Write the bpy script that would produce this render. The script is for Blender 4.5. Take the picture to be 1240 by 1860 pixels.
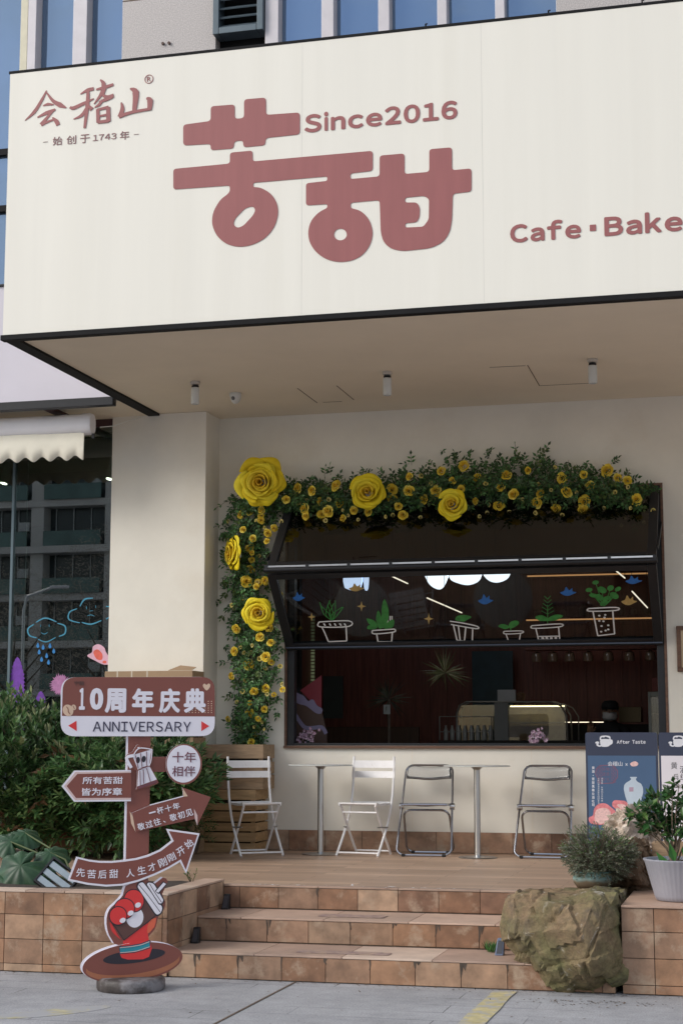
import bpy, math, random
import numpy as np
from mathutils import Vector, Matrix, Euler
from mathutils.geometry import tessellate_polygon

sc = bpy.context.scene
for o in list(bpy.data.objects):
    bpy.data.objects.remove(o)
R = math.radians

# ------------------------------------------------------------------ camera
TH = R(14.4)                       # turned left of the facade's normal
PITCH = math.atan(410 / 2976)
FPX = 2976.0                       # focal length in pixels of the 1240 x 1860 photograph
EYE = Vector((0, 0, 1.445))
cd = bpy.data.cameras.new('camera')
cd.sensor_fit = 'VERTICAL'
cd.sensor_height = 36.0
cd.lens = 36.0 * FPX / 1860
cd.clip_end = 2000
cam = bpy.data.objects.new('camera', cd)
sc.collection.objects.link(cam)
cam.location = EYE
cam.rotation_euler = Euler((R(90) + PITCH, 0, TH), 'XYZ')
cd.dof.use_dof = False
sc.camera = cam

# ------------------------------------------------------------------ world, sun, exposure
SUN_EL, SUN_AZ = R(33), R(232)     # azimuth clockwise from +Y
w = bpy.data.worlds.new('World')
sc.world = w
w.use_nodes = True
nt = w.node_tree
nt.nodes.clear()
out = nt.nodes.new('ShaderNodeOutputWorld')
bg = nt.nodes.new('ShaderNodeBackground')
sky = nt.nodes.new('ShaderNodeTexSky')
sky.sky_type = 'NISHITA'
sky.sun_disc = False
sky.sun_elevation = SUN_EL
sky.sun_rotation = SUN_AZ
sky.air_density = 1.0
sky.dust_density = 1.5
tc = nt.nodes.new('ShaderNodeTexCoord')
mp = nt.nodes.new('ShaderNodeMapping')
mp.inputs['Scale'].default_value = (1.2, 1.2, 3.2)
nz = nt.nodes.new('ShaderNodeTexNoise')
nz.inputs['Scale'].default_value = 2.6
nz.inputs['Detail'].default_value = 7
rp = nt.nodes.new('ShaderNodeValToRGB')
rp.color_ramp.elements[0].position = 0.42
rp.color_ramp.elements[1].position = 0.62
mx = nt.nodes.new('ShaderNodeMix')
mx.data_type = 'RGBA'
mx.inputs['B'].default_value = (6.2, 6.1, 6.0, 1)      # bright cloud
nt.links.new(tc.outputs['Generated'], mp.inputs['Vector'])
nt.links.new(mp.outputs['Vector'], nz.inputs['Vector'])
nt.links.new(nz.outputs['Fac'], rp.inputs['Fac'])
nt.links.new(rp.outputs['Color'], mx.inputs['Factor'])
nt.links.new(sky.outputs['Color'], mx.inputs['A'])
nt.links.new(mx.outputs['Result'], bg.inputs['Color'])
bg.inputs['Strength'].default_value = 0.12
nt.links.new(bg.outputs['Background'], out.inputs['Surface'])

sd = bpy.data.lights.new('sun', 'SUN')
sd.energy = 1.35
sd.angle = R(26)
sd.color = (1.0, 0.97, 0.92)
sun = bpy.data.objects.new('sun', sd)
sc.collection.objects.link(sun)
sun.rotation_euler = (R(90) - SUN_EL, 0, R(180) - SUN_AZ)

sc.view_settings.view_transform = 'Standard'
sc.view_settings.look = 'None'
sc.view_settings.exposure = 0.58
sc.view_settings.gamma = 1.0
sc.view_settings.use_curve_mapping = False
sc.render.engine = 'CYCLES'
sc.cycles.use_denoising = True
sc.cycles.max_bounces = 8
sc.cycles.transparent_max_bounces = 12
sc.cycles.caustics_reflective = False
sc.cycles.caustics_refractive = False

# ------------------------------------------------------------------ layout: real planes seen through the camera model
def cray(px, py):
    a = (px - 620) / FPX
    b = -(py - 930) / FPX
    m = cam.rotation_euler.to_matrix()
    return m @ Vector((a, b, -1))
def P_y(px, py, Y):
    d = cray(px, py)
    return EYE + d * ((Y - EYE.y) / d.y)
def P_z(px, py, Z):
    d = cray(px, py)
    return EYE + d * ((Z - EYE.z) / d.z)

class Frame:
    """A plane with origin o, axes u, v and outward normal n."""
    def __init__(s, o, u, v):
        s.o = Vector(o); s.u = Vector(u).normalized(); s.v = Vector(v).normalized()
        s.n = s.u.cross(s.v).normalized()
    def at(s, u, v, w=0.0):
        return s.o + s.u * u + s.v * v + s.n * w
    def px(s, x, y):
        d = cray(x, y)
        t = (s.o - EYE).dot(s.n) / d.dot(s.n)
        p = EYE + d * t - s.o
        return (p.dot(s.u), p.dot(s.v))
    def pxs(s, pts):
        return [s.px(*p) for p in pts]
def facade(Y):
    return Frame((0, Y, 0), (1, 0, 0), (0, 0, 1))       # n = -Y, towards the street

# ------------------------------------------------------------------ mesh builder
class MB:
    def __init__(s):
        s.v = []; s.f = []; s.m = []; s.c = []; s.cur = 0; s.col = None
    def face(s, idx):
        s.f.append(tuple(idx)); s.m.append(s.cur); s.c.append(s.col)
    def add(s, vs, fs):
        b = len(s.v)
        s.v.extend(tuple(v) for v in vs)
        for f in fs: s.face([b + i for i in f])
    def box(s, x0, x1, y0, y1, z0, z1):
        s.add([(x0,y0,z0),(x1,y0,z0),(x1,y1,z0),(x0,y1,z0),(x0,y0,z1),(x1,y0,z1),(x1,y1,z1),(x0,y1,z1)],
              [(3,2,1,0),(4,5,6,7),(0,1,5,4),(1,2,6,5),(2,3,7,6),(3,0,4,7)])
    def fbox(s, F, u0, u1, v0, v1, w0, w1):
        q = [F.at(u, v, w_) for w_ in (w0, w1) for (u, v) in ((u0,v0),(u1,v0),(u1,v1),(u0,v1))]
        s.add(q, [(3,2,1,0),(4,5,6,7),(0,1,5,4),(1,2,6,5),(2,3,7,6),(3,0,4,7)])
    def bar(s, a, b, wd, ht, up=(0,0,1)):
        a = Vector(a); b = Vector(b); d = (b - a).normalized()
        up = Vector(up)
        sd_ = d.cross(up)
        if sd_.length < 1e-4: sd_ = d.cross(Vector((1,0,0)))
        sd_.normalize(); up = sd_.cross(d).normalized()
        q = []
        for p in (a, b):
            for (i, j) in ((-1,-1),(1,-1),(1,1),(-1,1)):
                q.append(p + sd_ * (i * wd / 2) + up * (j * ht / 2))
        s.add(q, [(0,1,2,3),(7,6,5,4),(1,0,4,5),(2,1,5,6),(3,2,6,7),(0,3,7,4)])
    def tube(s, pts, r, n=8, cap=True, closed=False):
        pts = [Vector(p) for p in pts]; k = len(pts)
        rr = r if isinstance(r, (list, tuple)) else [r] * k
        rings = []; prev = None
        for i, p in enumerate(pts):
            if closed: t = pts[(i+1) % k] - pts[i-1]
            else: t = pts[min(i+1, k-1)] - pts[max(i-1, 0)]
            t.normalize()
            if prev is None:
                ref = Vector((0,0,1)) if abs(t.z) < .9 else Vector((1,0,0))
                a = t.cross(ref).normalized()
            else:
                a = (prev - t * prev.dot(t)).normalized()
            prev = a; b = t.cross(a)
            rings.append([p + (a * math.cos(2*math.pi*j/n) + b * math.sin(2*math.pi*j/n)) * rr[i] for j in range(n)])
        vs = [q for ring in rings for q in ring]; fs = []
        for i in range(k if closed else k - 1):
            i2 = (i + 1) % k
            for j in range(n):
                fs.append((i*n+j, i*n+(j+1)%n, i2*n+(j+1)%n, i2*n+j))
        if cap and not closed:
            fs.append(tuple(range(n-1, -1, -1))); fs.append(tuple((k-1)*n+j for j in range(n)))
        s.add(vs, fs)
    def lathe(s, prof, c=(0,0,0), n=32, rib=0, ribd=0.0):
        vs = []; fs = []; k = len(prof)
        for (r, z) in prof:
            for j in range(n):
                a = 2*math.pi*j/n
                q = r * (1 + (ribd if rib and (j * rib // n) % 2 else 0))
                vs.append((c[0] + q*math.cos(a), c[1] + q*math.sin(a), c[2] + z))
        for i in range(k-1):
            for j in range(n):
                fs.append((i*n+j, i*n+(j+1)%n, (i+1)*n+(j+1)%n, (i+1)*n+j))
        if prof[0][0] > 1e-5: fs.append(tuple(range(n-1,-1,-1)))
        if prof[-1][0] > 1e-5: fs.append(tuple((k-1)*n+j for j in range(n)))
        s.add(vs, fs)
    def poly(s, F, loops, w0, w1, side=None):
        """A flat shape (first loop the outline, the rest holes) in frame F, from depth w0 to w1."""
        if not isinstance(loops[0][0], (list, tuple, Vector)): loops = [loops]
        tri = tessellate_polygon([[Vector((p[0], p[1], 0)) for p in l] for l in loops])
        flat = [p for l in loops for p in l]; n = len(flat)
        vs = [F.at(p[0], p[1], w1) for p in flat] + [F.at(p[0], p[1], w0) for p in flat]
        fs = []
        for t in tri:
            a, b, c = (flat[i] for i in t)
            ar = (b[0]-a[0])*(c[1]-a[1]) - (b[1]-a[1])*(c[0]-a[0])
            t = tuple(t) if ar > 0 else (t[0], t[2], t[1])
            fs.append(t); fs.append((t[0]+n, t[2]+n, t[1]+n))
        s.add(vs, fs)
        cur = s.cur
        if side is not None: s.cur = side
        b0 = len(s.v) - 2*n; off = 0
        for li, l in enumerate(loops):
            k = len(l)
            A = sum(l[i][0]*l[(i+1)%k][1] - l[(i+1)%k][0]*l[i][1] for i in range(k))
            ccw = (A > 0) == (li == 0)
            for i in range(k):
                a = b0+off+i; b = b0+off+(i+1)%k
                s.face((a+n, b+n, b, a) if ccw else (b+n, a+n, a, b))
            off += k
        s.cur = cur
    def stroke(s, F, pts, wd, w0, w1):
        """A painted stroke: polyline with a width (or one width per point)."""
        k = len(pts)
        ws = wd if isinstance(wd, (list, tuple)) else [wd]*k
        if k > 2:                                           # soften the polyline
            q = []; qw = []
            for i in range(k-1):
                p0 = pts[max(i-1,0)]; p1 = pts[i]; p2 = pts[i+1]; p3 = pts[min(i+2,k-1)]
                for t in (0, .25, .5, .75):
                    q.append(tuple(.5*((2*p1[a]) + (-p0[a]+p2[a])*t + (2*p0[a]-5*p1[a]+4*p2[a]-p3[a])*t*t + (-p0[a]+3*p1[a]-3*p2[a]+p3[a])*t**3) for a in (0,1)))
                    qw.append(ws[i]*(1-t)+ws[i+1]*t)
            q.append(pts[-1]); qw.append(ws[-1]); pts, ws, k = q, qw, len(q)
        L = []; Rr = []
        for i in range(k):
            a = pts[max(i-1,0)]; b = pts[min(i+1,k-1)]
            dx, dy = b[0]-a[0], b[1]-a[1]; l = math.hypot(dx, dy) or 1
            nx, ny = -dy/l*ws[i]/2, dx/l*ws[i]/2
            L.append((pts[i][0]+nx, pts[i][1]+ny)); Rr.append((pts[i][0]-nx, pts[i][1]-ny))
        vs = [F.at(*p, w1) for p in L] + [F.at(*p, w1) for p in Rr] + [F.at(*p, w0) for p in L] + [F.at(*p, w0) for p in Rr]
        fs = []
        for i in range(k-1):
            fs += [(k+i, k+i+1, i+1, i), (2*k+i, 2*k+i+1, i+1, i)[::-1], (k+i, k+i+1, 3*k+i+1, 3*k+i)[::-1]]
        fs += [(0, k, 3*k, 2*k)[::-1], (k-1, 2*k-1, 4*k-1, 3*k-1)]
        s.add(vs, fs)
    def text(s, F, body, u0, v0, u1, v1, w0, w1, bold=0.0, fit=True, rot=0.0):
        """Lettering fitted into the rectangle (u0,v0)-(u1,v1) of frame F."""
        vs, fs = text_geo(body)
        xs = [p[0] for p in vs]; ys = [p[1] for p in vs]
        x0, x1, y0, y1 = min(xs), max(xs), min(ys), max(ys)
        sx = (u1-u0)/max(x1-x0,1e-6); sy = (v1-v0)/max(y1-y0,1e-6)
        if not fit: sx = sy = min(sx, sy)
        cu, cv = (u0+u1)/2, (v0+v1)/2; mx_, my_ = (x0+x1)/2, (y0+y1)/2
        ca, sa = math.cos(rot), math.sin(rot)
        bold *= min(sx, sy)                              # heavier strokes: the glyph laid down again, a hair higher, around itself
        if bold > 0: sx *= 1 - 2*bold/max(u1-u0,1e-6); sy *= 1 - 2*bold/max(abs(v1-v0),1e-6)
        for k in range(9 if bold > 0 else 1):
            ox = bold*math.cos(k*math.pi/4) if k else 0; oy = bold*math.sin(k*math.pi/4) if k else 0
            o = []
            for p in vs:
                a = (p[0]-mx_)*sx + ox; b = (p[1]-my_)*sy + oy
                o.append(F.at(cu + a*ca - b*sa, cv + a*sa + b*ca, w1 + k*.00006 if p[2] > 0 else w0 - k*.00002))
            s.add(o, fs)
    def word(s, F, body, u0, v0, u1, v1, w0, w1, bold=0.0, gap=.09):
        """Latin lettering in the wide sans glyphs, set letter by letter on one baseline."""
        full = ''.join(chr(ord(c) + 0xFEE0) if 33 <= ord(c) <= 126 else c for c in body)
        g_ = [text_geo(c) for c in full]
        bb = [(min(p[0] for p in v), max(p[0] for p in v), min(p[1] for p in v), max(p[1] for p in v)) for v, f in g_]
        tot = sum(b[1]-b[0] for b in bb) + gap*(len(bb)-1)
        lo = min(b[2] for b in bb); hi = max(b[3] for b in bb)
        kx = (u1-u0)/tot; ky = (v1-v0)/(hi-lo); u = u0
        for c, b in zip(full, bb):
            wd = (b[1]-b[0])*kx
            s.text(F, c, u, v0+(b[2]-lo)*ky, u+wd, v0+(b[3]-lo)*ky, w0, w1, bold=bold); u += wd + gap*kx
    def sphere(s, c, rx, ry=None, rz=None, n=16, m=10):
        ry = rx if ry is None else ry; rz = rx if rz is None else rz
        vs = [(c[0], c[1], c[2]-rz)]
        for i in range(1, m):
            t = math.pi*i/m
            for j in range(n):
                a = 2*math.pi*j/n
                vs.append((c[0]+rx*math.sin(t)*math.cos(a), c[1]+ry*math.sin(t)*math.sin(a), c[2]-rz*math.cos(t)))
        vs.append((c[0], c[1], c[2]+rz)); fs = []
        for j in range(n): fs.append((0, 1+(j+1)%n, 1+j))
        for i in range(m-2):
            for j in range(n):
                fs.append((1+i*n+j, 1+i*n+(j+1)%n, 1+(i+1)*n+(j+1)%n, 1+(i+1)*n+j))
        e = len(vs)-1
        for j in range(n): fs.append((e, 1+(m-2)*n+j, 1+(m-2)*n+(j+1)%n))
        s.add(vs, fs)
    def build(s, name, mats, parent=None, smooth=False, bevel=0.0, col=None):
        me = bpy.data.meshes.new(name)
        off = Vector((0,0,0))
        q = parent
        while q is not None:
            off += q.location; q = q.parent
        me.from_pydata([tuple(Vector(v) - off) for v in s.v] if off.length else s.v, [], s.f)
        if not isinstance(mats, (list, tuple)): mats = [mats]
        for m_ in mats: me.materials.append(m_)
        if len(mats) > 1: me.polygons.foreach_set('material_index', s.m)
        if any(c is not None for c in s.c):
            at = me.attributes.new('tone', 'FLOAT_COLOR', 'CORNER')
            arr = []
            for f, c in zip(s.f, s.c):
                c = c or (1,1,1); arr += [c[0], c[1], c[2], 1.0] * len(f)
            at.data.foreach_set('color', arr)
        me.update()
        if smooth:
            me.shade_smooth()
            me.set_sharp_from_angle(angle=R(38 if smooth is True else smooth))
        o = bpy.data.objects.new(name, me)
        sc.collection.objects.link(o)
        if parent is not None: o.parent = parent
        if bevel:
            bv = o.modifiers.new('bevel', 'BEVEL'); bv.width = bevel; bv.segments = 2; bv.limit_method = 'ANGLE'; bv.angle_limit = R(40)
        return o

_tx = {}
def text_geo(body):
    k = body
    if k in _tx: return _tx[k]
    cu = bpy.data.curves.new('lettering', 'FONT')
    cu.body = body; cu.extrude = 0.01; cu.resolution_u = 4
    o = bpy.data.objects.new('lettering', cu)
    sc.collection.objects.link(o)
    dg = bpy.context.evaluated_depsgraph_get(); dg.update()
    me = bpy.data.meshes.new_from_object(o.evaluated_get(dg))
    r = ([tuple(v.co) for v in me.vertices], [tuple(p.vertices) for p in me.polygons])
    bpy.data.objects.remove(o); bpy.data.curves.remove(cu); bpy.data.meshes.remove(me)
    _tx[k] = r
    return r

def fillet(pts, r, n=4):
    """Round the corners of a closed outline; r is one radius or one per point."""
    out_ = []; k = len(pts)
    for i in range(k):
        p = Vector(pts[i]).to_2d(); a = Vector(pts[i-1]).to_2d(); b = Vector(pts[(i+1)%k]).to_2d()
        rr = r[i] if isinstance(r, (list, tuple)) else r
        da, db = (a-p), (b-p)
        d = min(rr, da.length*.48, db.length*.48)
        if d < 1e-6: out_.append(tuple(p)); continue
        s_ = p + da.normalized()*d; e = p + db.normalized()*d
        for j in range(n+1):
            t = j/n
            out_.append(tuple(s_*(1-t)**2 + p*2*t*(1-t) + e*t*t))
    return out_
def smoothloop(pts, n=4):
    k = len(pts); q = []
    for i in range(k):
        p0, p1, p2, p3 = pts[i-1], pts[i], pts[(i+1)%k], pts[(i+2)%k]
        for j in range(n):
            t = j/n
            q.append(tuple(.5*((2*p1[a]) + (-p0[a]+p2[a])*t + (2*p0[a]-5*p1[a]+4*p2[a]-p3[a])*t*t + (-p0[a]+3*p1[a]-3*p2[a]+p3[a])*t**3) for a in (0,1)))
    return q
def ell(cx, cy, rx, ry, rot=0, n=28, a0=0, a1=360):
    o = []
    full = abs(a1-a0) >= 360
    for i in range(n if full else n+1):
        a = R(a0 + (a1-a0)*i/n); x, y = rx*math.cos(a), ry*math.sin(a)
        o.append((cx + x*math.cos(rot) - y*math.sin(rot), cy + x*math.sin(rot) + y*math.cos(rot)))
    return o

# ------------------------------------------------------------------ things
def tag(o, label=None, cat=None, group=None, kind=None):
    if label: o['label'] = label
    if cat: o['category'] = cat
    if group: o['group'] = group
    if kind: o['kind'] = kind
    return o
def thing(name, label, cat, loc=(0,0,0), group=None):
    o = bpy.data.objects.new(name, None)
    o.empty_display_size = .2
    sc.collection.objects.link(o)
    o.location = loc
    return tag(o, label, cat, group)
def copy_tree(o, parent=None):
    c = o.copy(); sc.collection.objects.link(c)
    if parent is not None: c.parent = parent
    for ch in list(o.children): copy_tree(ch, c)
    return c

# ------------------------------------------------------------------ materials
def nodes(m):
    m.use_nodes = True
    return m.node_tree, m.node_tree.nodes['Principled BSDF']
def mat(name, col, rough=.6, metal=0.0, var=.10, vs=5.0, bump=0.0, bs=60.0, stretch=(1,1,1), spec=None, tone=False, coat=0.0, rvar=0.0, island=0.0, stain=None, stain_s=2.0, stain_lo=.5, stain_hi=.75):
    m = bpy.data.materials.new(name); t, b = nodes(m); L = t.links
    co = t.nodes.new('ShaderNodeTexCoord'); mp_ = t.nodes.new('ShaderNodeMapping')
    mp_.inputs['Scale'].default_value = stretch
    L.new(co.outputs['Object'], mp_.inputs['Vector'])
    n1 = t.nodes.new('ShaderNodeTexNoise'); n1.inputs['Scale'].default_value = vs; n1.inputs['Detail'].default_value = 6; n1.inputs['Roughness'].default_value = .6
    L.new(mp_.outputs['Vector'], n1.inputs['Vector'])
    mr = t.nodes.new('ShaderNodeMapRange'); mr.inputs['From Min'].default_value = .28; mr.inputs['From Max'].default_value = .72
    mr.inputs['To Min'].default_value = 1-var; mr.inputs['To Max'].default_value = 1+var
    L.new(n1.outputs['Fac'], mr.inputs['Value'])
    ml = t.nodes.new('ShaderNodeMix'); ml.data_type = 'RGBA'; ml.blend_type = 'MULTIPLY'; ml.inputs['Factor'].default_value = 1
    ml.inputs['A'].default_value = (*col, 1)
    L.new(mr.outputs['Result'], ml.inputs['B'])
    c_out = ml.outputs['Result']
    if tone:
        at = t.nodes.new('ShaderNodeAttribute'); at.attribute_name = 'tone'
        L.new(at.outputs['Color'], ml.inputs['A'])
    if island:
        g = t.nodes.new('ShaderNodeNewGeometry')
        mi = t.nodes.new('ShaderNodeMapRange'); mi.inputs['To Min'].default_value = 1-island; mi.inputs['To Max'].default_value = 1+island
        L.new(g.outputs['Random Per Island'], mi.inputs['Value'])
        m2 = t.nodes.new('ShaderNodeMix'); m2.data_type = 'RGBA'; m2.blend_type = 'MULTIPLY'; m2.inputs['Factor'].default_value = 1
        L.new(c_out, m2.inputs['A']); L.new(mi.outputs['Result'], m2.inputs['B']); c_out = m2.outputs['Result']
    if stain:
        n3 = t.nodes.new('ShaderNodeTexNoise'); n3.inputs['Scale'].default_value = stain_s; n3.inputs['Detail'].default_value = 8; n3.inputs['Roughness'].default_value = .65
        L.new(mp_.outputs['Vector'], n3.inputs['Vector'])
        r3 = t.nodes.new('ShaderNodeMapRange'); r3.inputs['From Min'].default_value = stain_lo; r3.inputs['From Max'].default_value = stain_hi
        L.new(n3.outputs['Fac'], r3.inputs['Value'])
        m3 = t.nodes.new('ShaderNodeMix'); m3.data_type = 'RGBA'
        L.new(r3.outputs['Result'], m3.inputs['Factor']); L.new(c_out, m3.inputs['A']); m3.inputs['B'].default_value = (*stain, 1); c_out = m3.outputs['Result']
    L.new(c_out, b.inputs['Base Color'])
    b.inputs['Roughness'].default_value = rough; b.inputs['Metallic'].default_value = metal
    if spec is not None: b.inputs['Specular IOR Level'].default_value = spec
    if coat: b.inputs['Coat Weight'].default_value = coat; b.inputs['Coat Roughness'].default_value = .1
    if rvar:
        rr = t.nodes.new('ShaderNodeMapRange'); rr.inputs['To Min'].default_value = max(rough-rvar,0.02); rr.inputs['To Max'].default_value = rough+rvar
        L.new(n1.outputs['Fac'], rr.inputs['Value']); L.new(rr.outputs['Result'], b.inputs['Roughness'])
    if bump:
        n2 = t.nodes.new('ShaderNodeTexNoise'); n2.inputs['Scale'].default_value = bs; n2.inputs['Detail'].default_value = 5
        L.new(mp_.outputs['Vector'], n2.inputs['Vector'])
        bp = t.nodes.new('ShaderNodeBump'); bp.inputs['Strength'].default_value = bump; bp.inputs['Distance'].default_value = .01
        L.new(n2.outputs['Fac'], bp.inputs['Height']); L.new(bp.outputs['Normal'], b.inputs['Normal'])
    return m
def emit(name, col, strength):
    m = bpy.data.materials.new(name); t, b = nodes(m)
    b.inputs['Base Color'].default_value = (*col, 1)
    b.inputs['Emission Color'].default_value = (*col, 1); b.inputs['Emission Strength'].default_value = strength
    return m
def glass(name, tint=(.9,.93,.92), refl=1.0, rough=0.0, f0=.06):
    """Thin architectural glass: it passes light straight through and reflects by Fresnel."""
    m = bpy.data.materials.new(name); m.use_nodes = True; t = m.node_tree; t.nodes.clear(); L = t.links
    o = t.nodes.new('ShaderNodeOutputMaterial'); tr = t.nodes.new('ShaderNodeBsdfTransparent'); gl = t.nodes.new('ShaderNodeBsdfGlossy')
    mxs = t.nodes.new('ShaderNodeMixShader'); lw = t.nodes.new('ShaderNodeLayerWeight'); mr = t.nodes.new('ShaderNodeMapRange')
    lw.inputs['Blend'].default_value = .35
    mr.inputs['To Min'].default_value = f0; mr.inputs['To Max'].default_value = min(1, f0 + .75*refl)
    tr.inputs['Color'].default_value = (*tint, 1); gl.inputs['Roughness'].default_value = rough
    pw = t.nodes.new('ShaderNodeMath'); pw.operation = 'POWER'; pw.inputs[1].default_value = 2.2
    L.new(lw.outputs['Facing'], pw.inputs[0]); L.new(pw.outputs[0], mr.inputs['Value']); L.new(mr.outputs['Result'], mxs.inputs['Fac'])
    L.new(tr.outputs[0], mxs.inputs[1]); L.new(gl.outputs[0], mxs.inputs[2]); L.new(mxs.outputs[0], o.inputs['Surface'])
    return m
def leafmat(name, col, var=.35, trans=.25, rough=.45, col2=None):
    m = bpy.data.materials.new(name); t, b = nodes(m); L = t.links
    g = t.nodes.new('ShaderNodeNewGeometry'); rp_ = t.nodes.new('ShaderNodeValToRGB')
    c2 = col2 or tuple(min(1, c*(1+1.6*var)) for c in col)
    e = rp_.color_ramp.elements
    e[0].color = (*(c*(1-var) for c in col), 1); e[1].color = (*c2, 1); e[1].position = .97
    x = e.new(.6); x.color = (*col, 1)
    L.new(g.outputs['Random Per Island'], rp_.inputs['Fac'])
    L.new(rp_.outputs['Color'], b.inputs['Base Color']); b.inputs['Roughness'].default_value = rough
    if trans:
        tl = t.nodes.new('ShaderNodeBsdfTranslucent'); ms = t.nodes.new('ShaderNodeMixShader'); ms.inputs['Fac'].default_value = trans
        L.new(rp_.outputs['Color'], tl.inputs['Color']); L.new(b.outputs[0], ms.inputs[1]); L.new(tl.outputs[0], ms.inputs[2])
        L.new(ms.outputs[0], t.nodes['Material Output'].inputs['Surface'])
    return m
def woodmat(name, col, axis=(1,1,1), rough=.6, var=.3, scale=6, knots=True):
    """Sawn timber: grain stretched along one axis."""
    m = mat(name, col, rough, var=var, vs=scale, stretch=axis, bump=.25, bs=scale*4, island=.14)
    return m

rng = random.Random(7)
nr = np.random.default_rng(11)

def leaves(mb, pos, dr, up, Ln, W, fold=.25, droop=.12):
    """Append leaf blades (4 triangles each, folded along the midrib)."""
    pos = np.asarray(pos, float); dr = np.asarray(dr, float); up = np.asarray(up, float)
    dr /= np.linalg.norm(dr, axis=1, keepdims=True) + 1e-9
    sd_ = np.cross(dr, up); sd_ /= np.linalg.norm(sd_, axis=1, keepdims=True) + 1e-9
    nn = np.cross(sd_, dr)
    Ln = np.asarray(Ln, float).reshape(-1,1) * np.ones((len(pos),1)); W = np.asarray(W, float).reshape(-1,1) * np.ones((len(pos),1))
    base = pos; mid = pos + dr*Ln*.5 - nn*W*fold
    lf = pos + dr*Ln*.42 + sd_*W*.5; rt = pos + dr*Ln*.42 - sd_*W*.5
    tip = pos + dr*Ln - nn*Ln*droop
    V = np.stack([base, lf, rt, mid, tip], 1).reshape(-1,3)
    b = len(mb.v)
    mb.v.extend(map(tuple, V.tolist()))
    for i in range(len(pos)):
        k = b + 5*i
        for f in ((k,k+2,k+3),(k,k+3,k+1),(k+3,k+2,k+4),(k+3,k+4,k+1)):
            mb.f.append(f)
    q = 4*len(pos)
    mb.m.extend([mb.cur]*q); mb.c.extend([mb.col]*q)
# ------------------------------------------------------------------ real-size layout (metres)
TZ = 0.465                          # terrace floor
SOF = 4.36                          # soffit of the canopy
Y_STEP, Y_WALL, Y_COL, Y_GLASS, Y_SIGN, Y_UP = 9.69, 14.12, 13.75, 13.85, 10.754, 13.6
X_WING = -3.58
FW_, FC_, FG_, FS_, FU_ = facade(Y_WALL), facade(Y_COL), facade(Y_GLASS), facade(Y_SIGN), facade(Y_UP)

# ---- materials of the setting
M = {}
M['tile'] = mat('terracotta_tile', (.4,.25,.16), .6, var=.36, vs=9, bump=.12, bs=50, tone=True, stain=(.40,.295,.21), stain_s=6.5, stain_lo=.53, stain_hi=.68, rvar=.12)
M['tread'] = mat('tread_tile', (.47,.33,.25), .55, var=.18, vs=5, bump=.08, bs=60, tone=True, stain=(.30,.20,.15), stain_s=2.5, stain_lo=.55, stain_hi=.8)
M['grout'] = mat('grout', (.13,.095,.07), .9, var=.3, vs=20)
M['stucco'] = mat('cream_stucco', (.775,.74,.655), .8, var=.055, vs=2.2, bump=.08, bs=220, stain=(.67,.60,.49), stain_s=.9, stain_lo=.55, stain_hi=.9)
M['soffit'] = mat('soffit_paint', (.78,.70,.565), .8, var=.05, vs=1.3, bump=.03, bs=150)
M['skirt'] = M['tile']
M['black'] = mat('black_metal', (.014,.015,.018), .42, metal=.2, var=.15, vs=12)
M['dark_trim'] = mat('dark_trim', (.008,.008,.009), .7, var=.2, vs=9, spec=.2)
M['brown_wood'] = woodmat('brown_frame_wood', (.13,.065,.038), (1,1,8), .5)
M['glass'] = glass('window_glass', (.58,.60,.60), .35, f0=.026)
M['top_glass'] = glass('upper_leaf_glass', (.40,.42,.42), .7, f0=.075)
M['shop_glass'] = glass('shop_glass', (.62,.72,.68), .9, f0=.20)
M['granite'] = mat('granite', (.50,.465,.45), .45, var=.34, vs=90, bump=.03, bs=200, stain=(.33,.31,.31), stain_s=160, stain_lo=.5, stain_hi=.62)
M['mull'] = mat('white_mullion', (.62,.59,.62), .45, var=.06, vs=8)
M['mull_y'] = mat('yellowed_mullion', (.62,.58,.44), .5, var=.08, vs=8)
M['louvre'] = mat('blue_grey_louvre', (.10,.135,.16), .45, metal=.2, var=.12, vs=8)
M['lilac'] = mat('lilac_panel', (.56,.54,.61), .5, var=.03, vs=2)

def bluepane(name):
    m = bpy.data.materials.new(name); t, b = nodes(m); L = t.links
    b.inputs['Base Color'].default_value = (.17,.25,.37,1); b.inputs['Metallic'].default_value = .72; b.inputs['Roughness'].default_value = .06
    co = t.nodes.new('ShaderNodeTexCoord'); n = t.nodes.new('ShaderNodeTexNoise'); n.inputs['Scale'].default_value = 1.6
    bp = t.nodes.new('ShaderNodeBump'); bp.inputs['Strength'].default_value = .16; bp.inputs['Distance'].default_value = .03
    L.new(co.outputs['Object'], n.inputs['Vector']); L.new(n.outputs['Fac'], bp.inputs['Height']); L.new(bp.outputs['Normal'], b.inputs['Normal'])
    return m
M['blue'] = bluepane('blue_mirror_glass')

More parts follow.
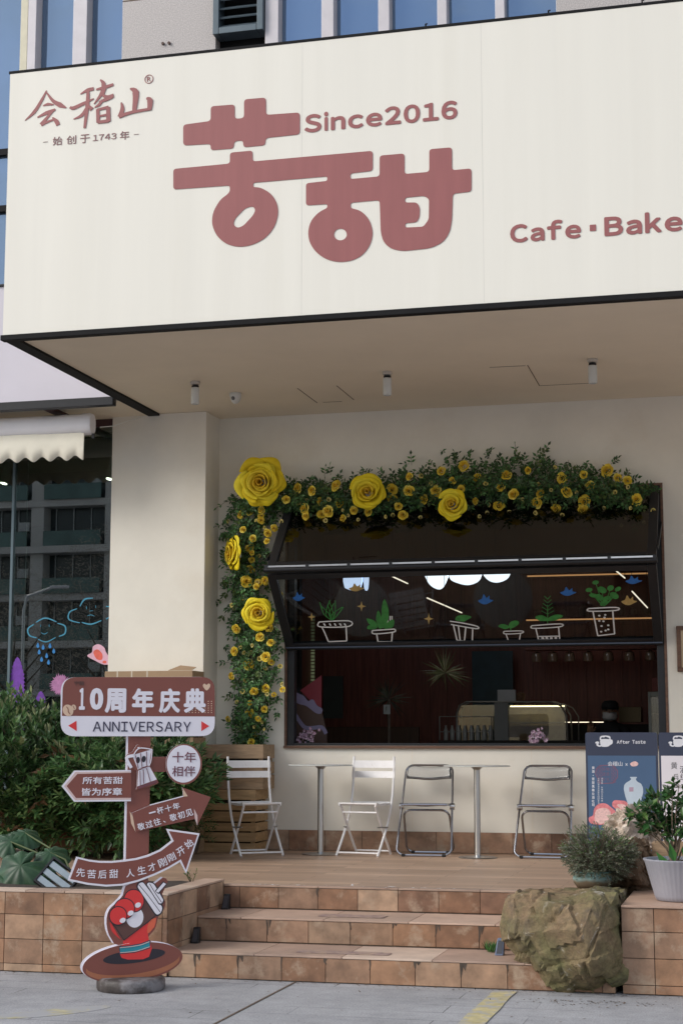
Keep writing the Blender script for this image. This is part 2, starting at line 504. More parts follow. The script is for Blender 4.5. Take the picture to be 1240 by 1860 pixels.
TILE_TONES = [(.285,.158,.09),(.235,.125,.072),(.32,.198,.125),(.27,.166,.108),(.36,.24,.16),(.205,.112,.07),(.30,.176,.11),(.255,.138,.08)]
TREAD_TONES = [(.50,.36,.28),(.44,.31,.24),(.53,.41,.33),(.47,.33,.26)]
def tiles(mb, F, u0, u1, v0, v1, tw, th, w0, w1, tones=TILE_TONES, ustart=None, vtop=None, joint=.004, rnd=rng):
    us = [u0]; x = ustart if ustart is not None else u0 + tw
    while x <= u0 + .02: x += tw
    while x < u1 - .02: us.append(x); x += tw
    us.append(u1)
    vs = [v1]; y = (vtop if vtop is not None else v1) - th
    while y > v0 + .012: vs.append(y); y -= th
    vs.append(v0)
    for i in range(len(us)-1):
        for j in range(len(vs)-1):
            t = rnd.choice(tones); k = rnd.uniform(.86, 1.14)
            mb.col = tuple(min(1, c*k) for c in t)
            mb.fbox(F, us[i]+joint/2, us[i+1]-joint/2, vs[j+1]+joint/2, vs[j]-joint/2, w0, w1 + rnd.uniform(-.0006,.0006))
    mb.col = None

# ------------------------------------------------------------------ ground
def groundmat():
    m = bpy.data.materials.new('concrete_paving'); t, b = nodes(m); L = t.links
    co = t.nodes.new('ShaderNodeTexCoord')
    def noise(s, d=6, r=.6):
        n = t.nodes.new('ShaderNodeTexNoise'); n.inputs['Scale'].default_value = s; n.inputs['Detail'].default_value = d; n.inputs['Roughness'].default_value = r
        L.new(co.outputs['Object'], n.inputs['Vector']); return n.outputs['Fac']
    def rng_(v, a, b_, c, d):
        n = t.nodes.new('ShaderNodeMapRange'); n.inputs['From Min'].default_value = a; n.inputs['From Max'].default_value = b_
        n.inputs['To Min'].default_value = c; n.inputs['To Max'].default_value = d; L.new(v, n.inputs['Value']); return n.outputs['Result']
    def mul(a, b_):
        n = t.nodes.new('ShaderNodeMix'); n.data_type = 'RGBA'; n.blend_type = 'MULTIPLY'; n.inputs['Factor'].default_value = 1
        L.new(a, n.inputs['A']); L.new(b_, n.inputs['B']); return n.outputs['Result']
    br = t.nodes.new('ShaderNodeTexBrick'); L.new(co.outputs['Object'], br.inputs['Vector'])
    br.offset = .37; br.inputs['Scale'].default_value = 1
    br.inputs['Brick Width'].default_value = 1.25; br.inputs['Row Height'].default_value = .245; br.inputs['Mortar Size'].default_value = .004; br.inputs['Mortar Smooth'].default_value = .3
    br.inputs['Color1'].default_value = (.325,.33,.348,1); br.inputs['Color2'].default_value = (.35,.355,.373,1); br.inputs['Mortar'].default_value = (.31,.315,.33,1)
    c = mul(br.outputs['Color'], rng_(noise(1.1), .3, .7, .80, 1.16))
    c = mul(c, rng_(noise(90, 3), .3, .7, .72, 1.22))
    c = mul(c, rng_(noise(9), .35, .7, .90, 1.08))
    c = mul(c, rng_(noise(2.6, 9, .75), .56, .74, 1.0, .72))
    # open stretches of the joints
    md = t.nodes.new('ShaderNodeMath'); md.operation = 'MULTIPLY'; L.new(br.outputs['Fac'], md.inputs[0]); L.new(rng_(noise(.9, 4), .46, .58, 0, .75), md.inputs[1])
    mj = t.nodes.new('ShaderNodeMix'); mj.data_type = 'RGBA'; L.new(md.outputs[0], mj.inputs['Factor']); L.new(c, mj.inputs['A']); mj.inputs['B'].default_value = (.06,.058,.056,1)
    L.new(mj.outputs['Result'], b.inputs['Base Color']); b.inputs['Roughness'].default_value = .78
    bp = t.nodes.new('ShaderNodeBump'); bp.inputs['Strength'].default_value = .25; bp.inputs['Distance'].default_value = .006
    L.new(noise(120, 4), bp.inputs['Height']); L.new(bp.outputs['Normal'], b.inputs['Normal'])
    return m
g = MB(); g.add([(-400,-300,0),(400,-300,0),(400,300,0),(-400,300,0)], [(0,1,2,3)])
tag(g.build('ground', groundmat()), kind='structure')
j = MB(); xj = P_z(535,1785,0).x                      # the one wide expansion joint
j.box(xj-.006, xj+.006, 3, 9.685, .0005, .004)
tag(j.build('expansion_joint', M['grout']), kind='structure')
M['yellow_line'] = mat('worn_yellow_paint', (.47,.41,.22), .7, var=.3, vs=14, bump=.1, bs=60, stain=(.36,.36,.36), stain_s=11, stain_lo=.47, stain_hi=.60)
def yline(px0, px1, y0, y1, z=.005):
    b = MB(); x0 = P_z(*px0, 0).x; x1 = P_z(*px1, 0).x
    n = 26; vs = []; fs = []
    for i in range(n+1):
        y = y0 + (y1-y0)*i/n
        vs += [(x0 + rng.uniform(-.006,.006), y, z), (x1 + rng.uniform(-.006,.006), y, z)]
    for i in range(n): fs.append((2*i, 2*i+1, 2*i+3, 2*i+2))
    b.add(vs, fs); tag(b.build('parking_line', M['yellow_line']), kind='structure')
yline((889,1806), (934,1806), 4, 9.62)
yp = P_z(95,1838,0)
M['yellow_patch'] = mat('faded_yellow_paint', (.40,.37,.24), .75, var=.3, vs=10, stain=(.33,.335,.35), stain_s=7, stain_lo=.38, stain_hi=.52)
b = MB(); b.poly(Frame((0,0,0),(1,0,0),(0,1,0)), smoothloop([(yp.x+dx, yp.y+dy) for dx,dy in ((-.24,-.28),(-.05,-.22),(.14,-.02),(.24,.18),(.2,.26),(.02,.15),(-.14,-.05),(-.3,-.22))]), .0008, .0016)
tag(b.build('parking_line', M['yellow_patch']), kind='structure')

# ------------------------------------------------------------------ terrace and steps
def deckmat():
    m = mat('deck_tile', (.455,.315,.225), .42, var=.22, vs=5, stretch=(.9,9,1), bump=.04, bs=40, rvar=.1, stain=(.40,.28,.21), stain_s=1.4, stain_lo=.5, stain_hi=.7)
    t, b = nodes(m); L = t.links
    src = b.inputs['Base Color'].links[0].from_socket
    co = t.nodes.new('ShaderNodeTexCoord'); br = t.nodes.new('ShaderNodeTexBrick'); L.new(co.outputs['Object'], br.inputs['Vector'])
    br.inputs['Scale'].default_value = 1; br.inputs['Brick Width'].default_value = .9; br.inputs['Row Height'].default_value = .15; br.inputs['Mortar Size'].default_value = .003
    br.inputs['Color1'].default_value = (.78,.76,.74,1); br.inputs['Color2'].default_value = (1.15,1.15,1.14,1); br.inputs['Mortar'].default_value = (.45,.42,.40,1)
    ml = t.nodes.new('ShaderNodeMix'); ml.data_type = 'RGBA'; ml.blend_type = 'MULTIPLY'; ml.inputs['Factor'].default_value = 1
    L.new(src, ml.inputs['A']); L.new(br.outputs['Color'], ml.inputs['B']); L.new(ml.outputs['Result'], b.inputs['Base Color'])
    return m
d = MB(); yt = 10.745
d.box(-9.5, 3.0, yt+.012, Y_WALL, 0.02, TZ)
tag(d.build('terrace', deckmat()), kind='structure')
X_R = -.88
st = MB(); r_ = TZ/3
ys = (Y_STEP, 10.22, yt)
st.cur = 0
for i in range(3):                                      # grout core
    st.box(X_WING+.001, X_R, ys[i]+.006, yt+.011, (0.002 if i == 0 else r_*i-.008), r_*(i+1)-.006)
st.cur = 1
rr = random.Random(5)
seam = [P_y(591,1760,ys[0]).x, P_y(560,1690,ys[1]).x, P_y(577,1635,ys[2]).x]
for i in range(3):
    tiles(st, facade(ys[i]), X_WING+.002, X_R, r_*i+(.006 if i else .004), r_*(i+1)-.012, .272, .3, -.012, 0, ustart=seam[i]-.272*6, rnd=rr)
st.cur = 2
for i in range(2):
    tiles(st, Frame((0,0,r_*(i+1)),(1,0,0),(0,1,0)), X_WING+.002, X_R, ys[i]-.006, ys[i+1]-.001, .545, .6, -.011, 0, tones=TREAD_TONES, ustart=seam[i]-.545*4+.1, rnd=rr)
# nosing of the terrace
tiles(st, Frame((0,0,TZ+.0012),(1,0,0),(0,1,0)), X_WING+.002, X_R, yt-.006, yt+.11, .545, .6, -.012, 0, tones=[(.40,.29,.225),(.37,.26,.20)], ustart=seam[2], rnd=rr)
steps_o = tag(st.build('steps', [M['grout'], M['tile'], M['tread']], bevel=.0015), kind='structure')
# dark drip stains run down from the seams of the risers
M['drip'] = mat('drip_stain', (.075,.055,.042), .8, var=.4, vs=30)
b = MB(); rr = random.Random(12)
for i in range(3):
    F = facade(ys[i]-.0008); x = seam[i]-.272*6
    while x < X_R-.05:
        if x > X_WING+.05 and rr.random() < (.75 if i < 2 else .35):
            top_ = r_*(i+1)-.0125; ln = rr.uniform(.03,.10); wd = rr.uniform(.010,.026)
            b.stroke(F, [(x+rr.uniform(-.004,.004),top_),(x+rr.uniform(-.006,.006),top_-ln*.5),(x+rr.uniform(-.006,.006),top_-ln)], [wd, wd*.6, .003], 0, .0006)
            if rr.random() < .5: b.stroke(F, [(x+.02,top_),(x+.02+rr.uniform(-.01,.01),top_-ln*.5)], [wd*1.3, .003], 0, .0007)
        x += .272
tag(b.build('drip_stains', M['drip']), kind='structure')
# grit, leaf scraps and dirt lying along the foot of the steps and walls
lv_ = MB(); rr = random.Random(14)
for i in range(420):
    x = rr.uniform(-5.2,.3); y = Y_STEP - abs(rr.gauss(0,.05)) - .012
    if rr.random() < .25: x = rr.gauss(-1.0,.22); y = 9.40 - abs(rr.gauss(0,.08))
    if rr.random() < .16: y = rr.uniform(8.3,9.6)
    leaves(lv_, [(x,y,.003)], [(rr.uniform(-1,1), rr.uniform(-1,1), .08)], [(0,0,1)], [rr.uniform(.006,.026)], [rr.uniform(.005,.014)], fold=.15, droop=.04)
tag(lv_.build('leaf_litter', leafmat('brown_litter', (.12,.08,.05), var=.6, trans=0)), 'brown grit and leaf scraps along the foot of the steps', 'litter', kind='stuff')
M['sticker'] = mat('step_sticker', (.30,.215,.20), .5, var=.35, vs=24, stain=(.44,.32,.25), stain_s=16, stain_lo=.45, stain_hi=.6)
for (pa, pb, yy0, yy1, z) in (((575,1667),(695,1667),10.36,10.52,r_*2), ((535,1733),(705,1733),9.80,9.92,r_)):
    xa = P_y(*pa, yy0).x; xb = P_y(*pb, yy0).x
    b = MB(); F = Frame((0,0,z+.001),(1,0,0),(0,1,0))
    b.poly(F, fillet([(xa,yy0),(xb,yy0),(xb,yy1),(xa,yy1)], .03), .001, .003)
    o = b.build('step_sticker', M['sticker'])
    tag(o, 'worn purple brown sticker on the ' + ('upper' if z > .2 else 'lowest') + ' step tread', 'sticker', 'stickers on the step treads')

# ------------------------------------------------------------------ planter walls
LW_T = .50
t_ = thing('retaining_wall', 'low tiled retaining wall left of the steps behind the anniversary signpost', 'wall', (-5.6, 9.75, 0))
b = MB(); b.cur = 0
b.box(-9.5, X_WING-.006, Y_STEP-.010, Y_STEP+.14, 0.002, LW_T-.018)
b.box(X_WING-.14, X_WING-.006, Y_STEP+.14, yt+.02, 0.002, LW_T-.018)
b.cur = 1
sx0 = P_y(77,1700,9.66).x
tiles(b, facade(9.672), -9.5, X_WING, 0.004, LW_T-.014, .262, .150, -.012, 0, ustart=sx0-.262*20, vtop=LW_T+.0, rnd=random.Random(3))
tiles(b, Frame((X_WING,0,0),(0,1,0),(0,0,1)), Y_STEP-.005, yt+.02, .02, LW_T-.014, .262, .150, -.006, 0, rnd=random.Random(4))
b.cur = 2
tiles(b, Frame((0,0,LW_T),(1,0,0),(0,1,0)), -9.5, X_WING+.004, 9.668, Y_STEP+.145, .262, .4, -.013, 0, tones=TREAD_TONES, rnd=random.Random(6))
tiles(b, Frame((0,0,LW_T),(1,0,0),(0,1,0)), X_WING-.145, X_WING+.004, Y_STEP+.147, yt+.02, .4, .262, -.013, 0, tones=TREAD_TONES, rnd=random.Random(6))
b.build('tiled_wall', [M['grout'], M['tile'], M['tread']], t_, bevel=.0015)
RW_T = .497
t_ = thing('retaining_wall', 'low tiled retaining wall right of the mossy boulder under the grey pot', 'wall', (0, 9.8, 0))
b = MB(); b.cur = 0; xl = -.84
b.box(xl+.006, 3.0, Y_STEP+.012, 10.9, .002, RW_T-.018)
b.cur = 1
tiles(b, facade(Y_STEP), xl, 3.0, .004, RW_T-.014, .30, .1475, -.012, 0, ustart=P_y(1187,1700,9.69).x-.3, vtop=RW_T, rnd=random.Random(8))
b.cur = 2
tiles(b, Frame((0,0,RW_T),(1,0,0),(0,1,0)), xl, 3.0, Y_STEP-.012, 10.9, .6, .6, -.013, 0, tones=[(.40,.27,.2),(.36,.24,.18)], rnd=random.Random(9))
b.build('tiled_wall', [M['grout'], M['tile'], M['tread']], t_, bevel=.0015)
# soil bed behind the left wall
M['soil'] = mat('soil', (.045,.033,.025), .95, var=.4, vs=18, bump=.8, bs=30)
b = MB(); n = 40
vs = []; fs = []
for i in range(n+1):
    for j_ in range(7):
        vs.append((-9.5 + (9.5-3.73)*i/n, 9.835 + .9*j_/6, .468 + .02*rng.random() + (.0 if j_ in (0,6) else .012)))
for i in range(n):
    for j_ in range(6): fs.append((i*7+j_, (i+1)*7+j_, (i+1)*7+j_+1, i*7+j_+1))
b.add(vs, fs); tag(b.build('soil_bed', M['soil'], smooth=60), kind='structure')

# ------------------------------------------------------------------ the cafe building
bld = thing('cafe_building', 'cream rendered cafe front with a wide black folding window under a deep canopy', 'building', (-2.5, 14.2, 0))
WX0, WX1, WZ0, WZ1 = -4.15, -.79, 1.376, 3.61
b = MB()                                                # recessed wall with the window opening
for (x0, x1, z0, z1) in ((-4.80, WX0, TZ, SOF), (WX1, 3.0, TZ, SOF), (WX0, WX1, TZ, WZ0), (WX0, WX1, WZ1, SOF)):
    b.box(x0, x1, Y_WALL, Y_WALL+.24, z0, z1)
b.build('wall', M['stucco'], bld)
b = MB(); cxl = -5.69; cxr = -4.785
b.box(cxl, cxr, Y_COL, Y_WALL+.24, TZ, SOF)
b.build('column', M['stucco'], bld, bevel=.006)
# hairline joints of the rendered boards below the window
for px in (591, 748, 965):
    b = MB(); x = P_y(px,1400,Y_WALL).x; b.box(x-.0015, x+.0015, Y_WALL-.0012, Y_WALL+.01, TZ+.19, WZ0-.03)
    b.build('render_joint', M['soffit'], bld)
b = MB(); b.cur = 1
tiles(b, FW_, -4.78, 3.0, TZ+.002, TZ+.178, .33, .4, 0, .012, ustart=P_y(591,1520,Y_WALL).x-.33*2, rnd=random.Random(21))
tiles(b, FC_, cxl, cxr+.012, TZ+.002, TZ+.178, .33, .4, 0, .012, rnd=random.Random(22))
b.cur = 0
b.fbox(FW_, -4.78, 3.0, TZ+.001, TZ+.176, -.001, .008)
b.build('skirting', [M['grout'], M['tile']], bld, bevel=.001)
b = MB()                                                # reveal lining of the opening
lw_ = .022
b.box(WX0, WX0+lw_, Y_WALL-.006, Y_WALL+.2, WZ0, WZ1); b.box(WX1-lw_, WX1, Y_WALL-.006, Y_WALL+.2, WZ0, WZ1)
b.box(WX0+lw_, WX1-lw_, Y_WALL-.006, Y_WALL+.2, WZ1-lw_, WZ1); b.box(WX0-.0, WX1, Y_WALL-.03, Y_WALL+.2, WZ0-.024, WZ0-.0005)
b.build('window_lining', M['brown_wood'], bld, bevel=.002)
b = MB()                                                # black outer frame
for (x0, x1, z0, z1) in ((WX0+.0225, WX0+.085, WZ0+.0005, WZ1-.023), (WX1-.085, WX1-.0225, WZ0+.0005, WZ1-.023), (WX0+.0855, WX1-.0855, WZ1-.085, WZ1-.023), (WX0+.0855, WX1-.0855, WZ0+.0005, WZ0+.022)):
    b.box(x0, x1, Y_WALL+.012, Y_WALL+.10, z0, z1)
b.build('window_frame', M['black'], bld, bevel=.003)

# the folding window: two glazed leaves, hinged in the middle, pushed out towards the terrace
D_F = .65; Z_FOLD = 2.875; Z_BOT = 2.235
fx0, fx1 = WX0+.025, WX1-.03
bw = MB(); pw = .075
A = Vector((0, Y_WALL-.01, WZ1-.05)); Bf = Vector((0, Y_WALL-D_F, Z_FOLD)); Cb = Vector((0, Y_WALL-.015, Z_BOT))
FUP = Frame((fx0, Bf.y, Bf.z), (1,0,0), A-Bf)           # upper leaf, v from the fold upwards
FLO = Frame((fx0, Cb.y, Cb.z), (1,0,0), Bf-Cb)          # lower leaf, v from the rail upwards
HU, HL, WL = (A-Bf).length, (Bf-Cb).length, fx1-fx0
for F, H in ((FUP, HU), (FLO, HL)):
    v0 = .035 if F is FUP else 0.0; v1 = H if F is FUP else H-.035
    bw.fbox(F, 0, pw, v0, v1, -.022, .022); bw.fbox(F, WL-pw, WL, v0, v1, -.022, .022)
    bw.fbox(F, pw+.0005, WL-pw-.0005, v0, v0+(.07 if F is FLO else .05), -.0215, .0215); bw.fbox(F, pw+.0005, WL-pw-.0005, v1-.055, v1, -.0215, .0215)
win = bw.build('folding_window', M['black'], bld, bevel=.003)
b = MB()
b.fbox(FUP, pw+.001, WL-pw-.001, .086, HU-.056, -.003, .003); b.build('glass_pane', M['top_glass'], win); b = MB(); b.fbox(FLO, pw+.001, WL-pw-.001, .071, HL-.091, -.003, .003)
b.build('glass_pane', M['glass'], win)
b = MB(); M['alu'] = mat('bright_aluminium', (.62,.62,.64), .3, metal=.9, var=.08, vs=20)
for i in range(9):                                      # bright hinge strip in lengths along the fold
    u0 = .01 + (WL-.02)*i/9; u1 = .01 + (WL-.02)*(i+1)/9
    b.bar((fx0+u0+.012, Bf.y-.040, Bf.z+.028), (fx0+u1-.012, Bf.y-.040, Bf.z+.028), .008, .014)
b.build('hinge_strip', M['alu'], win)
b = MB()
b.tube([(fx0-.01, Bf.y-.028, Bf.z), (fx1+.01, Bf.y-.028, Bf.z)], .024, 12)
for i in range(10):
    u = .01 + (WL-.02)*i/9
    b.box(fx0+u-.014, fx0+u+.014, Bf.y-.05, Bf.y-.03, Bf.z+.006, Bf.z+.042)
b.build('hinge', M['black'], win, smooth=True)
b = MB()
b.bar((fx0-.0, Cb.y-.03, Cb.z+.005), (fx1, Cb.y-.03, Cb.z+.005), .03, .012)
b.build('weather_bar', mat('blue_black_metal', (.05,.06,.085), .3, metal=.6), win)
# stay arms
for x in (fx0-.012, fx1+.012):
    b = MB(); b.bar((x, Y_WALL-.0, WZ1-.35), (x, Bf.y+.05, Bf.z+.1), .012, .03)
    b.build('stay_arm', M['black'], win)

# painted decals on the lower leaf
M['d_white'] = mat('white_paint_marker', (.72,.72,.72), .6, var=.08, vs=30)
M['d_green'] = mat('green_paint_marker', (.035,.20,.04), .6, var=.35, vs=25)
M['d_blue'] = mat('blue_paint_marker', (.02,.13,.42), .6, var=.2, vs=25)
M['d_gold'] = mat('gold_paint_marker', (.42,.29,.10), .6, var=.2, vs=25)
M['d_red'] = mat('red_paint_marker', (.35,.03,.03), .6, var=.2, vs=25)
S4 = 420/1240
def c6(x, y): return (400 + x*S4, 800 + y*S4)           # two enlarged views of the window
def c7(x, y): return (820 + x*S4, 800 + y*S4)
def u6(*pts): return FLO.pxs([c6(*p) for p in pts])
def u7(*pts): return FLO.pxs([c7(*p) for p in pts])
W0, W1 = .0032, .0042
lw2 = .012
def decal(name, draw, m):
    b = MB(); draw(b); return b.build(name, m, win)
def potA(b):
    for s_ in (((530,972),(690,966),(688,996),(535,998),(530,972)), ((545,1000),(560,1030),(580,1078)), ((580,1078),(678,1074)), ((678,1074),(675,1000))):
        b.stroke(FLO, u6(*s_), lw2, W0, W1)
    for x in (555,585,612,640,665): b.stroke(FLO, u6((x,980),(x+8,992)), .014, W0, W1)
decal('pot_decal', potA, M['d_white'])
def potB(b):
    for s_ in (((815,1018),(935,1010)), ((815,1018),(825,1036),(930,1026),(935,1010)), ((838,1036),(845,1078)), ((845,1078),(918,1078)), ((918,1078),(922,1030))):
        b.stroke(FLO, u6(*s_), lw2, W0, W1)
    for x in (885,897,910,920): b.stroke(FLO, u6((x,940),(x,985)), .010, W0, W1)
decal('pot_decal', potB, M['d_white'])
def potC(b):
    for s_ in (((-10,968),(60,978),(135,995),(130,1008),(-5,985)), ((8,985),(28,1070)), ((28,1070),(110,1078)), ((110,1078),(112,1010)), ((35,990),(45,1070)), ((75,1000),(68,1072))):
        b.stroke(FLO, u7(*s_), lw2, W0, W1)
decal('pot_decal', potC, M['d_white'])
def potD(b):
    for s_ in (((280,1022),(375,1020),(372,1032),(285,1036),(280,1022)), ((290,1036),(302,1070)), ((302,1070),(362,1070)), ((362,1070),(368,1034))):
        b.stroke(FLO, u7(*s_), lw2*.8, W0, W1)
decal('pot_decal', potD, M['d_white'])
def potE(b):
    for s_ in (((428,992),(580,982),(578,998),(436,1006),(428,992)), ((450,1006),(464,1066)), ((464,1066),(578,1066)), ((578,1066),(572,1000)), ((456,1050),(576,1048))):
        b.stroke(FLO, u7(*s_), lw2*.9, W0, W1)
    for x in (486,508,532,556): b.stroke(FLO, u7((x-6,1058),(x+8,1058)), .018, W0, W1)
decal('pot_decal', potE, M['d_white'])
def potF(b):
    for s_ in (((732,900),(880,894),(880,910),(736,914),(732,900)), ((756,915),(782,1046)), ((782,1046),(872,1036)), ((872,1036),(862,912))):
        b.stroke(FLO, u7(*s_), lw2, W0, W1)
    for (x, y) in ((790,938),(822,934),(812,968),(838,990),(802,994),(800,1024),(824,1018),(838,1012),(818,948),(790,966)):
        b.poly(FLO, ell(*FLO.px(*c7(x,y)), .010, .010, n=10), W0, W1)
decal('pot_decal', potF, M['d_white'])
def lf_(b, pts, ku): 
    b.poly(FLO, smoothloop(ku(*pts), 4), W0, W1 + rng.random()*.0004)
def plantA(b):
    r2 = random.Random(2)
    for i in range(9):
        a = 600 + r2.uniform(-70,60); c = 885 + r2.uniform(-25,30)
        b.stroke(FLO, u6((600,965),((600+a)/2+r2.uniform(-30,30),930),(a,c-20)), .007, W0, W1+i*.0001)
decal('plant_decal', plantA, M['d_green'])
def plantB(b):
    for pts in (((840,1005),(800,985),(785,955),(815,960),(835,975)), ((850,1005),(835,960),(845,910),(865,950),(870,1000)), ((870,1005),(865,900),(880,850),(900,900),(900,960)), ((880,1008),(900,970),(930,960),(925,1000)), ((830,1010),(790,1010),(795,990),(835,998))):
        lf_(b, pts, u6)
decal('plant_decal', plantB, M['d_green'])
def plantC(b):
    for pts in (((20,962),(30,940),(70,935),(105,945),(80,962),(60,970)),): lf_(b, pts, u7)
decal('plant_decal', plantC, M['d_green'])
def plantD(b):
    for pts in (((310,1000),(285,1010),(250,996),(265,984),(295,988)), ((305,990),(318,970),(350,965),(360,980),(335,1000),(315,1005))): lf_(b, pts, u7)
    b.stroke(FLO, u7((312,998),(318,1020)), .008, W0, W1)
decal('plant_decal', plantD, M['d_green'])
def plantE(b):
    for pts in (((510,965),(470,965),(447,945),(480,935),(510,950)), ((515,965),(560,962),(595,940),(560,932),(520,948))): lf_(b, pts, u7)
    b.stroke(FLO, u7((513,980),(513,880)), .006, W0, W1)
    for k_ in range(5):
        b.stroke(FLO, u7((513,930-k_*20),(480+k_*4,912-k_*20)), .005, W0, W1+.0002); b.stroke(FLO, u7((513,930-k_*20),(546-k_*4,912-k_*20)), .005, W0, W1+.0003)
decal('plant_decal', plantE, M['d_green'])
def plantF(b):
    r2 = random.Random(4)
    for (x, y) in ((735,800),(770,760),(805,800),(850,790),(890,795),(870,830),(830,845),(790,840),(760,830),(815,870)):
        rx = r2.uniform(16,26); ry = r2.uniform(10,18)
        lf_(b, ell(x, y, rx, ry, r2.uniform(-.8,.8), 8), u7)
        b.stroke(FLO, u7((815,888),((815+x)/2,(888+y)/2+5),(x,y)), .006, W0, W1+.0006)
decal('plant_decal', plantF, M['d_green'])
BIRD = ((-.5,.05),(-.25,-.12),(-.12,-.5),(.08,-.18),(.28,-.38),(.3,-.08),(.55,.02),(.3,.2),(.05,.34),(-.25,.3))
def bird(px, py, sx, sy, ku, m):
    b = MB(); q = [(px + x*sx, py + y*sy) for x, y in BIRD]
    b.poly(FLO, smoothloop(ku(*q), 4), W0, W1); b.build('bird_decal', m, win)
bird(420,840,62,56,u6,M['d_blue']); bird(728,790,78,50,u6,M['d_gold'])
bird(180,855,76,64,u7,M['d_blue']); bird(622,812,82,56,u7,M['d_blue']); bird(972,750,86,52,u7,M['d_blue']); bird(948,860,80,62,u7,M['d_gold'])
def star(px, py, r, ku, m):
    b = MB(); q = []
    for i in range(8):
        a = math.pi/4*i; d_ = r if i % 2 == 0 else r*.3
        q.append((px + d_*math.cos(a), py + d_*1.2*math.sin(a)))
    b.poly(FLO, ku(*q), W0, W1); b.build('star_decal', m, win)
star(757,888,24,u6,M['d_gold']); star(490,945,20,u6,M['d_gold']); star(1117,955,26,u6,M['d_gold'])

# ---- upper storey, left shop front and the rooms behind the glass
b = MB()
zu0, zu1 = 5.6, 9.6
def ux(px, y=60): return P_y(px, y, Y_UP).x
b.box(ux(222), ux(392), Y_UP, Y_UP+.3, zu0, zu1)
b.build('granite_pier', M['granite'], bld, bevel=.004)
b = MB(); zj = P_y(222,3,Y_UP).z
b.box(ux(222)+.002, ux(392)-.002, Y_UP-.0015, Y_UP+.01, zj-.006, zj+.006); b.build('pier_joint', M['grout'], bld)
b = MB()
b.box(ux(1010), 3.4, Y_UP, Y_UP+.3, zu0, zu1); b.build('granite_pier', M['granite'], bld, bevel=.004)
M['bolt'] = mat('rusty_bolt', (.09,.06,.05), .6, metal=.5)
for (x, z) in ((297,80),(308,79)):
    b = MB(); p = P_y(x, z, Y_UP); b.tube([(p.x,Y_UP+.01,p.z),(p.x,Y_UP-.02,p.z)], .014, 8)
    b.build('anchor_bolt', M['bolt'], bld)
def uwin(x0, x1, z0=zu0, z1=zu1):
    b = MB(); b.box(x0, x1, Y_UP+.10, Y_UP+.12, z0, z1); return b.build('window_pane', M['blue'], bld)
for (a, c) in ((68,135),(160,222),(507,585),(607,688),(708,795),(812,900),(917,1010)): uwin(ux(a)+.001, ux(c)-.001)
uwin(-9.5, ux(40)-.001, 4.95)
def mullion(a, c, m=M['mull'], z0=zu0):
    b = MB(); b.box(ux(a), ux(c), Y_UP-.03, Y_UP+.14, z0, zu1); b.build('mullion', m, bld, bevel=.004)
mullion(40,53,M['mull_y'],4.95); mullion(53.3,68,M['mull'],4.95)
for a, c in ((135,160),(585,607),(688,708),(795,812),(900,917)): mullion(a, c)
mullion(483,507)
b = MB()
for py in (272, 375):
    z = P_y(5, py, Y_UP).z; b.box(-9.5, ux(40)-.002, Y_UP+.05, Y_UP+.0995, z-.03, z+.03)
b.build('transom', M['dark_trim'], bld)
# louvred vent with a dark opening under it
lx0, lx1 = ux(391), ux(482); lzb = P_y(436, 64, Y_UP).z
b = MB(); fw = .06
for (x0, x1, z0, z1) in ((lx0, lx0+fw, lzb, zu1-1), (lx1-fw, lx1, lzb, zu1-1), (lx0+fw, lx1-fw, lzb, lzb+fw)): b.box(x0+.002, x1-.002, Y_UP-.08, Y_UP+.10, z0, z1)
vent = b.build('louvre_vent', M['louvre'], bld, bevel=.004)
b = MB(); z = lzb+fw+.03
while z < zu1-1.1:
    b.bar((lx0+fw, Y_UP-.02, z), (lx1-fw, Y_UP-.02, z), .085, .012, up=(0,-.55,.85)); z += .088
b.build('slats', M['louvre'], vent)
b = MB(); b.box(lx0+.002, lx1+.01, Y_UP+.12, Y_UP+.16, zu0, zu1-1); b.build('vent_backing', M['dark_trim'], bld)
b = MB(); b.box(-9.5, 3.4, Y_UP+.32, Y_UP+.5, SOF+.3, zu1); b.build('upper_wall', M['dark_trim'], bld)

# canopy soffit (left edge at the sign's own left end)
SX0, SX1 = -5.33, 3.0
b = MB(); b.box(SX0+.1, SX1, Y_SIGN+.06, Y_WALL+.2, SOF, SOF+.05); b.build('soffit', M['soffit'], bld)
b = MB()                                                # inspection hatches and a cable on the soffit
def sofl(pa, pb, wd=.007):
    a = P_z(*pa, SOF-.001); c = P_z(*pb, SOF-.001); b.bar((a.x,a.y,SOF-.0012), (c.x,c.y,SOF-.0012), wd, .002)
k_ = 960/1240
for pa, pb in (((336,136),(382,170)), ((396,169),(440,167)), ((428,130),(468,163)), ((875,82),(903,130)), ((903,130),(1022,124)), ((786,87),(870,83))):
    sofl((280+pa[0]*k_, 600+pa[1]*k_), (280+pb[0]*k_, 600+pb[1]*k_))
b.build('hatch_seam', M['grout'], bld)

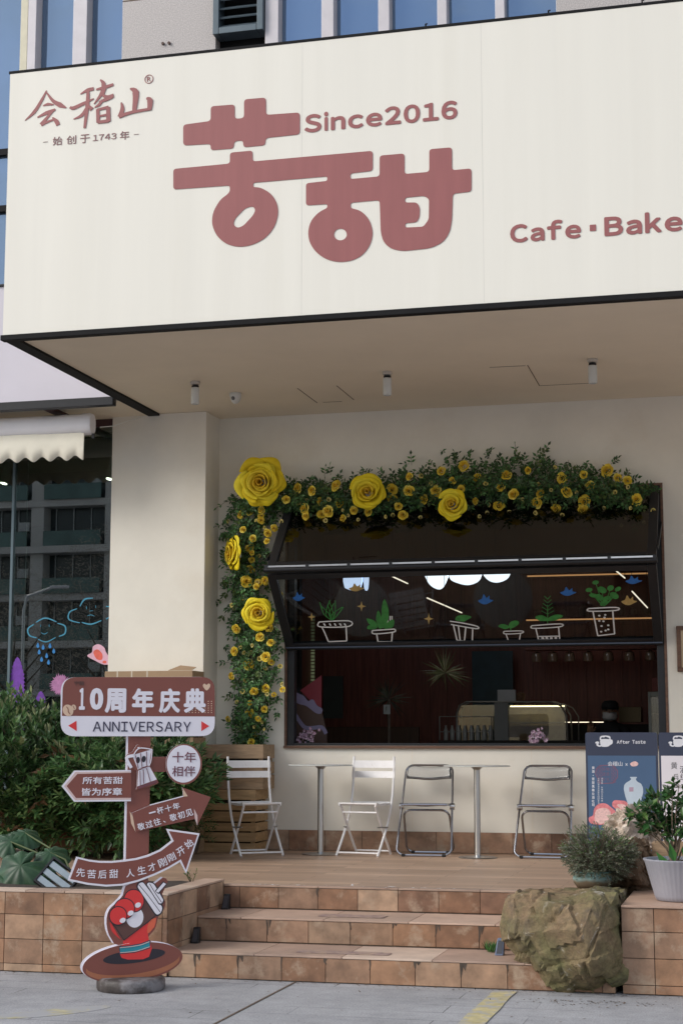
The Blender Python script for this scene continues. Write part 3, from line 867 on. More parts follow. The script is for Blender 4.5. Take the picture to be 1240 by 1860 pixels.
# left shop front
b = MB(); zg1 = 4.28
gx = P_y(21,1100,Y_GLASS).x
b.box(-9.5, gx-.013, Y_GLASS, Y_GLASS+.012, TZ+.05, zg1)
pane0 = b.build('shop_glass', M['shop_glass'], bld)
b = MB(); b.box(gx+.013, cxl-.001, Y_GLASS, Y_GLASS+.012, TZ+.05, zg1)
pane = b.build('shop_glass', M['shop_glass'], bld)
b = MB(); b.box(gx-.012, gx+.012, Y_GLASS-.02, Y_GLASS+.03, TZ, zg1)
b.box(-9.5, gx-.0125, Y_GLASS-.02, Y_GLASS+.03, TZ, TZ+.049); b.box(gx+.0125, cxl-.001, Y_GLASS-.02, Y_GLASS+.03, TZ, TZ+.049)
b.build('glazing_bar', mat('blue_grey_bar', (.13,.18,.21), .35, metal=.5), bld)
b = MB(); b.box(gx+.085, gx+.089, Y_GLASS+.1, Y_GLASS+.104, TZ+1.0, zg1); b.build('blind_cord', M['mull'], bld)
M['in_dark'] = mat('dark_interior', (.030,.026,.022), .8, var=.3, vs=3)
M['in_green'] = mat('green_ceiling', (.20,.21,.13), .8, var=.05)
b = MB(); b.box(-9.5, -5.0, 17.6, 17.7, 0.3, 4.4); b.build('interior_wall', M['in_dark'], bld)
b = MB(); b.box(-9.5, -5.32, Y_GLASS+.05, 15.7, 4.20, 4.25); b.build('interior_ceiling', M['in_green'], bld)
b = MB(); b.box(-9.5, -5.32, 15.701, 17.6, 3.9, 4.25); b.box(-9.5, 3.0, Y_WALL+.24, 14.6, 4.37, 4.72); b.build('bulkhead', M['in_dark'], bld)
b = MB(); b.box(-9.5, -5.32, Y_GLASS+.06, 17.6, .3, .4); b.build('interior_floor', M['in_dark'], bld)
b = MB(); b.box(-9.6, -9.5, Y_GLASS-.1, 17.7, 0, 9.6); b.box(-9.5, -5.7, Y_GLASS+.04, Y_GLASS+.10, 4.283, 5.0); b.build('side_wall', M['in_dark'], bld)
# painted clouds, rain, lavender and butterfly on the shop glass
M['d_cyan'] = mat('cyan_paint_marker', (.04,.24,.36), .6, var=.15, vs=25)
M['d_pink'] = mat('pink_sticker', (.68,.40,.50), .5, var=.1, vs=25)
M['d_purple'] = mat('purple_paint', (.16,.045,.36), .7, var=.25, vs=30)
M['d_orange'] = mat('orange_sticker', (.70,.12,.08), .5, var=.2, vs=25)
def c4(x, y): return (x*S4, 1000 + y*S4)
def g4(*pts): return FG_.pxs([c4(*p) for p in pts])
g0, g1 = .001, .002
def gdecal(name, m, draw):
    b = MB(); draw(b); b.build(name, m, pane)
def cl1(b):
    for s_, wd in ((((195,385),(245,362),(305,382)), 9), (((310,390),(350,405),(350,445),(318,460)), 9), (((185,395),(152,420),(160,455),(198,468)), 9), (((205,475),(250,490),(300,466)), 7), (((222,440),(240,448),(258,438)), 4), (((220,398),(218,410)), 5), (((265,396),(266,410)), 5)):
        b.stroke(FG_, g4(*s_), [wd*S4/212*.6] + [wd*S4/212]*(len(s_)-2) + [wd*S4/212*.6], g0, g1)
gdecal('cloud_decal', M['d_cyan'], cl1)
def cl2(b):
    for s_, wd in ((((430,300),(455,262),(500,255)), 10), (((415,312),(375,330),(372,370),(430,388)), 8), (((440,385),(490,395),(545,375)), 9), (((570,300),(605,305),(608,340),(570,368)), 9), (((470,350),(490,345),(508,352)), 4), (((465,300),(466,315)), 5), (((514,294),(515,308)), 5), (((480,325),(500,322)), 4)):
        b.stroke(FG_, g4(*s_), [wd*S4/212*.6] + [wd*S4/212]*(len(s_)-2) + [wd*S4/212*.6], g0, g1)
gdecal('cloud_decal', M['d_cyan'], cl2)
def rain(b):
    for x, y in ((205,510),(233,520),(270,512),(212,545),(252,565),(290,540),(225,585),(262,600)):
        b.poly(FG_, smoothloop(g4((x,y-16),(x+8,y+4),(x,y+12),(x-8,y+4)), 3), g0, g1)
gdecal('raindrop_decal', mat('blue_raindrop', (.02,.20,.50), .6), rain)
def bfly(b):
    b.cur = 0; b.poly(FG_, smoothloop(g4((470,565),(495,545),(500,515),(530,502),(560,520),(570,545),(600,600),(560,612),(510,590)), 4), g0, g1)
    b.cur = 1; b.poly(FG_, smoothloop(g4((502,545),(525,530),(550,555),(548,585),(520,582)), 4), g1, g1+.0006)
    b.poly(FG_, ell(*FG_.px(*c4(562,598)), .02, .014, n=10), g1, g1+.0006)
b = MB(); bfly(b); b.build('butterfly_decal', [M['d_pink'], M['d_orange']], pane)
def lav(cx, y0, y1, w_):
    r2 = random.Random(int(cx)); L_ = []; Rr = []; n = 26
    for i in range(n+1):
        t = i/n; y = y0 + (y1-y0)*t; h = w_*min(1, (t*2.6)**.55)*(1 if t < .75 else 1-.3*(t-.75)*4)
        e = (1.12 if i % 2 else .9)
        L_.append((cx - h*e, y + r2.uniform(-2,2))); Rr.append((cx + h*e, y + r2.uniform(-2,2)))
    return L_ + Rr[::-1]
for (cx, y0, y1, w_) in ((95,570,840,36),(220,755,860,25),(100,890,985,40)):
    gdecal('lavender_decal', M['d_purple'], lambda b: b.poly(FG_, g4(*lav(cx, y0, y1, w_)), g0, g1))
b = MB(); rr = random.Random(3); p = FG_.px(*c4(325,720)); q = []
for i in range(60):
    a = 2*math.pi*i/60; d_ = .105*(1 if i % 2 else .72)*rr.uniform(.85,1.1); q.append((p[0]+d_*math.cos(a), p[1]+d_*math.sin(a)))
b.poly(FG_, q, g0, g1); b.build('flower_decal', mat('pink_violet_paint', (.42,.18,.36), .7, var=.25, vs=30), pane)
# ------------------------------------------------------------------ the big sign box
M['sign'] = mat('sign_panel', (.775,.75,.675), .42, var=.03, vs=1.2, stain=(.74,.712,.63), stain_s=1.0, stain_lo=.5, stain_hi=.9, stretch=(3.2,1,.16), bump=.02, bs=3)
M['letter'] = mat('maroon_vinyl', (.30,.10,.098), .45, var=.07, vs=3, stretch=(5,1,.5))
SZ1 = P_y(18,133,Y_SIGN).z
sign = thing('shop_sign', 'huge cream sign box with maroon Chinese shop lettering over the cafe front', 'sign', (-2.5, Y_SIGN, SOF))
def edge_z(x): return SZ1
b = MB(); b.box(SX0+.004, SX1, Y_SIGN, Y_SIGN+.05, SOF+.012, SZ1-.008); b.build('sign_panel', M['sign'], sign)
b = MB()                                                # joints between the panel sheets
for px in (548, 877):
    x = P_y(px,400,Y_SIGN).x; b.box(x-.0012, x+.0012, Y_SIGN-.0006, Y_SIGN+.02, SOF+.02, SZ1-.02)
b.build('panel_joint', mat('joint_beige', (.62,.60,.55), .6), sign)
b = MB()
b.box(SX0-.01, SX1, Y_SIGN-.012, Y_SIGN+.0595, SOF-.028, SOF+.0115)      # bottom edge trim
b.box(SX0-.01, SX0+.0995, Y_SIGN+.06, Y_COL-.002, SOF-.02, SOF+.10)
b.box(SX0-.006, SX1, Y_SIGN-.004, Y_SIGN+.5, SZ1-.0075, SZ1+.014)
b.build('edge_trim', M['dark_trim'], sign, bevel=.003)
b = MB(); b.box(SX0+.004, SX0+.03, Y_SIGN+.0505, Y_UP-.1, SOF+.101, SZ1-.008); b.build('side_panel', M['sign'], sign)
b = MB(); b.box(SX0+.031, SX1, Y_SIGN+.0505, Y_UP-.1, SZ1-.06, SZ1-.0085); b.build('top_sheet', M['dark_trim'], sign)
for px, py in ((772,52),(995,24),(1165,6)):
    b = MB(); p = P_y(px, py, Y_SIGN); b.tube([(p.x,Y_SIGN+.02,SZ1+.01),(p.x,Y_SIGN+.01,SZ1+.035),(p.x+.012,Y_SIGN,SZ1+.03)], .006, 6)
    b.build('hook', M['dark_trim'], sign)

s7 = 600/1240
def c7s(x, y): return (280 + x*s7, 130 + y*s7)
def sg(pts): return FS_.pxs([c7s(*p) for p in pts])
L0, L1 = .0005, .004
b = MB()
rad = .026
top = [(110,200),(213,186),(213,131),(303,124),(303,178),(338,175),(338,105),(420,98),(420,163),(547,154),(547,236),(418,250),(418,277),(335,285),(335,259),(300,262),(300,289),(213,296),(213,272),(110,278)]
b.poly(FS_, fillet(sg(top), rad), L0, L1)
mouth1 = [(400,436),(440,458),(462,495),(467,530),(455,580),(420,625),(370,652),(318,660),(270,648),(235,618),(216,572),(222,525),(250,480),(275,462)]
main = [(73,366),(285,346),(285,305),(370,297),(370,338),(820,298),(820,373),(736,383),(736,404),(846,394),(846,316),(939,308),(939,385),(1032,377),(1032,292),(1117,285),(1117,371),(1190,364),(1190,451),(1120,459)]
main_r = [.02]*len(main)
tail = [(1117,560),(1108,605),(1085,640),(1040,663),(930,675),(885,664),(860,640),(850,605)]
left8 = [(846,483),(737,493),(737,513)]
ring2 = [(775,522),(808,555),(822,605),(812,650),(785,688),(745,710),(695,717),(645,706),(605,677),(582,640),(577,600),(588,560),(618,528)]
stem = [(650,512),(650,498),(570,503),(570,420),(650,411),(650,394),(372,418),(372,434)]
after = [(285,450),(285,428),(73,443)]
outline = fillet(sg(main + tail[:0]), .02)
P_ = []; Rd = []
for pts, r0 in ((main,.024),(tail,.05),(left8,.024),(ring2,.05),(stem,.022),(mouth1,.05),(after,.022)):
    P_ += pts; Rd += [r0]*len(pts)
h1 = [(343,512),(372,506),(381,520),(372,540),(335,580),(312,588),(297,574),(304,552)]
h2 = ell(699, 612, 24, 22, n=20)
h3 = [(941,474),(1012,467),(1031,478),(1030,555),(1010,583),(942,586),(942,570),(985,566),(995,548),(997,512),(986,492),(941,492)]
b.poly(FS_, [fillet(sg(P_), Rd), fillet(sg(h1), .05), sg(h2), fillet(sg(h3), .02)], L0, L1+.0003)
b.build('shop_name', M['letter'], sign)
def stext(name, body, pa, pb, bold, m=M['letter']):
    a = FS_.px(*pa); c = FS_.px(*pb); b = MB()
    b.word(FS_, body, a[0], a[1], c[0], c[1], L0, L1, bold=bold, gap=.09); return b.build(name, m, sign)
za = FS_.px(553,241)
stext('lettering', 'Since2016', (553,242), (830,180), .034)
stext('lettering', 'Cafe', (926,442), (1054,396), .036)
stext('lettering', 'Bake', (1097,430), (1238,381), .036)
b = MB(); c_ = FS_.px(1076,414); b.poly(FS_, fillet([(c_[0]-.021,c_[1]-.022),(c_[0]+.021,c_[1]-.022),(c_[0]+.021,c_[1]+.022),(c_[0]-.021,c_[1]+.022)], .004), L0, L1); b.build('lettering', M['letter'], sign)
# brush lettering of the partner's name
s8 = 320/1240
def c8(x, y): return (x*s8, 100 + y*s8)
UP = s8/235.5
BR = [([(330,250),(300,312),(245,400),(178,462)],[5,16,20,2]), ([(325,256),(375,322),(425,352),(470,372)],[5,18,28,4]),
 ([(305,358),(340,347),(380,350)],[4,16,6]), ([(266,440),(330,408),(392,384)],[6,20,12]), ([(378,388),(335,440),(292,492)],[14,15,24]),
 ([(292,492),(345,468),(392,452)],[16,12,8]), ([(372,440),(400,468),(412,494)],[6,24,22]),
 ([(662,238),(620,248),(568,276)],[18,20,3]), ([(495,368),(520,374),(590,342),(662,308)],[12,20,18,5]), ([(622,255),(618,350),(598,515)],[16,22,14]),
 ([(612,372),(578,425),(520,452)],[14,18,3]), ([(622,352),(650,384)],[8,24]),
 ([(708,175),(732,205),(718,270),(664,346)],[6,24,20,4]), ([(680,244),(740,228),(800,208)],[8,18,14]), ([(748,222),(728,280),(760,296),(802,286)],[14,16,18,22]),
 ([(700,332),(745,315),(792,296)],[6,20,16]), ([(724,318),(700,350),(668,370)],[14,16,4]), ([(690,382),(694,475)],[18,20]), ([(688,386),(765,368)],[12,16]), ([(764,368),(766,470)],[22,24]),
 ([(695,432),(764,420)],[10,12]), ([(692,474),(768,464)],[16,18]),
 ([(856,335),(864,380),(846,436)],[6,22,26]), ([(840,434),(930,404),(1064,380)],[20,16,14]), ([(918,238),(958,266),(946,400)],[6,36,20]), ([(1034,305),(1058,322),(1054,388)],[10,32,22])]
b = MB()
for i, (pts, ws) in enumerate(BR):
    b.stroke(FS_, FS_.pxs([c8(*p) for p in pts]), [q*UP*1.26 for q in ws], L0, L1 + i*.00012)
b.build('brush_lettering', M['letter'], sign)
b = MB(); c_ = FS_.px(*c8(1050,170)); r0 = 31*UP
b.poly(FS_, [ell(*c_, r0, r0, n=28), ell(*c_, r0*.86, r0*.86, n=28)], L0, L1)
b.text(FS_, 'R', c_[0]-r0*.42, c_[1]-r0*.52, c_[0]+r0*.45, c_[1]+r0*.52, L0, L1, bold=.0)
b.build('registered_mark', M['letter'], sign)
M['letter_d'] = mat('dark_maroon_vinyl', (.24,.12,.12), .45)
for body, xa, xb in (('-',306,338),('始',374,442),('创',470,538),('于',566,634),('1743',656,822),('年',846,912),('-',944,978)):
    ym = lambda x: 608 - (x-374)*.084                    # the line climbs with the perspective
    xm = (xa+xb)/2; hh = 33 if body not in ('-',) else 2.5
    if body == '1743': hh = 29
    a = FS_.px(*c8(xa, ym(xm)+hh)); c = FS_.px(*c8(xb, ym(xm)-hh))
    b = MB(); (b.word if body == '1743' else b.text)(FS_, body, a[0], a[1], c[0], c[1], L0, L1, bold=0)
    b.build('founding_lettering', M['letter_d'], sign)

# ------------------------------------------------------------------ the neighbour's fascia and awning
fas = thing('fascia_board', 'plain lilac white fascia of the shop next door behind the sign box', 'fascia', (-7.2, 13.02, SOF))
zt = P_y(2,521,13.02).z
b = MB(); b.box(-9.4, SX0-.06, 13.02, 13.08, SOF+.02, zt); b.build('fascia_panel', M['lilac'], fas)
b = MB(); b.box(-9.4, SX0-.055, 13.012, 13.09, SOF-.055, SOF+.0195); b.box(-9.4, SX0-.06, 13.0, 13.6, zt+.0005, zt+.02); b.build('edge_trim', M['black'], fas, bevel=.004)
b = MB(); b.box(-9.4, SX0-.02, 13.091, Y_GLASS-.03, SOF-.01, SOF+.03); b.build('underside', M['soffit'], fas)
b = MB()
for px in (96,): 
    x = P_y(px,745,13.3).x; b.box(x-.02, x+.06, 13.1, Y_GLASS-.04, SOF-.04, SOF-.0105)
b.box(-9.4, cxl+.3, Y_GLASS-.029, Y_GLASS+.03, 4.285, SOF+.03)
b.build('frame_bar', mat('rust_red_bar', (.06,.025,.025), .6), fas)
YA = 13.28
awn = thing('awning', 'rolled up white cassette awning with a scalloped cream valance above the shop glass', 'awning', (-6.5, YA, 4.0))
def casprof():
    return smoothloop([(-.12,.07),(-.10,.15),(0,.19),(.08,.16),(.11,.08),(.09,-.01),(.02,-.045),(-.07,-.03),(-.115,.02)], 3)
xr = P_y(170,780,YA).x; zc = P_y(150,780,YA).z - .012
b = MB(); pr = casprof(); pr = [(a*.62, c*.80) for a, c in pr]; k_ = len(pr)
xs = (-9.4, xr-.10)
vs = [(x, YA+a, zc+c) for x in xs for a, c in pr]
b.add(vs, [(i, (i+1)%k_, k_+(i+1)%k_, k_+i) for i in range(k_)] + [tuple(range(k_)), tuple(range(2*k_-1, k_-1, -1))])
M['awn_white'] = mat('white_powder_coat', (.78,.78,.82), .35, var=.03, vs=4)
b.build('cassette', M['awn_white'], awn, smooth=50)
b = MB(); vs = []
for x, s_ in ((xr-.098,1.06),(xr-.03,1.06),(xr-.005,.94)):
    vs += [(x, YA+a*s_, zc+.05+(c-.05)*s_) for a, c in pr]
fs = [(l*k_+i, l*k_+(i+1)%k_, (l+1)*k_+(i+1)%k_, (l+1)*k_+i) for l in range(2) for i in range(k_)] + [tuple(range(k_)), tuple(range(3*k_-1, 2*k_-1, -1))]
b.add(vs, fs); b.build('end_cap', M['awn_white'], awn, smooth=30)
b = MB(); xv = P_y(153,820,YA-.04).x; zv0 = P_y(150,830,YA-.04).z
vs = []; fs = []; n = 260; x0 = -7.6; per = .158
for i in range(n+1):
    x = x0 + (xv-x0)*i/n
    ph = (xv - x)/per
    lo = zv0 - .008 + .021*math.cos(2*math.pi*(ph))*(-1 if True else 1) + .0
    y = YA-.045 + .006*math.sin(x*3.1) + .003*math.sin(x*9)
    vs += [(x,y,zc-.02),(x,y-.004,(zc-.02+lo)/2),(x,y-.006,lo)]
for i in range(n):
    for j_ in range(2): fs.append((3*i+j_, 3*i+j_+1, 3*i+4+j_, 3*i+3+j_))
b.add(vs, fs)
o = b.build('valance', mat('cream_canvas', (.80,.77,.66), .85, var=.04, vs=6, bump=.1, bs=180), awn, smooth=60)
so = o.modifiers.new('thickness', 'SOLIDIFY'); so.thickness = .002
b = MB(); p = P_y(123,738,YA+.1)
b.box(p.x-.035, p.x+.035, YA+.02, YA+.1, zc+.13, SOF-.056); b.build('bracket', mat('grey_blue_bracket', (.26,.30,.36), .4, metal=.4), awn, bevel=.004)
p = P_y(170,786,YA)
b = MB(); b.box(p.x-.012, p.x+.012, YA-.01, YA+.01, zc-.075, zc-.03); b.build('crank_eye', M['black'], awn, bevel=.003)
b = MB()
a = P_y(182,776,YA+.05); c = P_z(252,748,SOF); m1 = P_y(205,774,13.4); m2 = P_y(235,764,13.5)
b.tube([a, m1, m2, (c.x, Y_COL-.01, SOF-.022)], .004, 6)
tag(b.build('awning_cable', mat('white_cable', (.7,.7,.66), .5), smooth=True), 'thin white cable drooping from the awning end to the canopy corner', 'cable')

# ------------------------------------------------------------------ lights and camera under the canopy
M['fit_white'] = mat('white_fitting', (.62,.63,.60), .4, var=.04, vs=10)
M['fit_cap'] = mat('pale_cap', (.50,.46,.40), .5, var=.04)
def spot_light():
    t = thing('spotlight', '', 'ceiling light')
    b = MB(); b.lathe([(.034,-.001),(.036,-.012),(.032,-.026),(.018,-.03)], n=24); b.build('ceiling_mount', M['fit_cap'], t, smooth=True)
    b = MB(); b.lathe([(.016,-.0295),(.026,-.036),(.0265,-.05),(.022,-.052)], n=20); b.build('swivel', M['black'], t, smooth=True)
    b = MB(); b.lathe([(.026,-.053),(.030,-.056),(.030,-.19),(.028,-.194),(.022,-.194),(.0215,-.182),(0.0,-.18)], n=28); b.build('housing', M['fit_white'], t, smooth=True)
    b = MB(); b.lathe([(.0205,-.1835),(0,-.1836)][::-1], n=20); b.build('lens', mat('dull_lens', (.10,.09,.08), .2), t)
    return t
SP = [((355,693),'spotlight nearest the left edge of the canopy, beside the dome camera'), ((703,675),'middle one of three white cylinder spotlights under the canopy'), ((1075,652),'rightmost white cylinder spotlight under the canopy')]
s0 = spot_light()
for i, (px, lb) in enumerate(SP):
    o = s0 if i == 0 else copy_tree(s0)
    p = P_z(*px, SOF); o.location = (p.x, p.y, SOF); tag(o, lb, 'ceiling light', 'cylinder spotlights under the canopy')
    o.scale = (1.15, 1.15, 1.0 if i else .98)
p = P_z(428,714,SOF)
t_ = thing('security_camera', 'small white dome camera on the canopy soffit beside a spotlight', 'camera', (p.x,p.y,SOF))
b = MB(); b.lathe([(p_[0]*1.0, p_[1]) for p_ in ((.048,-.001),(.052,-.006),(.052,-.022),(.046,-.05),(.034,-.075),(.018,-.090),(0,-.095))], c=(p.x,p.y,SOF), n=28); b.build('dome', M['fit_white'], t_, smooth=50)
b = MB(); b.sphere((p.x-.008,p.y-.037,SOF-.05), .018, n=14, m=8); b.build('lens', mat('dark_lens', (.12,.12,.12), .1), t_, smooth=True)
# lamps hanging inside the left shop
M['warm_lens'] = emit('lit_lens', (1,.93,.80), 7)
def in_spot():
    t = thing('interior_spotlight', '', 'ceiling light')
    b = MB(); b.lathe([(.045,0),(.045,-.24),(.036,-.245)], n=20); b.build('housing', mat('olive_reflecting_housing', (.30,.30,.24), .5), t, smooth=True)
    b = MB(); b.lathe([(0,-.2462),(.036,-.2461)], n=20); b.build('lens', M['warm_lens'], t)
    return t
i0 = in_spot()
for i, ((px, py), lb) in enumerate((((14,852),'lit tilted spotlight behind the shop glass left of the glazing bar'), ((205,846),'lit spotlight behind the shop glass beside the column'))):
    o = i0 if i == 0 else copy_tree(i0)
    p = P_y(px, 830, 14.9); o.location = (p.x+.03, 14.9, 4.199); o.rotation_euler = (R(-14), R(8), 0); tag(o, lb, 'ceiling light', 'lit spotlights inside the left shop')
# ------------------------------------------------------------------ the anniversary signpost (printed foam board cut-outs)
M['bd_brown'] = mat('brown_print', (.205,.062,.046), .5, var=.05, vs=6)
M['bd_white'] = mat('white_board', (.76,.73,.80), .5, var=.02, vs=6)
M['bd_pink'] = mat('pinkish_print', (.62,.46,.44), .5)
M['bd_cream'] = mat('cream_print', (.66,.47,.34), .5)
M['bd_red'] = mat('red_print', (.66,.035,.035), .45, var=.05, vs=5)
M['bd_orange'] = mat('orange_print', (.66,.12,.06), .45)
M['bd_dark'] = mat('dark_brown_print', (.105,.045,.038), .5)
M['bd_black'] = mat('black_print', (.02,.015,.025), .5)
M['bd_teal'] = mat('teal_print', (.02,.24,.31), .5)
M['bd_stripe'] = mat('light_brown_print', (.36,.13,.065), .5)
M['bd_navy'] = mat('navy_print', (.03,.025,.06), .5)
M['bd_maroon'] = mat('maroon_print', (.16,.05,.07), .5)
post_o = P_z(238,1797,0)
PHI = R(27)
FP = Frame(post_o, (math.cos(PHI), math.sin(PHI), 0), (0,0,1))
post = thing('anniversary_signpost', 'brown and white cut-out signpost with arrow boards and a hand gripping a cup', 'signpost', post_o)
s5 = .25
def c5(x, y): return (90 + x*s5, 1200 + y*s5)
s6 = 300/1240
def c6p(x, y): return (100 + x*s6, 1480 + y*s6)
def q5(*pts): return FP.pxs([c5(*p) for p in pts])
def q6(*pts): return FP.pxs([c6p(*p) for p in pts])
def part(name, shapes, z0, parent=post, first=.012):
    """shapes: list of (loops, material); the first is the board, the others prints laid on it."""
    ms = []; b = MB(); w_ = z0
    for i, (lp, m) in enumerate(shapes):
        if m not in ms: ms.append(m)
        b.cur = ms.index(m)
        if i == 0:
            if M['bd_white'] not in ms: ms.append(M['bd_white'])
            b.poly(FP, lp, z0, z0+first, side=ms.index(M['bd_white'])); w_ = z0+first
        else:
            b.poly(FP, lp, w_ - .0002, w_ + .0004 + .00035*i)
    return b.build(name, [M_ for M_ in ms], parent), w_
def ptext(name, parent, body, pa, pb, w_, bold, m, rot=0, ku=c5, fit=True):
    a = FP.px(*ku(*pa)); c = FP.px(*ku(*pb)); b = MB()
    b.text(FP, body, a[0], a[1], c[0], c[1], w_, w_+.0022, bold=bold, rot=rot, fit=fit); return b.build(name, m, parent)
def shift(pts, dx, dy): return [(x+dx, y+dy) for x, y in pts]

# post
pz = 0.0
o, w_ = part('post_board', [(FP.pxs([(233,1320),(274,1320),(268,1650),(227,1650)]), M['bd_brown'])], pz, first=.016)
part('post_edge', [(FP.pxs([(229.5,1325),(233,1325),(227,1612),(223.5,1612)]), M['bd_white'])], pz-.002)
# top board
rr_ = .085
TB = [(80,118),(1197,118),(1197,550),(80,550)]
o, w_ = part('top_board', [
    (fillet(q5((83,122),(1190,119),(1197,548),(80,550)), rr_, 8), M['bd_white']),
    (fillet(q5((97,122),(1194,120),(1196,406),(90,402)), [rr_*.92, rr_*.95, .001, .001], 8), M['bd_brown']),
    (q5((135,473),(197,512),(195,437)), M['bd_red']), (q5((1098,440),(1098,512),(1155,476)), M['bd_red']),
    (smoothloop(q5((1135,218),(1112,192),(1110,176),(1122,168),(1135,178),(1150,167),(1162,176),(1158,196)), 3), M['bd_cream']),
    ([tuple(p) for p in ell(*FP.px(*c5(134,362)), .030, .035, .5, 20)], M['bd_cream']), (ell(*FP.px(*c5(176,340)), .013, .017, .4, 14), M['bd_cream']),
    ], .022)
top_b = o
b = MB()
b.stroke(FP, q5((122,335),(134,352),(136,372),(150,390)), .004, w_, w_+.004); b.stroke(FP, q5((170,330),(176,342),(180,352)), .003, w_, w_+.004)
b.build('bean_crease', M['bd_brown'], top_b)
b = MB()
for i in range(8):
    for j_ in range(6):
        x = 1010+i*23; y = 297+j_*16
        if x > 1125 or y > 330: b.poly(FP, ell(*FP.px(*c5(x,y)), .0034, .0034, n=6), w_, w_+.0026)
b.build('halftone_dots', M['bd_cream'], top_b)
for ch, x0, x1 in (('１',212,258),('０',290,390)): ptext('lettering', top_b, ch, (x0,358), (x1,200), w_+.001, .065, M['bd_white'])
for ch, x0, x1 in (('周',398,556),('年',595,756),('庆',790,945),('典',970,1130)):
    ptext('lettering', top_b, ch, (x0,380), (x1,203), w_+.001, .042, M['bd_white'])
b = MB(); a_ = FP.px(*c5(312,516)); c_ = FP.px(*c5(1022,444)); b.word(FP, 'ANNIVERSARY', *a_, *c_, w_+.0006, w_+.0022, bold=.004, gap=.12); b.build('lettering', M['bd_navy'], top_b)
ptext('small_mark', top_b, '宁馥', (178,180), (252,150), w_+.001, .02, M['bd_dark'])
# round board on its arm
part('board_arm', [(q5((720,698),(848,698),(848,808),(720,808)), M['bd_brown'])], .003)
cc = FP.px(*c5(972,752))
rx = (FP.px(*c5(1105,752))[0]-FP.px(*c5(842,752))[0])/2; rz = (FP.px(*c5(972,605))[1]-FP.px(*c5(972,900))[1])/2
o, w_ = part('round_board', [(ell(cc[0], cc[1], rx, rz, n=48), M['bd_brown']), (ell(cc[0]-rx*.02, cc[1]+rz*.02, rx*.92, rz*.92, n=48), M['bd_white'])], .022)
ptext('lettering', o, '十年', (888,738), (1058,662), w_+.001, .006, M['bd_maroon']); ptext('lettering', o, '相伴', (886,840), (1054,765), w_+.001, .006, M['bd_maroon'])
# left arrow
o, w_ = part('arrow_board', [(q5((88,912),(180,798),(590,794),(590,1020),(178,1024)), M['bd_white']), (q5((106,911),(188,808),(588,804),(588,1008),(184,1012)), M['bd_pink']), (q5((124,910),(202,822),(592,814),(592,995),(192,997)), M['bd_brown'])], .017)
ptext('lettering', o, '所有苦甜', (238,896), (530,842), w_+.001, .016, M['bd_white']); ptext('lettering', o, '皆为序章', (233,980), (526,922), w_+.001, .016, M['bd_white'])
# tilted right arrow
o, w_ = part('arrow_board', [(q5((596,1104),(725,1050),(968,986),(960,920),(1167,990),(1070,1192),(1052,1148),(622,1242)), M['bd_brown']),
    (q5((580,1092),(602,1130),(622,1242),(590,1180)), M['bd_cream']), (q5((964,926),(1000,984),(970,986)), M['bd_cream']), (q5((1044,1074),(1070,1122),(1070,1190),(1050,1140)), M['bd_pink'])], .022)
b = MB(); b.stroke(FP, q5((725,1048),(968,983)), .006, w_-.002, w_+.001); b.build('white_edge', M['bd_white'], o)
sl = math.atan2(-(FP.px(*c5(940,1050))[1]-FP.px(*c5(718,1100))[1])*-1, FP.px(*c5(940,1050))[0]-FP.px(*c5(718,1100))[0])
def line_text(parent, body, pa, pb, h, m, w_, bold, ku=c5):
    """Characters set one by one along the straight line pa-pb (centres)."""
    n = len(body)
    for i, ch in enumerate(body):
        if ch == ' ': continue
        t = i/(n-1); x = pa[0]+(pb[0]-pa[0])*t; y = pa[1]+(pb[1]-pa[1])*t
        char(parent, ch, x, y, h, math.atan2(-(pb[1]-pa[1]), pb[0]-pa[0]), m, w_, bold, ku)
def char(parent, ch, x, y, h, rot, m, w_, bold, ku=c5):
    a = FP.px(*ku(x-h/2, y+h/2)); c = FP.px(*ku(x+h/2, y-h/2)); b = CH
    hh = 1.0
    if ch == '一': a = (a[0], (a[1]+c[1])/2-.004); c = (c[0], a[1]+.008)
    if ch == '、': a = FP.px(*ku(x-h*.25,y+h*.45)); c = FP.px(*ku(x+h*.05,y+h*.15))
    b.text(FP, ch, a[0], a[1], c[0], c[1], w_, w_+.0022, bold=bold, rot=rot)
CH = MB(); line_text(o, '一杯十年', (743,1101), (916,1055), 50, None, w_+.001, .014); CH.build('lettering', M['bd_white'], o)
CH = MB(); line_text(o, '敬过往、敬初见', (662,1202), (1010,1103), 52, None, w_+.001, .014); CH.build('lettering', M['bd_white'], o)
# moka pot
o, w_ = part('moka_pot_board', [(smoothloop(q5((545,705),(575,672),(600,660),(630,612),(655,612),(672,628),(745,640),(735,700),(728,760),(778,865),(775,895),(640,934),(628,915),(632,800),(590,785)), 2), M['bd_brown']),
    (q5((602,700),(612,680),(735,645),(718,758),(636,785)), M['bd_white']), (q5((640,798),(722,768),(774,862),(634,912)), M['bd_white']), (q5((606,684),(628,648),(660,634),(705,632),(732,644)), M['bd_brown']),
    (ell(*FP.px(*c5(638,722)), .012, .019, -.1, 14), M['bd_black']), (ell(*FP.px(*c5(680,714)), .012, .019, -.1, 14), M['bd_black']), (q5((636,918),(774,868),(772,884),(640,930)), M['bd_maroon'])], .034)
b = MB()
for pts, wd in ((((612,688),(556,706),(590,778)),.018), (((606,686),(630,648),(665,634),(740,645)),.006), (((740,645),(720,760),(636,788)),.005), (((642,628),(643,638)),.012)): b.stroke(FP, q5(*pts), wd, w_-.004, w_+.005)
b.build('white_outline', M['bd_white'], o)
b = MB()
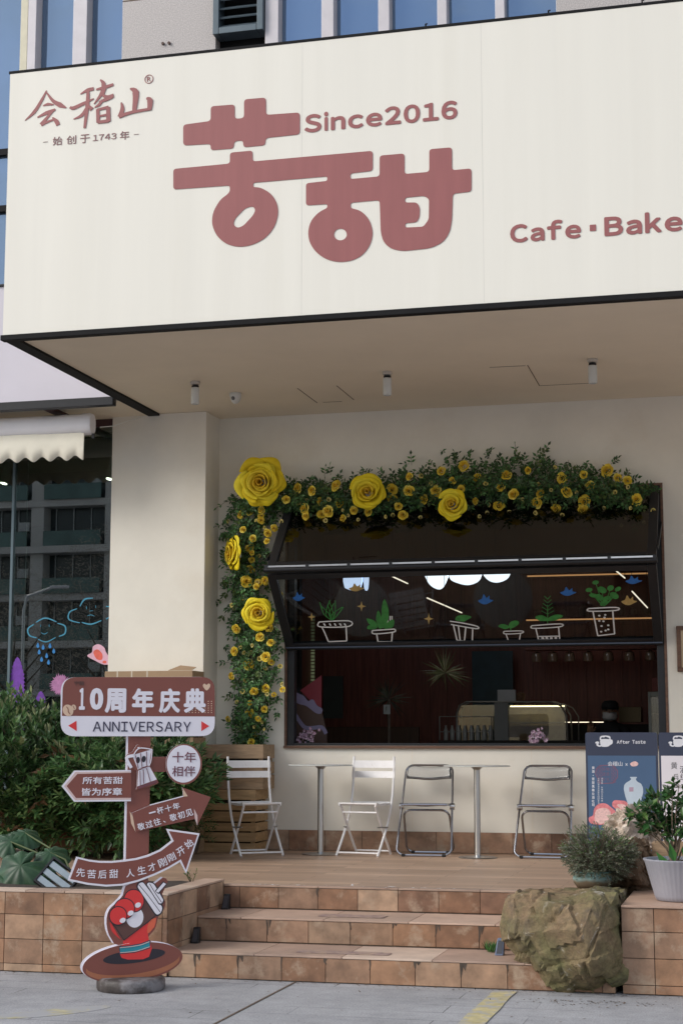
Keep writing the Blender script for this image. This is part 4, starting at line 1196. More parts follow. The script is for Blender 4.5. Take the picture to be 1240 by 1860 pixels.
for pts in (((656,672),(668,776)),((640,790),(722,765)),((620,690),(640,782)),((700,660),(700,762)),((676,790),(680,892)),((700,780),(728,878)),((652,800),(655,905))): b.stroke(FP, q5(*pts), .0035, w_+.002, w_+.0055)
b.build('dark_lines', M['bd_maroon'], o)
# curved arrow
outer = [(158,310),(250,333),(330,343),(420,344),(520,333),(600,322),(690,297),(780,258),(868,190),(828,102),(1078,137),(978,436),(932,350),(850,398),(750,447),(620,497),(500,526),(380,534),(240,520),(95,487)]
inner = [(170,326),(256,347),(332,356),(420,357),(524,347),(606,335),(698,310),(790,268),(886,194),(848,118),(1062,148),(974,408),(938,330),(846,384),(744,433),(615,483),(498,512),(380,519),(246,505),(112,477)]
o, w_ = part('curved_arrow_board', [(q6(*outer), M['bd_white']), (q6(*inner), M['bd_brown'])], .034)
CH = MB()
for ch, x, y, h, dg in (('先',190,428,66,3),('苦',272,440,66,2),('后',352,442,64,0),('甜',437,438,66,-1),('人',560,432,62,-6),('生',645,412,64,-10),('才',722,387,60,-16),('刚',802,352,64,-22),('刚',868,314,60,-26),('开',938,268,60,-32),('始',998,212,62,-40)):
    char(o, ch, x, y, h, R(-dg), None, w_+.001, .010, c6p)
CH.build('lettering', M['bd_pink'] if False else M['bd_white'], o)
# hand with cup
sil = [(526,530),(600,505),(640,478),(700,490),(745,512),(805,466),(842,498),(800,590),(825,650),(812,705),(775,755),(762,800),(742,860),(690,920),(722,965),(480,975),(425,935),(390,860),(384,770),(405,705),(445,665),(505,600)]
o, w_ = part('cup_hand_board', [(smoothloop(q6(*sil), 2), M['bd_brown']),
    (smoothloop(q6((506,968),(520,920),(610,860),(745,775),(756,765),(742,838),(695,880),(700,930),(702,1058),(600,1078),(495,1068)), 2), M['bd_red']),
    (smoothloop(q6((700,800),(752,770),(740,835),(690,885)), 3), M['bd_orange']),
    (q6((612,560),(756,745),(512,936),(412,790),(440,745)), M['bd_dark']), (smoothloop(q6((412,800),(425,870),(490,930),(470,900)),3), M['bd_red'])], .026)
cuphand = o
b = MB()
for i, (x, y, rx_, ry_) in enumerate(((588,640,72,82),(516,700,74,74),(470,752,62,66))):
    p = FP.px(*c6p(x,y)); k_ = FP.px(*c6p(x+100,y))[0]-p[0]; kz = p[1]-FP.px(*c6p(x,y+100))[1]
    b.cur = 1; b.poly(FP, ell(p[0], p[1], rx_*k_/100+.0055, ry_*kz/100+.0055, .3, 24), w_, w_+.003+i*.0024)
    b.cur = 0; b.poly(FP, ell(p[0], p[1], rx_*k_/100, ry_*kz/100, .3, 24), w_, w_+.0036+i*.0024)
b.build('red_fingers', [M['bd_red'], M['bd_black']], o)
b = MB()
p = FP.px(*c6p(590,762)); b.poly(FP, ell(p[0]+.004, p[1]-.002, .050, .058, 0, 28), w_, w_+.0024)
for x, y in ((618,672),(564,732),(504,786)):
    p = FP.px(*c6p(x,y)); b.poly(FP, ell(p[0], p[1], .018, .014, .4, 14), w_, w_+.0100)
b.build('nails', M['bd_white'], o)
b = MB()
b.cur = 1; b.poly(FP, fillet(q6((603,535),(620,500),(655,492),(815,690),(795,740),(765,758),(745,748)), .02), w_, w_+.0026)
b.cur = 0; b.poly(FP, fillet(q6((614,536),(628,508),(655,500),(804,692),(788,732),(766,745),(750,738)), .018), w_, w_+.0032)
b.cur = 1; b.poly(FP, fillet(q6((676,515),(692,496),(738,500),(818,635),(802,668),(776,672)), .02), w_, w_+.0042)
b.cur = 0; b.poly(FP, fillet(q6((684,517),(696,504),(734,509),(809,636),(798,658),(778,662)), .018), w_, w_+.0048)
b.cur = 1; b.poly(FP, q6((744,568),(806,494),(836,514),(772,590)), w_, w_+.0056)
b.cur = 0; b.poly(FP, q6((751,570),(809,503),(828,515),(771,580)), w_, w_+.0062)
b.cur = 1
b.stroke(FP, q6((625,520),(700,610),(785,725)), .0035, w_+.001, w_+.0037); b.stroke(FP, q6((705,512),(745,580),(795,652)), .0035, w_+.001, w_+.0053)
b.stroke(FP, q6((415,792),(470,870),(514,936)), .004, w_, w_+.003); b.stroke(FP, q6((514,936),(640,840),(756,746)), .004, w_, w_+.003)
b.build('cup_lid', [M['bd_white'], M['bd_black']], o)
# oval saucer board at the bottom
oc = FP.px(*c6p(580,1100)); kx = (FP.px(*c6p(955,1100))[0]-FP.px(*c6p(205,1100))[0])/2; kz = (FP.px(*c6p(580,955))[1]-FP.px(*c6p(580,1245))[1])/2
o, w_ = part('saucer_board', [(ell(oc[0], oc[1], kx, kz, .10, 56), M['bd_brown']),
    ([p for p in ell(oc[0], oc[1]-.01, kx*.94, kz*.80, .10, 30, 188, 355)] + [p for p in ell(oc[0], oc[1]+.012, kx*.94, kz*.72, .10, 30, 188, 355)][::-1], M['bd_stripe']),
    (ell(*FP.px(*c6p(590,1055)), kx*.62, kz*.34, .10, 36), M['bd_black']),
    (smoothloop(q6((495,975),(705,940),(700,1058),(600,1078),(496,1066)), 2), M['bd_red']),
    (q6((478,980),(560,972),(640,958),(708,932),(710,992),(650,1012),(590,1028),(480,1038)), M['bd_navy']),
    (q6((482,986),(560,978),(640,964),(704,940),(706,986),(650,1006),(590,1022),(484,1032)), M['bd_teal'])], .034)
b = MB()
for pts in (((482,990),(560,982),(640,968),(704,944)),((484,1028),(590,1018),(650,1002),(706,982))): b.stroke(FP, q6(*pts), .004, w_+.001, w_+.0038)
b.build('band_line', M['bd_pink'], o)
b = MB(); b.poly(FP, ell(oc[0]-.012, oc[1]+.006, kx, kz, .10, 56), .026, .0335); b.build('white_backing', M['bd_white'], post)
b = MB(); b.poly(FP, [(x-.011, y+.003) for x, y in smoothloop(q6(*sil), 2)], .018, .0255); b.build('white_backing', M['bd_white'], post)
M['rubber'] = mat('scuffed_rubber', (.055,.045,.042), .55, var=.5, vs=12, bump=.3, bs=40, stain=(.20,.19,.20), stain_s=7, stain_lo=.48, stain_hi=.62)
b = MB(); b.lathe([(.192,0.0),(.198,.012),(.198,.052),(.190,.066),(.178,.072),(0,.074)], c=(post_o.x, post_o.y, .002), n=48); b.build('rubber_base', M['rubber'], post, smooth=True)
b = MB(); b.fbox(FP, -.05, .05, .07, .30, -.03, -.003); b.build('rear_brace', M['black'], post)

# ------------------------------------------------------------------ yellow roses round the window
def petalmat(name, a, b_):
    m = bpy.data.materials.new(name); t, bs = nodes(m); L = t.links
    at = t.nodes.new('ShaderNodeAttribute'); at.attribute_name = 'tone'
    co = t.nodes.new('ShaderNodeTexCoord'); n = t.nodes.new('ShaderNodeTexNoise'); n.inputs['Scale'].default_value = 22; n.inputs['Detail'].default_value = 4
    L.new(co.outputs['Object'], n.inputs['Vector'])
    mr = t.nodes.new('ShaderNodeMapRange'); mr.inputs['To Min'].default_value = .86; mr.inputs['To Max'].default_value = 1.14; L.new(n.outputs['Fac'], mr.inputs['Value'])
    ml = t.nodes.new('ShaderNodeMix'); ml.data_type = 'RGBA'; ml.blend_type = 'MULTIPLY'; ml.inputs['Factor'].default_value = 1
    L.new(at.outputs['Color'], ml.inputs['A']); L.new(mr.outputs['Result'], ml.inputs['B']); L.new(ml.outputs['Result'], bs.inputs['Base Color'])
    bs.inputs['Roughness'].default_value = .6; bs.inputs['Specular IOR Level'].default_value = .25
    tl = t.nodes.new('ShaderNodeBsdfTranslucent'); ms = t.nodes.new('ShaderNodeMixShader'); ms.inputs['Fac'].default_value = .22
    L.new(ml.outputs['Result'], tl.inputs['Color']); L.new(bs.outputs[0], ms.inputs[1]); L.new(tl.outputs[0], ms.inputs[2]); L.new(ms.outputs[0], t.nodes['Material Output'].inputs['Surface'])
    return m
M['petal'] = petalmat('yellow_petal', None, None)
YEL = [(.92,.75,.03),(.93,.79,.05),(.89,.69,.025)]
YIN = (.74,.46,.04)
def rose_mesh(mb, Rr, rings, seed, ns=8, nt_=7, depth=.55, F=None, tone=YEL, inner=YIN, open_=1.0):
    """A rose facing +n of frame F: rings of cupped petals whose rims roll outwards, with open gaps between the rings."""
    r2 = random.Random(seed)
    K = len(rings)
    for k, npet in enumerate(rings):
        f = k/(K-1)                                       # 0 centre .. 1 outermost
        rk = Rr*(.13 + .74*f**.92)                        # radius of the wall of this ring
        flare = Rr*(.035 + .135*f)
        H = Rr*depth*(1.0 - .62*f**1.3); hb = -Rr*.05 - Rr*.05*f
        a0 = r2.uniform(0, 6.28)
        for p in range(npet):
            ac = a0 + 2*math.pi*p/npet + r2.uniform(-.22,.22); half = math.pi/npet*(1.42 if npet > 2 else 1.25)
            jr = r2.uniform(.90,1.12); lean = r2.uniform(-.10,.10); hj = r2.uniform(.86,1.12); pt = r2.uniform(0,.10)*f; ph = r2.uniform(0,6.28)
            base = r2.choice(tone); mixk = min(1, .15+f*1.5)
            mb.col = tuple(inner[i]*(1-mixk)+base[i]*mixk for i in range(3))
            vs = []
            for i in range(nt_+1):
                t = i/nt_
                for j in range(ns+1):
                    s_ = -1 + 2*j/ns
                    top = 1 - .30*abs(s_)**2.2                       # rounded petal edge
                    tt = t*top
                    a = ac + s_*half*(.70+.30*t)
                    wall = rk*(.50+.50*min(1,tt*1.35)**.7)*(1 + .13*s_)
                    roll = max(0, tt-.62)/.38
                    rad = (wall + flare*roll**1.2*(1-.5*abs(s_)) + Rr*pt*roll*math.exp(-(s_*3)**2) + Rr*.02*math.sin(s_*7+ph)*t*f)*jr
                    h = hb + (H*hj-hb)*math.sin(min(1,tt*1.12)*math.pi/2)
                    h -= (Rr*.055 + Rr*.07*f)*roll**2.0*open_
                    h += Rr*lean*s_*t + Rr*.018*math.sin(s_*5+ph)*t*t
                    vs.append(F.at(rad*math.cos(a), rad*math.sin(a), h))
            fs = []
            for i in range(nt_):
                for j in range(ns):
                    q = i*(ns+1)+j; fs.append((q, q+1, q+ns+2, q+ns+1))
            mb.add(vs, fs)
    mb.col = None
FZ = Frame((0,0,0),(1,0,0),(0,0,1))                        # faces -Y
M['leaf_g'] = leafmat('rose_leaf', (.055,.13,.040), var=.55, trans=.25, rough=.4)
M['leaf_y'] = leafmat('young_rose_leaf', (.09,.14,.035), var=.4, trans=.25)
M['vine'] = mat('vine_stem', (.07,.075,.03), .7, var=.3)
def giant(px, Y, rpx, seed, rings, label, rot=(0,0), loc=None):
    p = P_y(*px, Y); r_ = rpx/ (FPX/ (p-EYE).length)
    b = MB(); rose_mesh(b, r_, rings, seed, ns=10, nt_=8, depth=.62, F=FZ)
    b.poly(FZ, ell(0,0,r_*.45,r_*.45,n=16), -.03, .0)
    o = b.build('giant_rose', M['petal'], smooth=75)
    so = o.modifiers.new('petal_thickness', 'SOLIDIFY'); so.thickness = .004
    sb = o.modifiers.new('smooth', 'SUBSURF'); sb.levels = 1; sb.render_levels = 1
    o.location = p; o.rotation_euler = (rot[0], 0, rot[1])
    tag(o, label, 'artificial rose', 'giant yellow paper roses round the window')
YG = Y_WALL - .25
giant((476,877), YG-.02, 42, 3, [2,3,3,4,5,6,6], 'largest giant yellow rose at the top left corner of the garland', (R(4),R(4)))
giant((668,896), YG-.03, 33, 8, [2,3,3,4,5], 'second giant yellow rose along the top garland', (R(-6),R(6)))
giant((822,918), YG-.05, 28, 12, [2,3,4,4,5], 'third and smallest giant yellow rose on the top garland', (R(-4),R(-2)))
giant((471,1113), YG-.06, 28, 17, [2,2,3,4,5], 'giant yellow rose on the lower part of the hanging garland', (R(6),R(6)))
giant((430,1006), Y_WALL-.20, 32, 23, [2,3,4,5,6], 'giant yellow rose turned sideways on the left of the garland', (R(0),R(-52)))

c8b = lambda x, y: (400 + x*S4, 1160 + y*S4)
SM6 = [(420,258,25),(495,270,22),(625,245,25),(455,365,25),(460,405,18),(540,325,20),(543,397,20),(580,378,26),(637,333,20),(355,318,18),(920,265,25),(922,312,24),(1010,272,24),(1093,318,22),(1155,268,25),(955,352,18),(980,400,22),(1015,195,18),(1185,165,20),(715,375,18),(660,420,17),(795,385,18)]
SM7 = [(65,138,25),(5,215,16),(82,230,20),(137,200,20),(50,262,18),(290,188,24),(262,252,20),(333,292,24),(250,352,24),(410,160,16),(475,288,20),(455,335,24),(560,367,22),(592,205,25),(612,278,26),(712,328,28),(700,372,22),(740,240,20),(705,185,18),(835,162,28),(940,217,20),(888,200,18),(992,318,26),(130,325,16)]
BUD6 = [(465,320),(580,318),(420,338),(660,375),(683,402),(565,430),(520,463),(740,425),(890,408),(1030,438),(1072,412),(1078,190),(925,400),(1040,290),(1130,230)]
BUD7 = [(190,390),(150,408),(310,388),(380,316),(445,388),(592,400),(755,402),(813,363),(875,280),(910,310),(960,363),(933,413),(908,455),(1030,440),(1078,375),(532,265),(465,235),(183,232),(205,345),(550,145),(945,250),(670,280),(810,245)]
SIDE6 = [(225,375,20),(160,388,16),(290,470,16),(175,525,16),(125,480,15),(250,540,12),(140,755,26),(320,825,18),(118,870,17),(90,1010,20),(260,1005,20),(215,1055,20),(78,1130,18),(245,1160,22),(152,1205,24),(150,580,14),(220,405,15),(195,785,14),(170,640,14)]
SIDE8 = [(65,200,18),(163,403,22),(128,450,20),(335,275,14),(287,300,12),(45,430,13),(160,345,11)]
SB6 = [(195,430),(240,468),(330,437),(200,760),(150,690),(295,1085),(240,1080),(130,1140),(175,1100),(240,1220),(320,1210),(45,435),(205,620),(65,885),(110,1110)]
SB8 = [(210,108),(240,158),(323,148),(335,245),(137,225),(210,320),(120,285),(190,60),(90,340)]
rose_protos = []
for i in range(4):
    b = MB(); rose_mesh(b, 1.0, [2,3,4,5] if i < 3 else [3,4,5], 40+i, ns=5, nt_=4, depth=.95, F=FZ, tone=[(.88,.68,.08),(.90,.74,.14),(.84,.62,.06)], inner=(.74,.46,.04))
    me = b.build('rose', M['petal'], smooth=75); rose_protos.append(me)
bud_protos = []
for i in range(2):
    b = MB(); rose_mesh(b, 1.0, [2,3] , 60+i, ns=4, nt_=3, depth=1.5, F=FZ, tone=[(.78,.66,.22),(.72,.62,.25)], inner=(.74,.58,.15))
    b.col = (.10,.16,.05)
    for q in range(5):
        a = q*1.257; b.add([FZ.at(.25*math.cos(a-.4),.25*math.sin(a-.4),-.1),FZ.at(.25*math.cos(a+.4),.25*math.sin(a+.4),-.1),FZ.at(1.15*math.cos(a),1.15*math.sin(a),.35)], [(0,1,2)])
    bud_protos.append(b.build('rosebud', M['petal'], smooth=75))
def band(poly_, n, half, Yc_, depth, r2):
    """Random points of a garland: along a pixel polyline on the wall, half-width in pixels."""
    seg = [math.dist(poly_[i], poly_[i+1]) for i in range(len(poly_)-1)]; tot = sum(seg); o = []
    for _ in range(n):
        t = r2.random()*tot; i = 0
        while t > seg[i]: t -= seg[i]; i += 1
        f = t/seg[i]; x = poly_[i][0]+(poly_[i+1][0]-poly_[i][0])*f; y = poly_[i][1]+(poly_[i+1][1]-poly_[i][1])*f
        h = half[i]+(half[i+1]-half[i])*f
        nx, ny = -(poly_[i+1][1]-poly_[i][1])/seg[i], (poly_[i+1][0]-poly_[i][0])/seg[i]
        g_ = max(-1.25, min(1.25, r2.gauss(0,.46)))
        p = P_y(x+nx*g_*h, y+ny*g_*h, Yc_)
        dd = depth*(1-.55*abs(g_))
        o.append((p.x, Yc_ + r2.uniform(-dd, .02), p.z))
    return o
def garland(root, poly_, half, n_twig, depth, seed, droop, lm):
    r2 = random.Random(seed)
    pts = band(poly_, n_twig, half, Y_WALL-.05, depth, r2)
    lv = MB(); sv = MB(); ly = MB()
    for (x, y, z) in pts:
        a = r2.uniform(0, 6.28); e = r2.uniform(-.7,.9) - droop
        d_ = Vector((math.cos(a)*.8, -abs(r2.gauss(.35,.3)), math.sin(a)*.8 - droop*.8)).normalized()
        ln = r2.uniform(.05,.10); n = r2.choice((3,5,5,7))
        P0 = Vector((x, y, z)); side = d_.cross(Vector((0,-1,.3))).normalized()
        sv.tube([P0, P0+d_*ln*.5+Vector((0,0,-.004)), P0+d_*ln], .0016, 4, cap=False)
        pp = []; dd = []; uu = []
        for i in range(n):
            t = (i//2+1)/(n//2+1); sgn = 1 if i % 2 else -1
            if i == n-1: sgn = 0; t = 1
            pp.append(P0 + d_*ln*t); dd.append(d_*(.6 if sgn else 1) + side*sgn*.9 + Vector((r2.uniform(-.3,.3), r2.uniform(-.5,.1), r2.uniform(-.35,.2))))
            uu.append(Vector((r2.uniform(-.5,.5), -1, .5+r2.uniform(-.4,.4))))
        T = ly if r2.random() < .10 else lv
        leaves(T, [tuple(p) for p in pp], [tuple(p) for p in dd], [tuple(p) for p in uu], [r2.uniform(.034,.054) for _ in pp], [r2.uniform(.018,.028) for _ in pp], fold=.22)
    # main vines
    for k in range(7):
        v = []
        for i, (x, y) in enumerate(poly_):
            p = P_y(x + r2.uniform(-.6,.6)*half[i]*.7, y + r2.uniform(-.6,.6)*half[i]*.7, Y_WALL-.06); v.append((p.x, Y_WALL - r2.uniform(.03, depth*.7), p.z))
        sv.tube(v, .0035, 5)
    lv.build('leaves', lm, root); ly.build('young_leaves', M['leaf_y'], root); sv.build('vines', M['vine'], root)
def put_rose(root, proto, px, rpx, r2, name, Yr, first):
    p = P_y(*px, Yr); r_ = rpx*(p-EYE).length/FPX
    o = proto if first else proto.copy()
    if not first: sc.collection.objects.link(o)
    o.parent = root; o.location = p - root.location; o.scale = (r_, r_, r_)
    o.rotation_euler = (r2.uniform(-.35,.5), r2.uniform(0,6.28), r2.uniform(-.5,.5))
TOPP = [(492,905),(545,905),(600,910),(670,905),(740,900),(800,885),(860,885),(930,885),(1000,890),(1060,890),(1120,895),(1172,920)]
TOPH = [30,32,38,42,46,52,48,52,50,44,40,28]
SIDEP = [(470,900),(452,950),(450,1000),(452,1060),(458,1120),(464,1180),(468,1240),(458,1290),(456,1330),(462,1372)]
SIDEH = [36,46,44,42,44,48,48,36,22,14]
p = P_y(840,890,Y_WALL-.1)
top_g = thing('rose_garland', 'dense leafy garland of small yellow roses along the top of the window', 'garland', p, 'yellow rose garlands round the window')
garland(top_g, TOPP, TOPH, 1500, .20, 5, 0.05, M['leaf_g'])
p = P_y(455,1100,Y_WALL-.1)
side_g = thing('rose_garland', 'leafy garland with small yellow roses hanging down left of the window', 'garland', p, 'yellow rose garlands round the window')
M['leaf_s'] = leafmat('fresh_rose_leaf', (.065,.15,.048), var=.55, trans=.25, rough=.4)
garland(side_g, SIDEP, SIDEH, 1000, .17, 9, .35, M['leaf_s'])
r2 = random.Random(77); used = set()
def setroses(root, lst, ku, bud=False):
    for q in lst:
        k = r2.randrange(2 if bud else 4); pr = (bud_protos if bud else rose_protos)[k]
        if root is side_g: Yr = Y_WALL - r2.uniform(.14,.23)
        else: Yr = Y_WALL - r2.uniform(.16,.26)
        key = (bud, k); first = key not in used; used.add(key)
        put_rose(root, pr, ku(q[0], q[1]), (q[2]*S4*1.22 if not bud else r2.uniform(3.4,4.8)), r2, 'rose', Yr, first)
setroses(top_g, SM6, c6); setroses(top_g, SM7, c7); setroses(top_g, BUD6, c6, True); setroses(top_g, BUD7, c7, True)
_r = random.Random(91)
EX = []
for _i in range(30):
    k = _r.uniform(0, len(SIDEP)-1.5); i0 = int(k); f_ = k-i0
    x = SIDEP[i0][0]+(SIDEP[i0+1][0]-SIDEP[i0][0])*f_ + _r.uniform(-.85,.85)*SIDEH[i0]; y = SIDEP[i0][1]+(SIDEP[i0+1][1]-SIDEP[i0][1])*f_
    EX.append((x, y, _r.uniform(9,20)))
setroses(side_g, [e for e in EX if e[2] > 13], lambda x, y: (x, y)); setroses(side_g, [e for e in EX if e[2] <= 13], lambda x, y: (x, y), True)
setroses(side_g, SIDE6, c6); setroses(side_g, SIDE8, c8b); setroses(side_g, SB6, c6, True); setroses(side_g, SB8, c8b, True)
# ------------------------------------------------------------------ chairs and tables on the terrace
M['ch_white'] = mat('white_chair_paint', (.82,.81,.81), .4, var=.05, vs=20, stain=(.52,.46,.40), stain_s=30, stain_lo=.62, stain_hi=.75)
M['chrome'] = mat('chrome_tube', (.36,.37,.41), .22, metal=1.0, var=.06, vs=10)
M['steel'] = mat('brushed_steel', (.50,.50,.50), .30, metal=1.0, var=.10, vs=14, stretch=(1,1,.1))
M['clear'] = None
def clearplastic():
    m = bpy.data.materials.new('clear_acrylic'); m.use_nodes = True; t = m.node_tree; t.nodes.clear(); L = t.links
    o = t.nodes.new('ShaderNodeOutputMaterial'); tr = t.nodes.new('ShaderNodeBsdfTransparent'); gl = t.nodes.new('ShaderNodeBsdfGlossy'); df = t.nodes.new('ShaderNodeBsdfDiffuse')
    tr.inputs['Color'].default_value = (.93,.94,.95,1); gl.inputs['Roughness'].default_value = .08; df.inputs['Color'].default_value = (.8,.81,.84,1)
    lw = t.nodes.new('ShaderNodeFresnel'); lw.inputs['IOR'].default_value = 1.45
    m1 = t.nodes.new('ShaderNodeMixShader'); m2 = t.nodes.new('ShaderNodeMixShader'); m1.inputs['Fac'].default_value = .08
    L.new(tr.outputs[0], m1.inputs[1]); L.new(df.outputs[0], m1.inputs[2]); L.new(lw.outputs[0], m2.inputs['Fac']); L.new(m1.outputs[0], m2.inputs[1]); L.new(gl.outputs[0], m2.inputs[2]); L.new(m2.outputs[0], o.inputs['Surface'])
    return m
M['clear'] = clearplastic()
def bistro():
    """White folding slat chair: width along x, front towards -y."""
    t = thing('folding_chair', '', 'chair'); W = .185
    for s in (-1, 1):
        b = MB(); prof = [(.02*0+.185,.02+.80),( .165,.60),(.125,.44),(.03,.26),(-.20,.0)]
        pts = []
        for i in range(len(prof)-1):
            p0 = prof[max(i-1,0)]; p1 = prof[i]; p2 = prof[i+1]; p3 = prof[min(i+2,len(prof)-1)]
            for q in (0,.33,.66):
                pts.append((s*W, *[.5*((2*p1[a])+(-p0[a]+p2[a])*q+(2*p0[a]-5*p1[a]+4*p2[a]-p3[a])*q*q+(-p0[a]+3*p1[a]-3*p2[a]+p3[a])*q**3) for a in (0,1)]))
        pts.append((s*W, -.20, 0.004))
        for i in range(len(pts)-1): pass
        b.tube(pts, .0105, 8); b.build('back_leg', M['ch_white'], t, smooth=True)
        b = MB(); b.tube([(s*(W-.03), -.17, .415),(s*(W-.03), -.03,.235),(s*(W-.03), .17,.004)], .0105, 8); b.build('seat_leg', M['ch_white'], t, smooth=True)
        b = MB(); b.tube([(s*(W-.045), -.085,.235-.0),(s*(W+.014), -.0,.235)][:2], .006, 6); 
        b.build('pivot', M['steel'], t)
    b = MB()
    for z, wd in ((.755,.062),(.668,.056)):
        vs = []; n = 8; y_ = .168 if z > .7 else .160
        for i in range(n+1):
            x = -W-.012 + (2*W+.024)*i/n; bow = .018*math.sin(math.pi*i/n)
            vs += [(x,y_+bow,z-wd/2),(x,y_+bow+.008,z+wd/2),(x,y_+bow+.010,z-wd/2),(x,y_+bow+.018,z+wd/2)]
        fs = []
        for i in range(n):
            a = 4*i; c = 4*(i+1); fs += [(a,c,c+1,a+1),(a+2,a+3,c+3,c+2),(a+1,c+1,c+3,a+3),(a,a+2,c+2,c)]
        fs += [(0,1,3,2),(4*n,4*n+2,4*n+3,4*n+1)]
        b.add(vs, fs)
    b.build('back_slats', M['ch_white'], t)
    b = MB()
    for i in range(6):
        y = -.19 + i*.062; z = .435 - .016*math.sin(math.pi*i/5.0); b.box(-W+.012, W-.012, y, y+.050, z-.006, z+.006)
    b.build('seat', M['ch_white'], t, bevel=.002)
    b = MB()
    for s in (-1,1): b.bar((s*(W-.022),-.19,.424),(s*(W-.022),.155,.424),.012,.018)
    b.tube([(-W,-.178,.03),(W,-.178,.03)], .008, 8); b.tube([(-W+.03,.148,.03),(W-.03,.148,.03)], .008, 8); b.tube([(-W+.03,-.135,.36),(W-.03,-.135,.36)], .008, 8)
    b.build('rails', M['ch_white'], t, smooth=True)
    return t
def plia():
    """Chrome tube folding chair with a clear back and seat, front towards -y."""
    t = thing('folding_chair', '', 'chair'); W = .225
    def loop(top, bot, w1, w0, r, closed=True):
        (ty, tz), (by, bz) = top, bot
        q = []
        def P(x, f): return (x*(w1+(w0-w1)*f), ty+(by-ty)*f, tz+(bz-tz)*f)
        L = math.hypot(by-ty, bz-tz); rr_ = .065
        for sx, f0 in ((1,0),(1,1),(-1,1),(-1,0)):
            for i in range(6):
                a = i/5*math.pi/2
                ix = 1-math.cos(a) ; iy = 1-math.sin(a)
                if (sx, f0) == (1,0): u = (1-math.cos(a), 1-math.sin(a)); dx, df = (1-math.sin(a)), (1-math.cos(a))
                e = rr_*(1-math.sin(a)); g_ = rr_*(1-math.cos(a))
                if (sx,f0) == (1,0): x, f = (1 - e/w1), g_/L
                if (sx,f0) == (1,1): x, f = (1 - g_/w1), 1 - e/L
                if (sx,f0) == (-1,1): x, f = -(1 - e/w1), 1 - g_/L
                if (sx,f0) == (-1,0): x, f = -(1 - g_/w1), e/L
                q.append(P(x, f))
        return q
    b = MB(); b.tube(loop((.19,.745),(-.20,.012),.20,.232,.0), .0095, 8, closed=True); b.build('back_frame', M['chrome'], t, smooth=True)
    b = MB(); b.tube(loop((-.035,.375),(.20,.012),.192,.205,.0), .0095, 8, closed=True); b.build('rear_leg_frame', M['chrome'], t, smooth=True)
    b = MB()
    b.tube([(-.205,.02,.42),(.205,.02,.42)], .011, 8); b.tube([(-.19,-.18,.425),(.19,-.18,.425)], .009, 8)
    for s in (-1,1): b.tube([(s*.195,.04,.42),(s*.19,-.18,.425)], .009, 8)
    b.build('seat_frame', M['chrome'], t, smooth=True)
    b = MB()
    for s in (-1,1): b.tube([(s*.195,.02,.405),(s*.235,.02,.405)], .028, 14)
    b.build('hub', M['steel'], t, smooth=True)
    b = MB()
    for s in (-1,1):
        b.box(s*.17-.016, s*.17+.016, -.214, -.184, .001, .024); b.box(s*.15-.016, s*.15+.016, .186, .212, .001, .024)
    b.build('rubber_feet', M['black'], t, bevel=.003)
    b = MB(); n = 14; vs = []
    for i in range(n+1):
        x = -.186 + .372*i/n; bow = .03*math.sin(math.pi*i/n)
        for z in (.735,.70,.66,.628): vs.append((x*(1 if z > .66 else 1.03), .188-(.745-z)*.53 + bow, z - .006*math.cos(math.pi*(x/.186))))
    fs = [(4*i+j, 4*i+j+1, 4*i+5+j, 4*i+4+j) for i in range(n) for j in range(3)]
    b.add(vs, fs); o = b.build('clear_back', M['clear'], t, smooth=80)
    so = o.modifiers.new('thick', 'SOLIDIFY'); so.thickness = .006
    b = MB(); vs = []
    for i in range(9):
        for j in range(9):
            x = -.185+.37*i/8; y = -.175+.21*j/8; vs.append((x, y, .428 - .018*math.sin(math.pi*i/8)*math.sin(math.pi*j/8)))
    b.add(vs, [(9*i+j, 9*i+9+j, 9*i+10+j, 9*i+j+1) for i in range(8) for j in range(8)])
    o = b.build('clear_seat', M['clear'], t, smooth=80); so = o.modifiers.new('thick', 'SOLIDIFY'); so.thickness = .006
    return t
def place(o, x, y, rz, label, cat, group): 
    o.location = (x, y, TZ+.0005); o.rotation_euler = (0,0,rz); tag(o, label, cat, group)
c0 = bistro()
place(c0, -4.215, 13.47, R(36), 'white slatted folding chair by the wooden crates, turned right', 'chair', 'white folding chairs')
c1 = copy_tree(c0); place(c1, -3.295, 13.66, R(-9), 'white slatted folding chair between the left table and a chrome chair', 'chair', 'white folding chairs')
k0 = plia()
place(k0, -2.80, 13.80, R(3), 'clear chrome folding chair left of the right hand table', 'chair', 'clear chrome folding chairs')
k1 = copy_tree(k0); place(k1, -1.80, 13.80, R(-2), 'clear chrome folding chair beside the blue poster stand', 'chair', 'clear chrome folding chairs')
M['ttop'] = mat('frosted_tabletop', (.60,.62,.60), .22, var=.03)
def table():
    t = thing('bistro_table', '', 'table')
    b = MB(); b.lathe([(0,.742),(.270,.742),(.277,.745),(.277,.750),(.270,.753),(0,.753)], n=64); b.build('tabletop', M['ttop'], t, smooth=True)
    b = MB(); b.lathe([(.026,.012),(.026,.715),(.045,.735),(.06,.7415)], n=28); b.build('column', M['steel'], t, smooth=True)
    b = MB(); b.lathe([(.158,0.0),(.160,.004),(.155,.009),(.05,.016),(.032,.020)], n=48); b.build('base', M['steel'], t, smooth=True)
    return t
t0 = table(); place(t0, -3.69, 13.66, 0, 'round steel pedestal table between the two white chairs', 'table', 'round pedestal tables')
t1 = copy_tree(t0); place(t1, -2.335, 13.60, 0, 'round steel pedestal table between the two chrome chairs', 'table', 'round pedestal tables')

